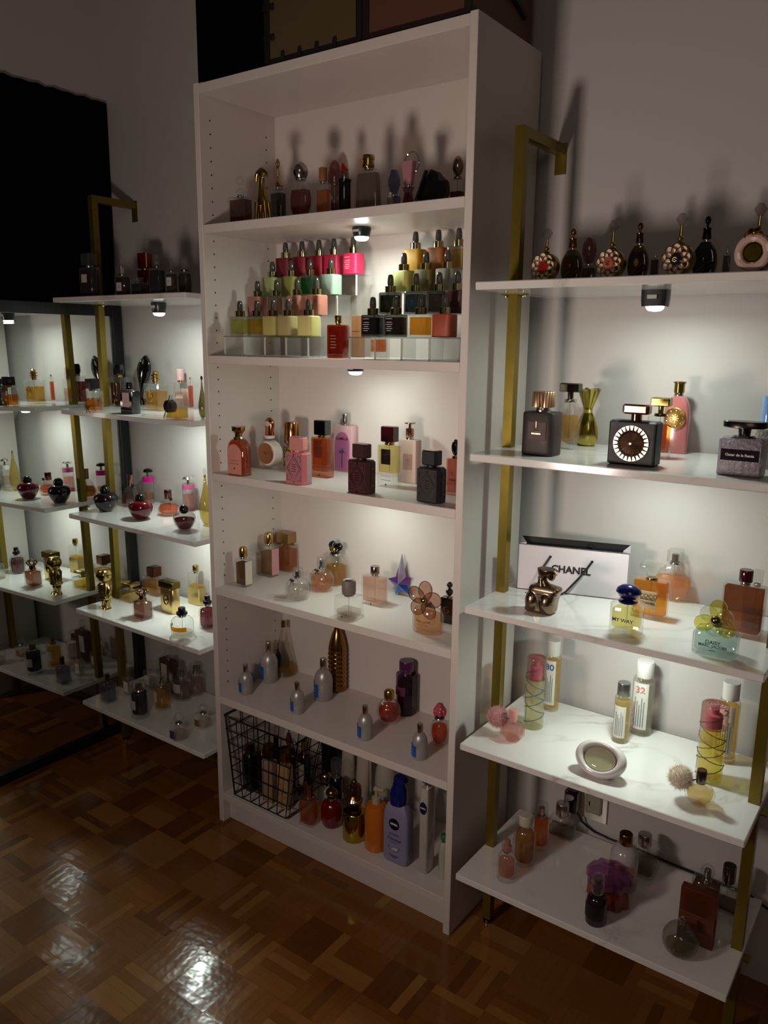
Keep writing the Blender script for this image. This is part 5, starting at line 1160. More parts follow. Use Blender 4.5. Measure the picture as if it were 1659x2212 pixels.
 ('perf', -0.5742, 0.0383, 0.203, 0.0488, 0.0391, 0.0983, 0, 'perfume_bottle', 'bottle', 'pale violet square bottle with a slim clear cap at the front left corner', 'bottles on the lowest marble shelf of the left unit', {'liq': '#5c5a68', 'fill': 0.9, 'hb': 0.68, 'cap': 'cyl', 'capw': 0.32, 'capm': 'm:#6a625c', 'gain': 1.25}),
 ('perf', -0.5615, 0.1115, 0.203, 0.0328, 0.023, 0.1001, 0, 'perfume_bottle', 'bottle', 'clear bottle with a paper label, behind the black liquid one', 'bottles on the lowest marble shelf of the left unit', {'liq': '#a09a88', 'fill': 0.5, 'hb': 0.62, 'cap': 'cyl', 'capw': 0.5, 'capm': 'gc', 'lab': ('#c9c4b8', 0.7, 0.6, -0.1, 0.5), 'gain': 1.25}),
 ('perf', -0.3974, 0.0321, 0.203, 0.0573, 0.0573, 0.1201, 0, 'perfume_bottle', 'bottle', 'round bottle of black liquid with a white label and thick clear base', 'bottles on the lowest marble shelf of the left unit', {'sect': 'round', 'liq': '#060404', 'fill': 0.95, 'thick': 0.16, 'hb': 0.74, 'cap': 'cyl', 'capw': 0.8, 'capm': 'gc', 'capin': 'm:#8a6a40', 'lab': ('#a8a09c', 0.55, 0.34, -0.2, 0.55), 'gain': 1.25}),
 ('perf', -0.5469, 0.1927, 0.203, 0.0494, 0.0296, 0.1022, 0, 'perfume_bottle', 'bottle', 'clear bottle with a label standing in front of the black mirror frame foot', 'bottles on the lowest marble shelf of the left unit', {'liq': '#8e8a78', 'fill': 0.6, 'hb': 0.62, 'cap': 'box', 'capw': 0.4, 'capm': 'gc', 'lab': ('#bdb8a8', 0.5, 0.5, -0.1, 0.5), 'gain': 1.25}),
 ('perf', -0.4582, 0.2042, 0.203, 0.0788, 0.0315, 0.1664, 0, 'perfume_bottle', 'bottle', 'large flat bottle of dark red brown liquid with a label, back row', 'bottles on the lowest marble shelf of the left unit', {'liq': '#32100c', 'fill': 0.95, 'hb': 0.78, 'cap': 'cyl', 'capw': 0.32, 'capm': 'gc', 'lab': ('#a59c92', 0.38, 0.5, -0.2, 0.6), 'gain': 1.25}),
 ('perf', -0.3904, 0.1183, 0.203, 0.0556, 0.0556, 0.1176, 0, 'perfume_bottle', 'bottle', 'cylinder bottle of yellow liquid with a white label', 'bottles on the lowest marble shelf of the left unit', {'sect': 'round', 'liq': '#8e6c20', 'fill': 0.85, 'hb': 0.72, 'cap': 'cyl', 'capw': 0.5, 'capm': 'gc', 'capin': 'm:#a89060', 'lab': ('#b5ae9c', 0.4, 0.42, -0.3, 0.55), 'gain': 1.25}),
 ('perf', -0.3909, 0.2023, 0.203, 0.0586, 0.0586, 0.1135, 0, 'perfume_bottle', 'bottle', 'round bottle of clear liquid with a square label and clear cap, middle of the shelf', 'bottles on the lowest marble shelf of the left unit', {'sect': 'round', 'liq': '#7a6a66', 'fill': 0.7, 'hb': 0.68, 'cap': 'cyl', 'capw': 0.55, 'capm': 'gc', 'capin': 'm:#8a8078', 'lab': ('#a8a2a0', 0.6, 0.4, -0.1, 0.6), 'gain': 1.25}),
 ('perf', -0.3828, 0.2556, 0.203, 0.0548, 0.0548, 0.1154, 0, 'perfume_bottle', 'bottle', 'round bottle of faint pink liquid near the bookcase', 'bottles on the lowest marble shelf of the left unit', {'sect': 'round', 'liq': '#988480', 'fill': 0.7, 'hb': 0.68, 'cap': 'cyl', 'capw': 0.6, 'capm': 'gc', 'capin': 'm:#8a8078', 'lab': ('#a09890', 0.35, 0.36, -0.3, 0.6), 'gain': 1.25}),
 ('perf', -0.1813, 0.0111, 0.203, 0.048, 0.048, 0.0818, 0, 'perfume_bottle', 'bottle', 'squat cut glass bottle with a slate blue label at the front edge', 'bottles on the lowest marble shelf of the left unit', {'sect': 'oct', 'liq': '#9a968c', 'fill': 0.5, 'hb': 0.6, 'cap': 'gem', 'capw': 0.65, 'capm': 'gc', 'lab': ('#2e3150', 0.4, 0.5, -0.2, 0.4), 'gain': 1.25}),
 ('perf', -0.1826, 0.1102, 0.203, 0.0483, 0.0483, 0.0725, 0, 'perfume_bottle', 'bottle', 'squat cut glass bottle with a rosy label tucked beside the bookcase', 'bottles on the lowest marble shelf of the left unit', {'sect': 'oct', 'liq': '#a09888', 'fill': 0.5, 'hb': 0.6, 'cap': 'gem', 'capw': 0.65, 'capm': 'gc', 'lab': ('#7a3a36', 0.4, 0.5, -0.2, 0.4), 'gain': 1.25}),
 ('perf', 0.1039, 0.05, 1.689, 0.058, 0.0348, 0.1127, 0, 'perfume_bottle', 'bottle', 'square bottle of brown liqueur colour with a crystal ring stopper, far left', 'bottles on the top bookcase shelf', {'liq': '#4d2010', 'fill': 0.9, 'hb': 0.56, 'cap': 'ring', 'capw': 0.42, 'capm': 'gc'}),
 ('giraffe', 0.1811, 0.05, 1.689, 0.0461, 0.0277, 0.1259, 0, 'animal_bottle', 'bottle', 'gold long-necked animal figurine bottle', 'bottles on the top bookcase shelf', {}),
 ('perf', 0.1293, 0.16, 1.689, 0.0443, 0.0266, 0.1713, 0, 'perfume_bottle', 'bottle', 'dark bottle with a draped gold collar and a tiny figure on its cap', 'bottles on the top bookcase shelf', {'liq': '#241a10', 'fill': 0.9, 'sect': 'super', 'hb': 0.56, 'cap': 'figure', 'capw': 0.7, 'capm': 'm:#b8a078'}),
 ('perf', 0.2864, 0.07, 1.689, 0.0588, 0.0294, 0.1302, 0, 'perfume_bottle', 'bottle', 'round bottle of orange-red liquid with a silver dome cap', 'bottles on the top bookcase shelf', {'disc': True, 'liq': '#5e1008', 'fill': 0.8, 'hb': 0.68, 'cap': 'dome', 'capw': 0.62, 'capm': 'm:#b8b0ac'}),
 ('perf', 0.3654, 0.06, 1.689, 0.0345, 0.0172, 0.1066, 0, 'perfume_bottle', 'bottle', 'bottle of yellow liquid with an orange wooden cap', 'bottles on the top bookcase shelf', {'liq': '#a5641c', 'fill': 0.8, 'hb': 0.68, 'cap': 'cyl', 'capw': 0.55, 'capm': 'f:#7a5024'}),
 ('perf', 0.3504, 0.12, 1.689, 0.0162, 0.0145, 0.0882, 0, 'perfume_bottle', 'bottle', 'narrow clear bottle of dregs next to the lipstick bottle', 'bottles on the top bookcase shelf', {'liq': '#5e140c', 'fill': 0.5, 'hb': 0.9, 'cap': 'cyl', 'capw': 0.5, 'capm': 'gc'}),
 ('egg', 0.2695, 0.22, 1.689, 0.0357, 0.0357, 0.1625, 0, 'glass_egg', 'ornament', 'translucent pink egg standing against the back panel behind the lipstick bottle', 'bottles on the top bookcase shelf', {}),
 ('lipstick', 0.4454, 0.04, 1.689, 0.0283, 0.0283, 0.1081, 0, 'lipstick_bottle', 'bottle', 'black bottle shaped like an open lipstick with a red tip', 'bottles on the top bookcase shelf', {}),
 ('perf', 0.4969, 0.06, 1.689, 0.0661, 0.0297, 0.1183, 0, 'perfume_bottle', 'bottle', 'large taupe bottle with rounded shoulders and a banded gold cap', 'bottles on the top bookcase shelf', {'sect': 'super', 'prof': 'trap', 'liq': '#6a5a4a', 'fill': 0.92, 'hb': 0.74, 'cap': 'banded', 'capw': 0.42, 'capm': 'gold'}),
 ('perf', 0.5108, 0.14, 1.689, 0.0291, 0.0233, 0.0993, 0, 'perfume_bottle', 'bottle', 'pale blue crystal bottle with a faceted blue ball', 'bottles on the top bookcase shelf', {'sect': 'oct', 'glass': 'g:#8e98b8', 'liq': '#4a4460', 'fill': 0.5, 'hb': 0.42, 'cap': 'gem', 'capw': 1.0, 'capm': 'g:#8e9cc0'}),
 ('perf', 0.5655, 0.05, 1.689, 0.0154, 0.0123, 0.0331, 0, 'perfume_bottle', 'bottle', 'tiny cream pebble-shaped bottle at the foot of the taupe one', 'bottles on the top bookcase shelf', {'sect': 'round', 'prof': 'pebble', 'glass': 'f:#8e8478', 'hb': 0.8, 'cap': 'cyl', 'capw': 0.5, 'capm': 'f:#8e8478'}),
 ('perf', 0.5648, 0.12, 1.689, 0.0356, 0.0214, 0.1076, 0, 'perfume_bottle', 'bottle', 'pink tumbler-capped bottle with a waist and a clear loop above', 'bottles on the top bookcase shelf', {'sect': 'super', 'prof': 'waist', 'glass': 'g:#c890a0', 'liq': '#7a3a48', 'fill': 0.8, 'hb': 0.5, 'cap': 'cone', 'capw': 0.9, 'capm': 'p:#a07078', 'loop': True}),
 ('gem', 0.6681, 0.06, 1.689, 0.0709, 0.0709, 0.0701, 0, 'gem_bottle', 'bottle', 'big black faceted gem-shaped bottle lying on its side', 'bottles on the top bookcase shelf', {}),
 ('perf', 0.6924, 0.12, 1.689, 0.0298, 0.0238, 0.1054, 0, 'perfume_bottle', 'bottle', 'wide bottle of red liquid with a gold ball cap, right end', 'bottles on the top bookcase shelf', {'liq': '#4a0e08', 'fill': 0.55, 'hb': 0.56, 'cap': 'ball', 'capw': 0.8, 'capm': 'm:#a08c74', 'neckm': 'm:#9a8a74'}),
 ('perf', 0.4057, 0.0659, 1.364, 0.0504, 0.0277, 0.0991, 0, 'perfume_bottle', 'bottle', 'cognac brown bottle with a tall gold cap on the shelf between the acrylic steps', 'bottles on the dropper shelf of the bookcase', {'liq': '#8e2a0c', 'glass': 'g:#c05020', 'fill': 0.95, 'hb': 0.78, 'cap': 'cyl', 'capw': 0.36, 'capm': 'gold', 'lines': True}),
 ('box', 0.3656, 0.1954, 1.364, 0.0262, 0.0236, 0.1035, 0, 'carton', 'box', 'tan cardboard carton standing beside the brown bottle', 'bottles on the dropper shelf of the bookcase', {'col': '#9a6a44'}),
 ('perf', 0.4494, 0.17, 1.364, 0.0383, 0.0268, 0.0554, 0, 'perfume_bottle', 'bottle', 'low square glass bottle of orange liquid under the right acrylic steps', 'bottles on the dropper shelf of the bookcase', {'liq': '#b05a14', 'fill': 0.9, 'hb': 0.9, 'cap': 'cyl', 'capw': 0.4, 'capm': 'gc', 'thick': 0.3}),
 ('dropper', 0.0913, 0.05, 1.414, 0.047, 0.04, 0.089, 0, 'dropper_bottle', 'bottle', 'clear dropper bottle of lime liquid, leftmost on the lowest left step', 'dropper bottles on the acrylic steps', {'col': '#c3c76a', 'mode': 'c', 'white': False}),
 ('dropper', 0.1523, 0.05, 1.414, 0.047, 0.04, 0.089, 0, 'dropper_bottle', 'bottle', 'dropper bottle of bright yellow liquid, second on the lowest left step', 'dropper bottles on the acrylic steps', {'col': '#c9a800', 'mode': 'c', 'white': False}),
 ('dropper', 0.2089, 0.05, 1.414, 0.047, 0.04, 0.089, 0, 'dropper_bottle', 'bottle', 'frosted khaki dropper bottle, third on the lowest left step', 'dropper bottles on the acrylic steps', {'col': '#a89e5c', 'mode': 'f', 'white': False}),
 ('dropper', 0.2601, 0.05, 1.414, 0.047, 0.04, 0.089, 0, 'dropper_bottle', 'bottle', 'frosted sand dropper bottle, fourth on the lowest left step', 'dropper bottles on the acrylic steps', {'col': '#a39460', 'mode': 'f', 'white': False}),
 ('dropper', 0.3265, 0.05, 1.414, 0.047, 0.04, 0.089, 0, 'dropper_bottle', 'bottle', 'frosted butter yellow dropper bottle, last on the lowest left step', 'dropper bottles on the acrylic steps', {'col': '#c9c278', 'mode': 'f', 'white': False}),
 ('dropper', 0.1019, 0.105, 1.4655, 0.047, 0.04, 0.09, 0, 'dropper_bottle', 'bottle', 'dusty pink dropper bottle, leftmost on the second left step', 'dropper bottles on the acrylic steps', {'col': '#9e6a5e', 'mode': 'f', 'white': False}),
 ('dropper', 0.1708, 0.105, 1.4655, 0.047, 0.04, 0.09, 0, 'dropper_bottle', 'bottle', 'clear dropper bottle with an amber tube, second on the second left step', 'dropper bottles on the acrylic steps', {'col': '#b89a8e', 'mode': 'c', 'white': False}),
 ('dropper', 0.2418, 0.105, 1.4655, 0.047, 0.04, 0.09, 0, 'dropper_bottle', 'bottle', 'salmon dropper bottle, third on the second left step', 'dropper bottles on the acrylic steps', {'col': '#b07868', 'mode': 'f', 'white': True}),
 ('dropper', 0.3049, 0.105, 1.4655, 0.047, 0.04, 0.09, 0, 'dropper_bottle', 'bottle', 'rose pink dropper bottle, last on the second left step', 'dropper bottles on the acrylic steps', {'col': '#b57362', 'mode': 'f', 'white': False}),
 ('dropper', 0.1059, 0.158, 1.517, 0.047, 0.04, 0.091, 0, 'dropper_bottle', 'bottle', 'sage green dropper bottle, leftmost on the third left step', 'dropper bottles on the acrylic steps', {'col': '#8e9c66', 'mode': 'f', 'white': False}),
 ('dropper', 0.1739, 0.158, 1.517, 0.047, 0.04, 0.091, 0, 'dropper_bottle', 'bottle', 'olive green dropper bottle, second on the third left step', 'dropper bottles on the acrylic steps', {'col': '#7c7e3c', 'mode': 'f', 'white': False}),
 ('dropper', 0.238, 0.158, 1.517, 0.047, 0.04, 0.091, 0, 'dropper_bottle', 'bottle', 'vivid emerald dropper bottle, third on the third left step', 'dropper bottles on the acrylic steps', {'col': '#0c7a18', 'mode': 'c', 'white': False}),
 ('dropper', 0.3075, 0.158, 1.517, 0.047, 0.04, 0.091, 0, 'dropper_bottle', 'bottle', 'pale sea green dropper bottle, last on the third left step', 'dropper bottles on the acrylic steps', {'col': '#8ea090', 'mode': 'f', 'white': False}),
 ('dropper', 0.1083, 0.208, 1.5695, 0.047, 0.04, 0.092, 0, 'dropper_bottle', 'bottle', 'dark raspberry dropper bottle, leftmost on the highest left step', 'dropper bottles on the acrylic steps', {'col': '#6e0a20', 'mode': 'f', 'white': False}),
 ('dropper', 0.1673, 0.208, 1.5695, 0.047, 0.04, 0.092, 0, 'dropper_bottle', 'bottle', 'maroon red dropper bottle, second on the highest left step', 'dropper bottles on the acrylic steps', {'col': '#7a0a1e', 'mode': 'f', 'white': False}),
 ('dropper', 0.2262, 0.208, 1.5695, 0.047, 0.04, 0.092, 0, 'dropper_bottle', 'bottle', 'crimson dropper bottle, third on the highest left step', 'dropper bottles on the acrylic steps', {'col': '#8e0c22', 'mode': 'f', 'white': False}),
 ('dropper', 0.2764, 0.208, 1.5695, 0.047, 0.04, 0.092, 0, 'dropper_bottle', 'bottle', 'magenta red dropper bottle, fourth on the highest left step', 'dropper bottles on the acrylic steps', {'col': '#b0103c', 'mode': 'f', 'white': False}),
 ('dropper', 0.3399, 0.208, 1.5695, 0.047, 0.04, 0.092, 0, 'dropper_bottle', 'bottle', 'bright strawberry dropper bottle with white lettering, last on the highest left step', 'dropper bottles on the acrylic steps', {'col': '#d0204c', 'mode': 'f', 'white': True}),
 ('dropper', 0.52, 0.05, 1.414, 0.047, 0.04, 0.089, 0, 'dropper_bottle', 'bottle', 'black dropper bottle with white lettering, leftmost on the lowest right step', 'dropper bottles on the acrylic steps', {'col': '#060610', 'mode': 'c', 'white': True}),
 ('dropper', 0.5842, 0.05, 1.414, 0.047, 0.04, 0.089, 0, 'dropper_bottle', 'bottle', 'dark brown dropper bottle with white lettering, second on the lowest right step', 'dropper bottles on the acrylic steps', {'col': '#1c0c04', 'mode': 'c', 'white': True}),
 ('dropper', 0.6507, 0.05, 1.414, 0.047, 0.04, 0.089, 0, 'dropper_bottle', 'bottle', 'amber dropper bottle with a glowing window, third on the lowest right step', 'dropper bottles on the acrylic steps', {'col': '#b07408', 'mode': 'c', 'white': False}),
 ('dropper', 0.7124, 0.05, 1.414, 0.047, 0.04, 0.089, 0, 'dropper_bottle', 'bottle', 'terracotta dropper bottle, last on the lowest right step', 'dropper bottles on the acrylic steps', {'col': '#9a4428', 'mode': 'f', 'white': False}),
 ('dropper', 0.5295, 0.105, 1.4655, 0.047, 0.04, 0.09, 0, 'dropper_bottle', 'bottle', 'deep bottle green dropper bottle, leftmost on the second right step', 'dropper bottles on the acrylic steps', {'col': '#1c200c', 'mode': 'c', 'white': False}),
 ('dropper', 0.6, 0.105, 1.4655, 0.047, 0.04, 0.09, 0, 'dropper_bottle', 'bottle', 'teal blue dropper bottle, second on the second right step', 'dropper bottles on the acrylic steps', {'col': '#2a4048', 'mode': 'c', 'white': False}),
 ('dropper', 0.6621, 0.105, 1.4655, 0.047, 0.04, 0.09, 0, 'dropper_bottle', 'bottle', 'smoky taupe dropper bottle, third on the second right step', 'dropper bottles on the acrylic steps', {'col': '#5c4638', 'mode': 'c', 'white': False}),
 ('dropper', 0.7093, 0.105, 1.4655, 0.047, 0.04, 0.09, 0, 'dropper_bottle', 'bottle', 'oxblood dropper bottle, last on the second right step', 'dropper bottles on the acrylic steps', {'col': '#3a1410', 'mode': 'f', 'white': False}),
 ('dropper', 0.5299, 0.158, 1.517, 0.047, 0.04, 0.091, 0, 'dropper_bottle', 'bottle', 'pistachio yellow dropper bottle, leftmost on the third right step', 'dropper bottles on the acrylic steps', {'col': '#a8a456', 'mode': 'f', 'white': False}),
 ('dropper', 0.5918, 0.158, 1.517, 0.047, 0.04, 0.091, 0, 'dropper_bottle', 'bottle', 'dull olive dropper bottle, middle of the third right step', 'dropper bottles on the acrylic steps', {'col': '#665a28', 'mode': 'f', 'white': False}),
 ('dropper', 0.6498, 0.158, 1.517, 0.047, 0.04, 0.091, 0, 'dropper_bottle', 'bottle', 'fog grey dropper bottle, last on the third right step', 'dropper bottles on the acrylic steps', {'col': '#8e9080', 'mode': 'f', 'white': False}),
 ('dropper', 0.5282, 0.208, 1.5695, 0.047, 0.04, 0.092, 0, 'dropper_bottle', 'bottle', 'mustard dropper bottle, leftmost on the highest right step', 'dropper bottles on the acrylic steps', {'col': '#b08018', 'mode': 'f', 'white': False}),
 ('dropper', 0.5924, 0.208, 1.5695, 0.047, 0.04, 0.092, 0, 'dropper_bottle', 'bottle', 'burnt orange dropper bottle, middle of the highest right step', 'dropper bottles on the acrylic steps', {'col': '#8e4e18', 'mode': 'f', 'white': False}),
 ('dropper', 0.6482, 0.208, 1.5695, 0.047, 0.04, 0.092, 0, 'dropper_bottle', 'bottle', 'golden yellow dropper bottle, last on the highest right step', 'dropper bottles on the acrylic steps', {'col': '#9a7c08', 'mode': 'c', 'white': False}),
 ('perf', 0.0978, 0.0271, 1.052, 0.0648, 0.0356, 0.1292, 0, 'perfume_bottle', 'bottle', 'arched bottle with a pink front panel and a flared gold cap, far left', 'perfumes on the third bookcase shelf', {'sect': 'arch', 'glass': 'g:#e0a070', 'liq': '#b06a30', 'fill': 0.98, 'hb': 0.74, 'cap': 'flare', 'capw': 0.6, 'capm': 'gold', 'panel': '#c98478', 'script': True}),
 ('discb', 0.0908, 0.1514, 1.052, 0.0692, 0.0346, 0.1433, 0, 'perfume_bottle', 'bottle', 'round white bottle with a rose gold face and tall rose gold cap', 'perfumes on the third bookcase shelf', {}),
 ('perf', 0.1309, 0.2, 1.052, 0.0491, 0.0393, 0.1309, 0, 'perfume_bottle', 'bottle', 'lattice gold bottle with a wide rose gold cylinder cap, back row', 'perfumes on the third bookcase shelf', {'sect': 'round', 'liq': '#8a7a3a', 'fill': 0.9, 'hb': 0.5, 'cap': 'cyl', 'capw': 0.95, 'capm': 'm:#b88458', 'lattice': True}),
 ('octb', 0.3061, 0.0296, 1.052, 0.0694, 0.0347, 0.117, 0, 'perfume_bottle', 'bottle', 'pink octagonal bottle with a silver engraved diamond and a pink cap', 'perfumes on the third bookcase shelf', {'col': 'p:#c9747a', 'plaque': 'm:#8a6a66', 'capcol': 'p:#c9847e', 'face': 'p:#a8707a'}),
 ('perf', 0.2907, 0.141, 1.052, 0.0572, 0.0286, 0.1495, 0, 'perfume_bottle', 'bottle', 'peach glass bottle with a black cube cap and an orange label', 'perfumes on the third bookcase shelf', {'liq': '#c9885a', 'glass': 'g:#e8a880', 'fill': 0.95, 'thick': 0.16, 'hb': 0.7, 'cap': 'box', 'capw': 0.66, 'capm': 'p:#08080c', 'neckm': 'gold', 'lab': ('#9a3a18', 0.5, 0.45, -0.1, 0.72), 'script': True}),
 ('perf', 0.2786, 0.2534, 1.052, 0.0649, 0.0292, 0.1578, 0, 'perfume_bottle', 'bottle', 'tall pink slab bottle with an arched lilac panel and a silver cap', 'perfumes on the third bookcase shelf', {'glass': 'f:#c9a0a4', 'hb': 0.8, 'cap': 'cyl', 'capw': 0.3, 'capm': 'm:#b8b4b0:.25', 'panel': '#a8608e', 'writing': [('CAMELIA', 0.12, 0.72)], 'tree': True}),
 ('octb', 0.5043, 0.0312, 1.052, 0.0655, 0.036, 0.1159, 0, 'perfume_bottle', 'bottle', 'burgundy octagonal bottle with an embossed diamond and a burgundy cap', 'perfumes on the third bookcase shelf', {'col': 'f:#2e0608', 'plaque': 'm:#4a1410:.3', 'capcol': 'f:#2e0608', 'face': 'f:#3c0c0c', 'side': 'm:#8a6238'}),
 ('perf', 0.5101, 0.1363, 1.052, 0.0559, 0.028, 0.1494, 0, 'perfume_bottle', 'bottle', 'clear bottle of pale yellow liquid with a burgundy cube cap and a dark brown label', 'perfumes on the third bookcase shelf', {'liq': '#d8cc88', 'fill': 0.97, 'thick': 0.34, 'hb': 0.7, 'cap': 'box', 'capw': 0.66, 'capm': 'p:#3c0610', 'neckm': 'gold', 'lab': ('#2a1408', 0.5, 0.36, -0.05, 0.72), 'script': True}),
 ('perf', 0.5166, 0.2151, 1.052, 0.0566, 0.0254, 0.153, 0, 'perfume_bottle', 'bottle', 'blush slab bottle with a rose gold cap and a small framed label', 'perfumes on the third bookcase shelf', {'glass': 'f:#c9aca0', 'hb': 0.72, 'cap': 'goblet', 'capw': 0.5, 'capm': 'm:#b88a70', 'lab': ('#b08a80', 0.5, 0.36, 0.1, 0.5)}),
 ('octb', 0.6933, 0.0414, 1.052, 0.0642, 0.0353, 0.116, 0, 'perfume_bottle', 'bottle', 'black octagonal bottle with a gold engraved diamond and a black cap, front right', 'perfumes on the third bookcase shelf', {'col': 'f:#0c080e', 'plaque': 'm:#b89850:.2', 'capcol': 'f:#0c080e', 'face': 'f:#141018', 'side': 'm:#6a5a28'}),
 ('perf', 0.6936, 0.1434, 1.052, 0.0361, 0.0217, 0.1315, 0, 'perfume_bottle', 'bottle', 'pale pink bottle with a black ball cap and black letters, cut by the bookcase edge', 'perfumes on the third bookcase shelf', {'glass': 'g:#e8c0b8', 'liq': '#c99488', 'fill': 0.97, 'hb': 0.66, 'cap': 'ball', 'capw': 0.55, 'capm': 'p:#0c0a0c', 'neckm': 'm:#a8784a', 'writing': [('C', 0.22, 0.6), ('STAR', 0.14, 0.42)]}),
 ('perf', 0.0664, 0.0615, 0.729, 0.0399, 0.0319, 0.1122, 0, 'perfume_bottle', 'bottle', 'small bottle of brown liquid with a round gold cap, far left', 'perfumes on the fourth bookcase shelf', {'liq': '#4d300c', 'fill': 0.85, 'hb': 0.7, 'cap': 'round', 'capw': 0.6, 'capm': 'gold', 'sidelab': '#c9beb0'}),
 ('perf', 0.0558, 0.176, 0.729, 0.0482, 0.0361, 0.13, 0, 'perfume_bottle', 'bottle', 'taller gold-capped bottle with a pink paper on its side', 'perfumes on the fourth bookcase shelf', {'liq': '#7a5c26', 'fill': 0.8, 'hb': 0.7, 'cap': 'round', 'capw': 0.58, 'capm': 'gold', 'sidelab': '#c08a90'}),
 ('perf', 0.0565, 0.2485, 0.729, 0.0651, 0.039, 0.1172, 0, 'perfume_bottle', 'bottle', 'bottle of amber with a gold cube cap in the back corner', 'perfumes on the fourth bookcase shelf', {'liq': '#a5702a', 'fill': 0.85, 'hb': 0.68, 'cap': 'box', 'capw': 0.7, 'capm': 'm:#b89868:.25', 'neckm': 'gold'}),
 ('perf', 0.2667, 0.0651, 0.729, 0.0669, 0.0669, 0.0855, 0, 'perfume_bottle', 'bottle', 'round clear bottle with a black bow and glass cap, front', 'perfumes on the fourth bookcase shelf', {'sect': 'round', 'prof': 'globe', 'liq': '#a8a29c', 'fill': 0.6, 'hb': 0.68, 'cap': 'cyl', 'capw': 0.42, 'capm': 'gc', 'capin': 'm:#9a9488', 'bow': 'f:#08080a'}),
 ('perf', 0.2693, 0.1607, 0.729, 0.0756, 0.0605, 0.0958, 0, 'perfume_bottle', 'bottle', 'wide round bottle of blush liquid with a black bow, behind', 'perfumes on the fourth bookcase shelf', {'sect': 'round', 'prof': 'globe', 'liq': '#c9906c', 'fill': 0.7, 'hb': 0.66, 'cap': 'cyl', 'capw': 0.34, 'capm': 'gc', 'capin': 'm:#9a9488', 'bow': 'f:#08080a'}),
 ('perf', 0.2582, 0.2338, 0.729, 0.0685, 0.0685, 0.1232, 0, 'perfume_bottle', 'bottle', 'ribbed dome bottle half full of yellow liquid with a black and gold flower cap', 'perfumes on the fourth bookcase shelf', {'sect': 'lobe', 'prof': 'domeb', 'liq': '#b08a08', 'fill': 0.62, 'hb': 0.68, 'cap': 'flower', 'capw': 0.66, 'capm': 'p:#100c08'}),
 ('perf', 0.4539, 0.0468, 0.729, 0.0577, 0.0519, 0.0918, 0, 'perfume_bottle', 'bottle', 'thick square glass bottle with a large frosted grey ring cap', 'perfumes on the fourth bookcase shelf', {'liq': '#b8b0a8', 'fill': 0.3, 'hb': 0.56, 'cap': 'bigring', 'capw': 0.62, 'capm': 'f:#7a6c66', 'script': True}),
 ('perf', 0.4546, 0.1559, 0.729, 0.0661, 0.033, 0.1033, 0, 'perfume_bottle', 'bottle', 'rectangular bottle of faint pink liquid with a silver cylinder cap', 'perfumes on the fourth bookcase shelf', {'liq': '#d8b4a4', 'fill': 0.95, 'thick': 0.1, 'hb': 0.76, 'cap': 'cyl', 'capw': 0.36, 'capm': 'm:#a89088:.18', 'script': True}),
 ('star', 0.4686, 0.2536, 0.729, 0.0727, 0.0218, 0.1197, 0, 'star_bottle', 'bottle', 'star-shaped bottle fading from violet to blue with a silver point', 'perfumes on the fourth bookcase shelf', {}),
 ('daisy', 0.6736, 0.0722, 0.729, 0.0807, 0.0565, 0.1268, 0, 'flower_bottle', 'bottle', 'round bottle with a gold ball cap and five clear petals, blush liquid', 'perfumes on the fourth bookcase shelf', {'liq': '#d8b088', 'petal': '#d8b8a8', 'knob': 'gold', 'blue': False}),
 ('perf', 0.6823, 0.1541, 0.729, 0.0377, 0.0226, 0.1039, 0, 'perfume_bottle', 'bottle', 'dark bottle with a black ball cap and a copper disc, cut by the bookcase edge', 'perfumes on the fourth bookcase shelf', {'glass': 'p:#1c0a06', 'hb': 0.62, 'cap': 'twinball', 'capw': 0.5, 'capm': 'p:#0a0a0c', 'emblem': 'm:#a8683a'}),
 ('flask', 0.0616, 0.0635, 0.402, 0.0404, 0.0404, 0.0879, 0, 'silver_flask', 'bottle', 'small silver flask with a blue label, far left of its shelf', 'bottles on the fifth bookcase shelf', {}),
 ('flask', 0.0544, 0.1672, 0.402, 0.053, 0.053, 0.1233, 0, 'silver_flask', 'bottle', 'taller silver flask with a blue label beside the conical bottle', 'bottles on the fifth bookcase shelf', {}),
 ('flask', 0.2626, 0.0619, 0.402, 0.0383, 0.0383, 0.0888, 0, 'silver_flask', 'bottle', 'small silver flask with a blue label, second from the left along the front', 'bottles on the fifth bookcase shelf', {}),
 ('flask', 0.2641, 0.1711, 0.402, 0.0531, 0.0531, 0.122, 0, 'silver_flask', 'bottle', 'taller silver flask with a blue label in front of the gold bullet bottle', 'bottles on the fifth bookcase shelf', {}),
 ('flask', 0.499, 0.058, 0.402, 0.0395, 0.0395, 0.0896, 0, 'silver_flask', 'bottle', 'small silver flask with a blue label, in front of the orange-red round bottle', 'bottles on the fifth bookcase shelf', {}),
 ('flask', 0.6663, 0.0598, 0.402, 0.0389, 0.0389, 0.0899, 0, 'silver_flask', 'bottle', 'small silver flask with a blue label, nearest the right panel', 'bottles on the fifth bookcase shelf', {}),
 ('eiffel', 0.0564, 0.2306, 0.402, 0.0748, 0.0748, 0.1725, 0, 'conical_bottle', 'bottle', 'conical tower-shaped bottle with a black ribbon wound round it', 'bottles on the fifth bookcase shelf', {}),
 ('bullet', 0.2587, 0.241, 0.402, 0.054, 0.054, 0.1928, 0, 'bullet_bottle', 'bottle', 'tall gold bullet-shaped bottle with rippled sides', 'bottles on the fifth bookcase shelf', {}),
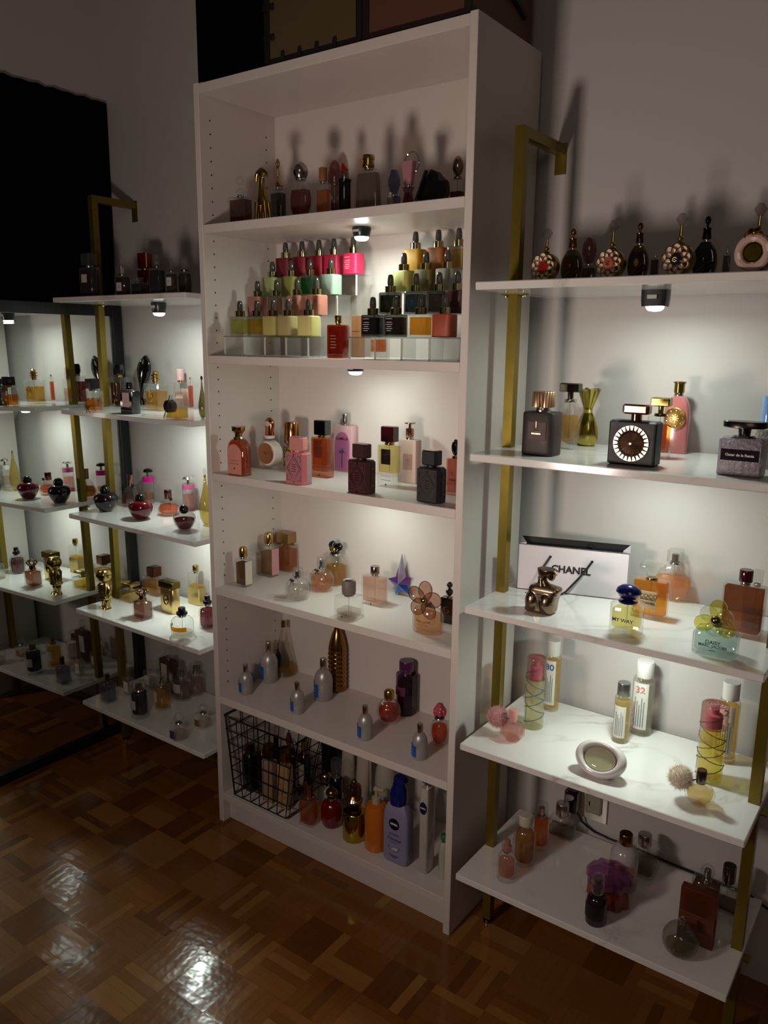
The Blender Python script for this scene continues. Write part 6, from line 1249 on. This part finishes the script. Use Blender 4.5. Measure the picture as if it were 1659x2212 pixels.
 ('perf', 0.4949, 0.1694, 0.402, 0.0663, 0.0663, 0.0935, 0, 'perfume_bottle', 'bottle', 'round bottle of orange-red liquid with a domed gold cap', 'bottles on the fifth bookcase shelf', {'sect': 'round', 'prof': 'globe', 'liq': '#9a3410', 'fill': 0.7, 'hb': 0.66, 'cap': 'dome2', 'capw': 0.42, 'capm': 'gold', 'beads': True, 'gain': 1.3}),
 ('perf', 0.5033, 0.2389, 0.402, 0.0582, 0.0582, 0.1537, 0, 'perfume_bottle', 'bottle', 'tall plum purple ribbed bottle with a plum cap against the back', 'bottles on the fifth bookcase shelf', {'sect': 'hex', 'glass': 'g:#6a3462', 'liq': '#3c1434', 'fill': 0.8, 'hb': 0.76, 'cap': 'cyl', 'capw': 0.7, 'capm': 'p:#4a1e48', 'lab': ('#5a1c40', 0.5, 0.22, -0.1, 0.62), 'gain': 1.3}),
 ('perf', 0.6687, 0.1467, 0.402, 0.0473, 0.0473, 0.1097, 0, 'perfume_bottle', 'bottle', 'rounded bottle of orange liquid with a pink rose cap and a black collar', 'bottles on the fifth bookcase shelf', {'sect': 'round', 'prof': 'globe', 'liq': '#b04208', 'fill': 0.75, 'hb': 0.62, 'cap': 'rose', 'capw': 0.75, 'capm': 'p:#b04858', 'collar': 'p:#0c0a0c', 'gain': 1.3}),
 ('perf', 0.3178, 0.0408, 0.094, 0.0514, 0.0411, 0.1206, 0, 'perfume_bottle', 'bottle', 'faceted bottle of honey liquid with a square gold cap beside the wire basket', 'bottles on the bottom bookcase shelf', {'sect': 'oct', 'liq': '#8e4e12', 'fill': 0.85, 'hb': 0.66, 'cap': 'banded', 'capw': 0.52, 'capm': 'm:#a87c28', 'gain': 1.3}),
 ('perf', 0.2989, 0.1366, 0.094, 0.0495, 0.0495, 0.1058, 0, 'perfume_bottle', 'bottle', 'white bottle with a gold ball cap behind the honey one', 'bottles on the bottom bookcase shelf', {'sect': 'round', 'prof': 'globe', 'glass': 'p:#a8a49c', 'hb': 0.6, 'cap': 'ball', 'capw': 0.72, 'capm': 'm:#a89040'}),
 ('perf', 0.375, 0.0725, 0.094, 0.0616, 0.0616, 0.1119, 0, 'perfume_bottle', 'bottle', 'ruby red rounded bottle with a gold ball cap', 'bottles on the bottom bookcase shelf', {'sect': 'round', 'prof': 'barrel', 'glass': 'p:#5e0206', 'hb': 0.7, 'cap': 'ball', 'capw': 0.55, 'capm': 'm:#9a8438'}),
 ('perf', 0.3539, 0.1168, 0.094, 0.0367, 0.0367, 0.1711, 0, 'perfume_bottle', 'bottle', 'black glass bottle with a clear cap in the second row', 'bottles on the bottom bookcase shelf', {'sect': 'round', 'glass': 'p:#060405', 'hb': 0.66, 'cap': 'cyl', 'capw': 0.8, 'capm': 'gc'}),
 ('perf', 0.4603, 0.0634, 0.094, 0.0625, 0.0625, 0.1746, 0, 'perfume_bottle', 'bottle', 'gold based bottle with an amber crystal flower stopper', 'bottles on the bottom bookcase shelf', {'sect': 'round', 'glass': 'm:#b89c34:.12', 'hb': 0.46, 'cap': 'bud', 'capw': 0.85, 'capm': 'g:#b07c50', 'neckm': 'm:#8a7024'}),
 ('tube', 0.3314, 0.2, 0.094, 0.0434, 0.0434, 0.167, 0, 'lotion_tube', 'bottle', 'white lotion tube, left of the pair at the back', 'bottles on the bottom bookcase shelf', {}),
 ('tube', 0.4008, 0.18, 0.094, 0.0424, 0.0424, 0.1842, 0, 'lotion_tube', 'bottle', 'white lotion tube, right of the pair at the back', 'bottles on the bottom bookcase shelf', {}),
 ('box', 0.2397, 0.235, 0.094, 0.0549, 0.0275, 0.27, 0, 'storage_box', 'box', 'black fabric storage box in the back row next to the basket', 'bottles on the bottom bookcase shelf', {'col': '#030303'}),
 ('perf', 0.5031, 0.15, 0.094, 0.0613, 0.0613, 0.245, 0, 'perfume_bottle', 'bottle', 'large white round-shouldered lotion bottle in the back row', 'bottles on the bottom bookcase shelf', {'sect': 'round', 'prof': 'shoulder', 'glass': 'p:#a09a8e', 'hb': 0.86, 'cap': 'cyl', 'capw': 0.5, 'capm': 'p:#b0a898'}),
 ('pump', 0.5322, 0.0651, 0.094, 0.0614, 0.0614, 0.1741, 0, 'pump_bottle', 'bottle', 'orange pump bottle with a cream dispenser', 'bottles on the bottom bookcase shelf', {'col': '#b8621c', 'capcol': '#a89880', 'scalecap': 0.5}),
 ('nivea', 0.6091, 0.0558, 0.094, 0.0766, 0.0383, 0.2785, 0, 'lotion_bottle', 'bottle', 'lavender body lotion bottle with a dark blue pump', 'bottles on the bottom bookcase shelf', {}),
 ('perf', 0.6891, 0.0665, 0.094, 0.0256, 0.041, 0.2517, 0, 'perfume_bottle', 'bottle', 'slim white lotion bottle with a dark blue round mark on its side', 'bottles on the bottom bookcase shelf', {'sect': 'super', 'prof': 'tallb', 'glass': 'p:#b0aaa0', 'hb': 0.93, 'cap': 'box', 'capw': 0.85, 'capm': 'p:#0a1440', 'sidemark': True}),
 ('perf', 0.7402, 0.0662, 0.094, 0.0255, 0.0255, 0.12, 0, 'perfume_bottle', 'bottle', 'short white bottle with a green cap against the right panel', 'bottles on the bottom bookcase shelf', {'sect': 'round', 'prof': 'shoulder', 'glass': 'p:#a8a898', 'hb': 0.84, 'cap': 'cyl', 'capw': 0.7, 'capm': 'p:#2e6a3c'}),
 ('perf', 0.07, 0.062, 0.0985, 0.0374, 0.0299, 0.144, 0, 'perfume_bottle', 'bottle', 'tall black-green bottle with a square gold cap at the left end inside the basket', 'bottles on the bottom bookcase shelf', {'glass': 'p:#03100e', 'hb': 0.76, 'cap': 'box', 'capw': 0.62, 'capm': 'm:#9a7418'}),
 ('perf', 0.108, 0.075, 0.0985, 0.0288, 0.0259, 0.1659, 0, 'perfume_bottle', 'bottle', 'slim dark cola bottle with a clear cap inside the basket', 'bottles on the bottom bookcase shelf', {'liq': '#1c0604', 'glass': 'g:#502018', 'hb': 0.74, 'cap': 'cyl', 'capw': 0.45, 'capm': 'gc', 'gain': 1.3}),
 ('perf', 0.158, 0.055, 0.0985, 0.0393, 0.0275, 0.1758, 0, 'perfume_bottle', 'bottle', 'beige-labelled bottle with an amber top inside the basket', 'bottles on the bottom bookcase shelf', {'glass': 'f:#8e7462', 'hb': 0.72, 'cap': 'box', 'capw': 0.7, 'capm': 'g:#a86a20'}),
 ('perf', 0.218, 0.055, 0.0985, 0.0384, 0.0269, 0.1852, 0, 'perfume_bottle', 'bottle', 'floral printed bottle with a gold cap inside the basket', 'bottles on the bottom bookcase shelf', {'glass': 'f:#9a8058', 'hb': 0.72, 'cap': 'cyl', 'capw': 0.6, 'capm': 'm:#a8781c', 'florals': True}),
 ('perf', 0.108, 0.135, 0.0985, 0.0312, 0.025, 0.148, 0, 'perfume_bottle', 'bottle', 'dark bottle with a silver tipped cap at the back inside the basket', 'bottles on the bottom bookcase shelf', {'glass': 'p:#0a0606', 'hb': 0.75, 'cap': 'cyl', 'capw': 0.5, 'capm': 'm:#5a5450'}),
 ('perf', 0.16, 0.135, 0.0985, 0.0296, 0.0237, 0.1754, 0, 'perfume_bottle', 'bottle', 'mauve topped bottle at the back inside the basket', 'bottles on the bottom bookcase shelf', {'glass': 'p:#2a1410', 'hb': 0.72, 'cap': 'gem', 'capw': 0.7, 'capm': 'p:#5e2c3c'}),
 ('perf', 0.232, 0.12, 0.0985, 0.0303, 0.0243, 0.1827, 0, 'perfume_bottle', 'bottle', 'dark pale-labelled bottle with a gold cap at the right end inside the basket', 'bottles on the bottom bookcase shelf', {'glass': 'p:#0c100c', 'hb': 0.74, 'cap': 'cyl', 'capw': 0.5, 'capm': 'gold', 'lab': ('#8a8078', 0.7, 0.5, 0, 0.6)}),
 ('flacon', 0.9502, 0.03, 1.52, 0.0528, 0.0237, 0.0978, -8, 'flower_flacon', 'bottle', 'gold flower-faced flacon with a red centre and a crystal knob', 'jewelled flacons on the top marble shelf of the right unit', {'col': '#b00a20'}),
 ('flacon', 1.0841, 0.02, 1.52, 0.0517, 0.0233, 0.1018, -8, 'flower_flacon', 'bottle', 'gold flower-faced flacon with a pink centre and a crystal knob', 'jewelled flacons on the top marble shelf of the right unit', {'col': '#b85a58'}),
 ('flacon', 1.2072, 0.01, 1.52, 0.0532, 0.0239, 0.1029, -8, 'flower_flacon', 'bottle', 'gold flower-faced flacon with a navy centre and a crystal knob', 'jewelled flacons on the top marble shelf of the right unit', {'col': '#14123c'}),
 ('flacon', 1.3331, 0.0, 1.52, 0.0599, 0.027, 0.1074, -8, 'flower_flacon', 'bottle', 'cream and gold ring-faced flacon with a crystal top at the right edge of the photo', 'jewelled flacons on the top marble shelf of the right unit', {'col': '#4a4418', 'ringy': True}),
 ('perf', 0.952, 0.15, 1.52, 0.0439, 0.022, 0.1121, 0, 'perfume_bottle', 'bottle', 'gold glass flacon with a dark red drop behind the red-centred flower', 'jewelled flacons on the top marble shelf of the right unit', {'disc': True, 'glass': 'g:#9a8a48', 'liq': '#6a5420', 'fill': 0.9, 'hb': 0.62, 'cap': 'minaret', 'capw': 0.35, 'capm': 'm:#9a6a38', 'drop': '#5a0608'}),
 ('perf', 1.0886, 0.15, 1.52, 0.0396, 0.0198, 0.1138, 0, 'perfume_bottle', 'bottle', 'gold glass flacon with a yellow window behind the pink-centred flower', 'jewelled flacons on the top marble shelf of the right unit', {'disc': True, 'glass': 'g:#8a7c48', 'liq': '#4d3c14', 'fill': 0.9, 'hb': 0.62, 'cap': 'minaret', 'capw': 0.35, 'capm': 'm:#6a4a38', 'drop': '#b08a20'}),
 ('perf', 1.2135, 0.15, 1.52, 0.0438, 0.0219, 0.1162, 0, 'perfume_bottle', 'bottle', 'dark green glass flacon behind the navy-centred flower', 'jewelled flacons on the top marble shelf of the right unit', {'disc': True, 'glass': 'g:#3a4a24', 'liq': '#0c1408', 'fill': 0.9, 'hb': 0.6, 'cap': 'minaret', 'capw': 0.35, 'capm': 'm:#2a1c14', 'drop': '#0a0f08'}),
 ('perf', 0.9593, 0.22, 1.52, 0.0324, 0.026, 0.1039, 0, 'perfume_bottle', 'bottle', 'small box-based bottle with a pink ball cap against the wall', 'jewelled flacons on the top marble shelf of the right unit', {'liq': '#4a3a34', 'hb': 0.42, 'cap': 'ball', 'capw': 0.95, 'capm': 'p:#7a4a4c'}),
 ('perf', 1.1053, 0.2, 1.52, 0.016, 0.0112, 0.0628, 0, 'perfume_bottle', 'bottle', 'little square brown glass bottle between the second and third flower flacons', 'jewelled flacons on the top marble shelf of the right unit', {'liq': '#4a3824', 'hb': 0.85, 'cap': 'cyl', 'capw': 0.4, 'capm': 'gc'}),
 ('perf', 1.2405, 0.2, 1.52, 0.0141, 0.0098, 0.064, 0, 'perfume_bottle', 'bottle', 'little square clear glass bottle beside the dark green flacon', 'jewelled flacons on the top marble shelf of the right unit', {'liq': '#5a4c40', 'hb': 0.85, 'cap': 'cyl', 'capw': 0.4, 'capm': 'gc'}),
 ('perf', 0.9556, 0.0399, 1.183, 0.0697, 0.0558, 0.1264, 0, 'perfume_bottle', 'bottle', 'matte chocolate bottle with a ribbed rose gold cylinder cap', 'perfumes on the second marble shelf of the right unit', {'sect': 'super', 'glass': 'f:#2a1a15', 'prof': 'straight', 'hb': 0.68, 'cap': 'ribbed', 'capw': 0.66, 'capm': 'm:#c4a07c:.35', 'neckh': 0.01, 'lab': ('#3a0f08', 0.56, 0.42, 0.05, 0.58), 'crown': True}),
 ('perf', 0.9645, 0.1538, 1.183, 0.0495, 0.0297, 0.1392, 0, 'perfume_bottle', 'bottle', 'oval clear bottle of pale liquid with a slanted grey block cap', 'perfumes on the second marble shelf of the right unit', {'sect': 'round', 'prof': 'oval', 'liq': '#c9a868', 'fill': 0.72, 'thick': 0.16, 'hb': 0.72, 'cap': 'slab', 'capw': 0.85, 'capm': 'm:#5c5a4c:.2'}),
 ('pouch', 0.971, 0.24, 1.183, 0.0515, 0.0515, 0.1224, 0, 'pouch_bottle', 'bottle', 'gold pouch-shaped bottle tied at the neck', 'perfumes on the second marble shelf of the right unit', {}),
 ('sun', 1.1494, 0.0273, 1.183, 0.0892, 0.0375, 0.1124, 0, 'sunburst_bottle', 'bottle', 'black square bottle with a rose gold sunburst face and rose gold cap', 'perfumes on the second marble shelf of the right unit', {}),
 ('perf', 1.1601, 0.1376, 1.183, 0.0459, 0.0275, 0.1194, 0, 'perfume_bottle', 'bottle', 'amber bottle with a flat gold cap behind the sunburst bottle', 'perfumes on the second marble shelf of the right unit', {'liq': '#a05a24', 'fill': 0.8, 'thick': 0.16, 'hb': 0.7, 'cap': 'slab', 'capw': 0.8, 'capm': 'm:#a89858:.2', 'neckm': 'm:#7a6a34', 'sect': 'super'}),
 ('perf', 1.161, 0.2481, 1.183, 0.0513, 0.0231, 0.1471, 0, 'perfume_bottle', 'bottle', 'dusty pink arched bottle with a gold medallion and tall gold cap', 'perfumes on the second marble shelf of the right unit', {'sect': 'arch', 'glass': 'p:#b0686a', 'hb': 0.8, 'cap': 'flare2', 'capw': 0.5, 'capm': 'm:#a8924c:.2', 'medal': 'gold'}),
 ('perf', 1.339, 0.0254, 1.183, 0.0717, 0.043, 0.0932, 0, 'perfume_bottle', 'bottle', 'lilac textured bottle with a black signature band and a wide pewter cap', 'perfumes on the second marble shelf of the right unit', {'glass': 'r:#8e8590', 'hb': 0.7, 'cap': 'mush', 'capw': 1.0, 'capm': 'm:#4a4442:.25', 'bandlab': '#1c161c', 'writing': [('Oscar de la Renta', 0.066, 0.56)], 'wcol': '#d8d0d0'}),
 ('perf', 1.3544, 0.138, 1.183, 0.0367, 0.0294, 0.132, 0, 'perfume_bottle', 'bottle', 'grey bottle with gold collar and sky blue cap at the right edge', 'perfumes on the second marble shelf of the right unit', {'glass': 'r:#8e8c84', 'hb': 0.56, 'cap': 'cyl', 'capw': 0.7, 'capm': 'p:#6a8ec4', 'collar': 'm:#b0904c:.2'}),
 ('bust', 0.9852, 0.0257, 0.856, 0.0776, 0.0465, 0.0951, 0, 'bust_bottle', 'bottle', 'bronze bottle shaped like a headless bust with a half face turned right', 'things on the middle marble shelf of the right unit', {}),
 ('perf', 1.1652, 0.0122, 0.856, 0.0585, 0.0468, 0.0976, 0, 'perfume_bottle', 'bottle', 'clear square bottle of pale yellow liquid with a navy pebble cap and gold ring', 'things on the middle marble shelf of the right unit', {'sect': 'super', 'liq': '#c0b878', 'fill': 0.78, 'thick': 0.22, 'hb': 0.64, 'cap': 'pebble', 'capw': 0.84, 'capm': 'p:#0a0e48', 'writing': [('MY WAY', 0.13, 0.5)], 'neckm': 'p:#0a0e48'}),
 ('perf', 1.1727, 0.1284, 0.856, 0.0686, 0.0275, 0.119, 0, 'perfume_bottle', 'bottle', 'square bottle of golden liquid with a cut crystal stopper and a cream label', 'things on the middle marble shelf of the right unit', {'liq': '#e09408', 'fill': 0.97, 'thick': 0.1, 'hb': 0.68, 'cap': 'crystal', 'capw': 0.72, 'capm': 'gc', 'neckm': 'gold', 'lab': ('#c9b088', 0.5, 0.46, 0, 0.5), 'writing': [('COCO', 0.13, 0.6), ('MADEMOISELLE', 0.05, 0.52), ('CHANEL', 0.085, 0.42)], 'wcol': '#4a3c28'}),
 ('perf', 1.1779, 0.2698, 0.856, 0.0754, 0.0264, 0.1154, 0, 'perfume_bottle', 'bottle', 'round flat bottle of peach liquid with a clear square cap', 'things on the middle marble shelf of the right unit', {'disc': True, 'liq': '#e0a878', 'fill': 0.75, 'hb': 0.72, 'cap': 'box', 'capw': 0.4, 'capm': 'gc', 'capin': 'm:#a8a498'}),
 ('perf', 1.347, 0.1332, 0.856, 0.0729, 0.0306, 0.1318, 0, 'perfume_bottle', 'bottle', 'large rectangular bottle of dark cognac liquid with a burgundy cap', 'things on the middle marble shelf of the right unit', {'liq': '#6a3208', 'fill': 0.94, 'thick': 0.1, 'hb': 0.78, 'cap': 'cyl', 'capw': 0.34, 'capm': 'p:#380810'}),
 ('perf', 1.3616, 0.17, 0.856, 0.0378, 0.0227, 0.1251, 0, 'perfume_bottle', 'bottle', 'clear bottle with a thick cap behind the dark cognac one', 'things on the middle marble shelf of the right unit', {'liq': '#8e8478', 'fill': 0.5, 'hb': 0.74, 'cap': 'cyl', 'capw': 0.5, 'capm': 'gc'}),
 ('daisy', 1.3306, 0.0105, 0.856, 0.0768, 0.0461, 0.1038, 0, 'flower_bottle', 'bottle', 'pale aqua bottle with yellow petals and a pewter ball cap', 'things on the middle marble shelf of the right unit', {'liq': '#a4b6b3', 'petal': '#c9b84c', 'knob': 'm:#9a9078', 'blue': True}),
 ('pom', 0.9205, 0.0444, 0.539, 0.0569, 0.0569, 0.0715, 0, 'pompom_bottle', 'bottle', 'pink faceted bottle with a pink fur pompom at the left front corner', 'perfumes on the fourth marble shelf of the right unit', {'liq': '#d4b2ac', 'glass': 'g:#f0d8d2', 'pc': '#c98e90', 'capm': 'f:#c98a84'}),
 ('pom', 1.3259, 0.0319, 0.539, 0.0581, 0.0581, 0.071, 0, 'pompom_bottle', 'bottle', 'clear faceted bottle with a cream fur pompom at the right front corner', 'perfumes on the fourth marble shelf of the right unit', {'liq': '#d8c088', 'glass': 'g', 'pc': '#ddd0bc', 'capm': 'm:#8a7a78:.2'}),
 ('cyl', 0.9326, 0.1278, 0.539, 0.0438, 0.0438, 0.17, 0, 'cylinder_bottle', 'bottle', 'glass cylinder with a pink cap and teal scribbles', 'perfumes on the fourth marble shelf of the right unit', {'liq': '#cfcaa6', 'line': '#14486a', 'capc': '#dcb4ac', 'fill': 0.93}),
 ('cyl', 1.3167, 0.1375, 0.539, 0.052, 0.052, 0.1631, 0, 'cylinder_bottle', 'bottle', 'glass cylinder of yellow liquid with a pink cap and crimson scribbles', 'perfumes on the fourth marble shelf of the right unit', {'liq': '#ccb850', 'line': '#4a0814', 'capc': '#dcb0a8', 'fill': 0.85}),
 ('num', 0.9263, 0.2362, 0.539, 0.0415, 0.0415, 0.1759, 0, 'cylinder_bottle', 'bottle', 'tall cylinder with a white cap marked 80 in blue', 'perfumes on the fourth marble shelf of the right unit', {'num': '80', 'nc': '#1c4a8e', 'liq': '#d8b868'}),
 ('num', 1.1404, 0.2484, 0.539, 0.0517, 0.0517, 0.1734, 0, 'cylinder_bottle', 'bottle', 'tall cylinder with a white cap marked 32 in pink', 'perfumes on the fourth marble shelf of the right unit', {'num': '32', 'nc': '#c85a60', 'liq': '#e0dcd0'}),
 ('num', 1.3247, 0.2354, 0.539, 0.0465, 0.0465, 0.1777, 0, 'cylinder_bottle', 'bottle', 'tall cylinder with a white cap marked 2 in plum, behind the crimson scribbles', 'perfumes on the fourth marble shelf of the right unit', {'num': '2', 'nc': '#5a1c3c', 'liq': '#d0b060'}),
 ('num', 1.117, 0.183, 0.539, 0.0382, 0.0382, 0.1389, 0, 'cylinder_bottle', 'bottle', 'shorter cylinder with a grey metal cap and small print, beside the one marked 32', 'perfumes on the fourth marble shelf of the right unit', {'num': '', 'nc': '#8a7a58', 'liq': '#d8c078', 'capm': 'm:#a0a4a4:.3'}),
 ('eggring', 1.1319, 0.0212, 0.539, 0.107, 0.0428, 0.0739, 0, 'egg_bottle', 'bottle', 'white ceramic egg-shaped bottle leaning back around an oval of clear liquid', 'perfumes on the fourth marble shelf of the right unit', {}),
 ('perf', 0.9377, 0.0111, 0.213, 0.0421, 0.0421, 0.1051, 0, 'perfume_bottle', 'bottle', 'small spray bottle of pink liquid with a clear cap, front left', 'bottles on the lowest marble shelf of the right unit', {'sect': 'round', 'prof': 'shoulder', 'liq': '#a87868', 'fill': 0.7, 'thick': 0.18, 'hb': 0.66, 'cap': 'spray', 'capw': 0.62, 'capm': 'gc', 'capin': 'p:#a86a60', 'gain': 1.25}),
 ('perf', 0.9433, 0.0899, 0.213, 0.0522, 0.0522, 0.1228, 0, 'perfume_bottle', 'bottle', 'round bottle of amber oil with a white cap', 'bottles on the lowest marble shelf of the right unit', {'sect': 'round', 'prof': 'shoulder', 'liq': '#7a5218', 'fill': 0.88, 'thick': 0.1, 'hb': 0.76, 'cap': 'cyl', 'capw': 0.62, 'capm': 'p:#b8b0a4', 'neckh': 0.005, 'gain': 1.25}),
 ('perf', 0.9506, 0.1636, 0.213, 0.0392, 0.0392, 0.1181, 0, 'perfume_bottle', 'bottle', 'cylinder of orange liquid with a clear cap', 'bottles on the lowest marble shelf of the right unit', {'sect': 'round', 'liq': '#a0541c', 'fill': 0.95, 'thick': 0.14, 'hb': 0.7, 'cap': 'cyl', 'capw': 0.7, 'capm': 'gc', 'capin': 'm:#b8a090', 'gain': 1.25}),
 ('perf', 0.973, 0.2373, 0.213, 0.0643, 0.0322, 0.0894, 0, 'perfume_bottle', 'bottle', 'flat clear bottle with a wide silver cap against the wall', 'bottles on the lowest marble shelf of the right unit', {'liq': '#6a6054', 'fill': 0.5, 'hb': 0.6, 'prof': 'trap', 'cap': 'cyl', 'capw': 0.5, 'capm': 'm:#b8b0a8:.2', 'gain': 1.25}),
 ('perf', 1.1593, 0.1461, 0.213, 0.0625, 0.0625, 0.1313, 0, 'perfume_bottle', 'bottle', 'milky white bottle with a floral label and a gold cap', 'bottles on the lowest marble shelf of the right unit', {'sect': 'round', 'prof': 'shoulder', 'glass': 'p:#a8a0a4', 'hb': 0.78, 'cap': 'cyl', 'capw': 0.46, 'capm': 'm:#8e6c24:.2', 'neckh': 0.005, 'lab': ('#b08a70', 0.9, 0.5, 0, 0.42), 'florals': True}),
 ('perf', 1.1785, 0.2259, 0.213, 0.0611, 0.0611, 0.0938, 0, 'perfume_bottle', 'bottle', 'clear bottle with a silver cap behind the milky one', 'bottles on the lowest marble shelf of the right unit', {'liq': '#6a6256', 'fill': 0.4, 'hb': 0.68, 'cap': 'cyl', 'capw': 0.5, 'capm': 'm:#b8b0a8:.2', 'gain': 1.25}),
 ('shell', 1.1509, 0.0762, 0.213, 0.0962, 0.0673, 0.088, 0, 'scalloped_bottle', 'bottle', 'squat scalloped bottle, lilac cap over an orange-red base', 'bottles on the lowest marble shelf of the right unit', {}),
 ('perf', 1.1527, 0.0013, 0.213, 0.044, 0.044, 0.1075, 0, 'perfume_bottle', 'bottle', 'small spray bottle of dark plum with a clear cap, front', 'bottles on the lowest marble shelf of the right unit', {'sect': 'round', 'prof': 'shoulder', 'glass': 'g:#8a5a8a', 'liq': '#200a1c', 'fill': 0.75, 'thick': 0.16, 'hb': 0.62, 'cap': 'spray', 'capw': 0.62, 'capm': 'gc', 'capin': 'p:#2a1024', 'lab': ('#0c080c', 0.9, 0.5, 0, 0.5), 'gain': 1.25}),
 ('perf', 1.3315, 0.1592, 0.213, 0.0565, 0.0395, 0.1205, 0, 'perfume_bottle', 'bottle', 'square bottle of brown liquid with a clear ball cap behind the copper slab', 'bottles on the lowest marble shelf of the right unit', {'liq': '#3a1c0c', 'fill': 0.9, 'hb': 0.68, 'cap': 'ball', 'capw': 0.5, 'capm': 'gc', 'capin': 'm:#a89888', 'gain': 1.25}),
 ('perf', 1.366, 0.203, 0.213, 0.0536, 0.0268, 0.1078, 0, 'perfume_bottle', 'bottle', 'clear wide bottle with a clear round cap near the right pole', 'bottles on the lowest marble shelf of the right unit', {'liq': '#4d443a', 'fill': 0.4, 'hb': 0.6, 'prof': 'trap', 'cap': 'cyl', 'capw': 0.5, 'capm': 'm:#8a8278:.2', 'gain': 1.25}),
 ('box', 1.3386, 0.0674, 0.213, 0.0696, 0.0195, 0.1192, 0, 'slab_bottle', 'bottle', 'two-tone copper and brown slab bottle standing on edge', 'bottles on the lowest marble shelf of the right unit', {'col': '#5a2c1c', 'top': '#a0604a'}),
 ('sphere', 1.3222, 0.0138, 0.213, 0.0704, 0.0704, 0.0744, 0, 'sphere_bottle', 'bottle', 'spherical dimpled glass bottle with a thin neck at the front right', 'bottles on the lowest marble shelf of the right unit', {}),
]
# ------------------------------------------------------------------ place every bottle
for kind, x, y, z, w, d, h, yaw, name, cat, label, group, kw in ITEMS:
    t = thing(name, label, cat, (x, y, z + .0004), yaw, group)
    BUILD[kind](t, w, d, h, **kw)
# ------------------------------------------------------------------ shopping bag
bg = thing('shopping_bag', 'white paper gift bag with black rim, black rope handles and bold black lettering', 'bag', (.8680 + .115, .1405 + .033, .8564), 15.8)
bw, bh, bd = .1195, .1060, .036
CACHE['bagpaper'] = principled('white card', lin('#cfc6cc'), .35)
MB().box(-bw, bw, 0, .0008, .001, bh).build('front_panel', 'bagpaper', bg, smooth=False)
MB().box(-bw, bw, bd, bd + .0008, .001, bh + .010).build('back_panel', 'f:#08080a', bg, smooth=False)
MB().box(-bw, bw, .0008, bd, 0, .001).build('bottom_panel', 'f:#08080a', bg, smooth=False)
for sx in (-1, 1):
    m = MB(); x = sx * bw
    m.v = [(x, .0008, .001), (x - sx * .012, bd / 2, .001), (x, bd, .001), (x, .0008, bh), (x - sx * .014, bd / 2, bh), (x, bd, bh + .010)]
    m.v += [(a + sx * .0006, b, c) for a, b, c in m.v]
    m.f = [(0, 1, 4, 3), (1, 2, 5, 4), (7, 6, 9, 10), (8, 7, 10, 11)]
    m.build('side_gusset', 'bagpaper', bg, smooth=False)
MB().box(-bw, bw, .0009, .0014, bh - .03, bh).build('inner_lining', 'f:#060608', bg, smooth=False)
for a in ((-bw, bw, -.0006, 0, bh - .0012, bh), (-bw, bw, -.0006, 0, 0, .0012), (-bw - .0006, -bw, -.0006, .0008, 0, bh), (bw, bw + .0008, -.0006, .0008, 0, bh)): MB().box(*a).build('black_edge', 'f:#060608', bg, smooth=False)
hx0, hx1 = -.048, .043
hp = [(hx0, -.002, bh - .024), (hx0 - .012, -.006, bh - .045), (hx0 - .022, -.010, bh - .072), (hx0 - .016, -.014, bh - .098), (hx0 + .010, -.016, bh - .1055), (hx0 + .03, -.015, bh - .104), (hx1 - .052, -.012, bh - .098), (hx1 - .028, -.008, bh - .068), (hx1 - .012, -.005, bh - .045), (hx1, -.002, bh - .026)]
MB().tube(hp, .0023, 8).build('rope_handle', 'f:#060608', bg)
for hx, hz in ((hx0, bh - .024), (hx1, bh - .026)): MB().ball(hx, -.0012, hz, .003, .002, .003, 10, 6).build('eyelet', 'p:#060608', bg)
text(bg, 'CHANEL', .0222, (-.002, -.0009, bh * .52), 'f:#050506', bold=.0007, sx=1.0)
MB().tube([(.028, bd - .004, bh + .003), (.034, bd - .006, bh + .006), (.042, bd - .004, bh - .006)], .0014, 6).build('rope_handle', 'f:#060608', bg)
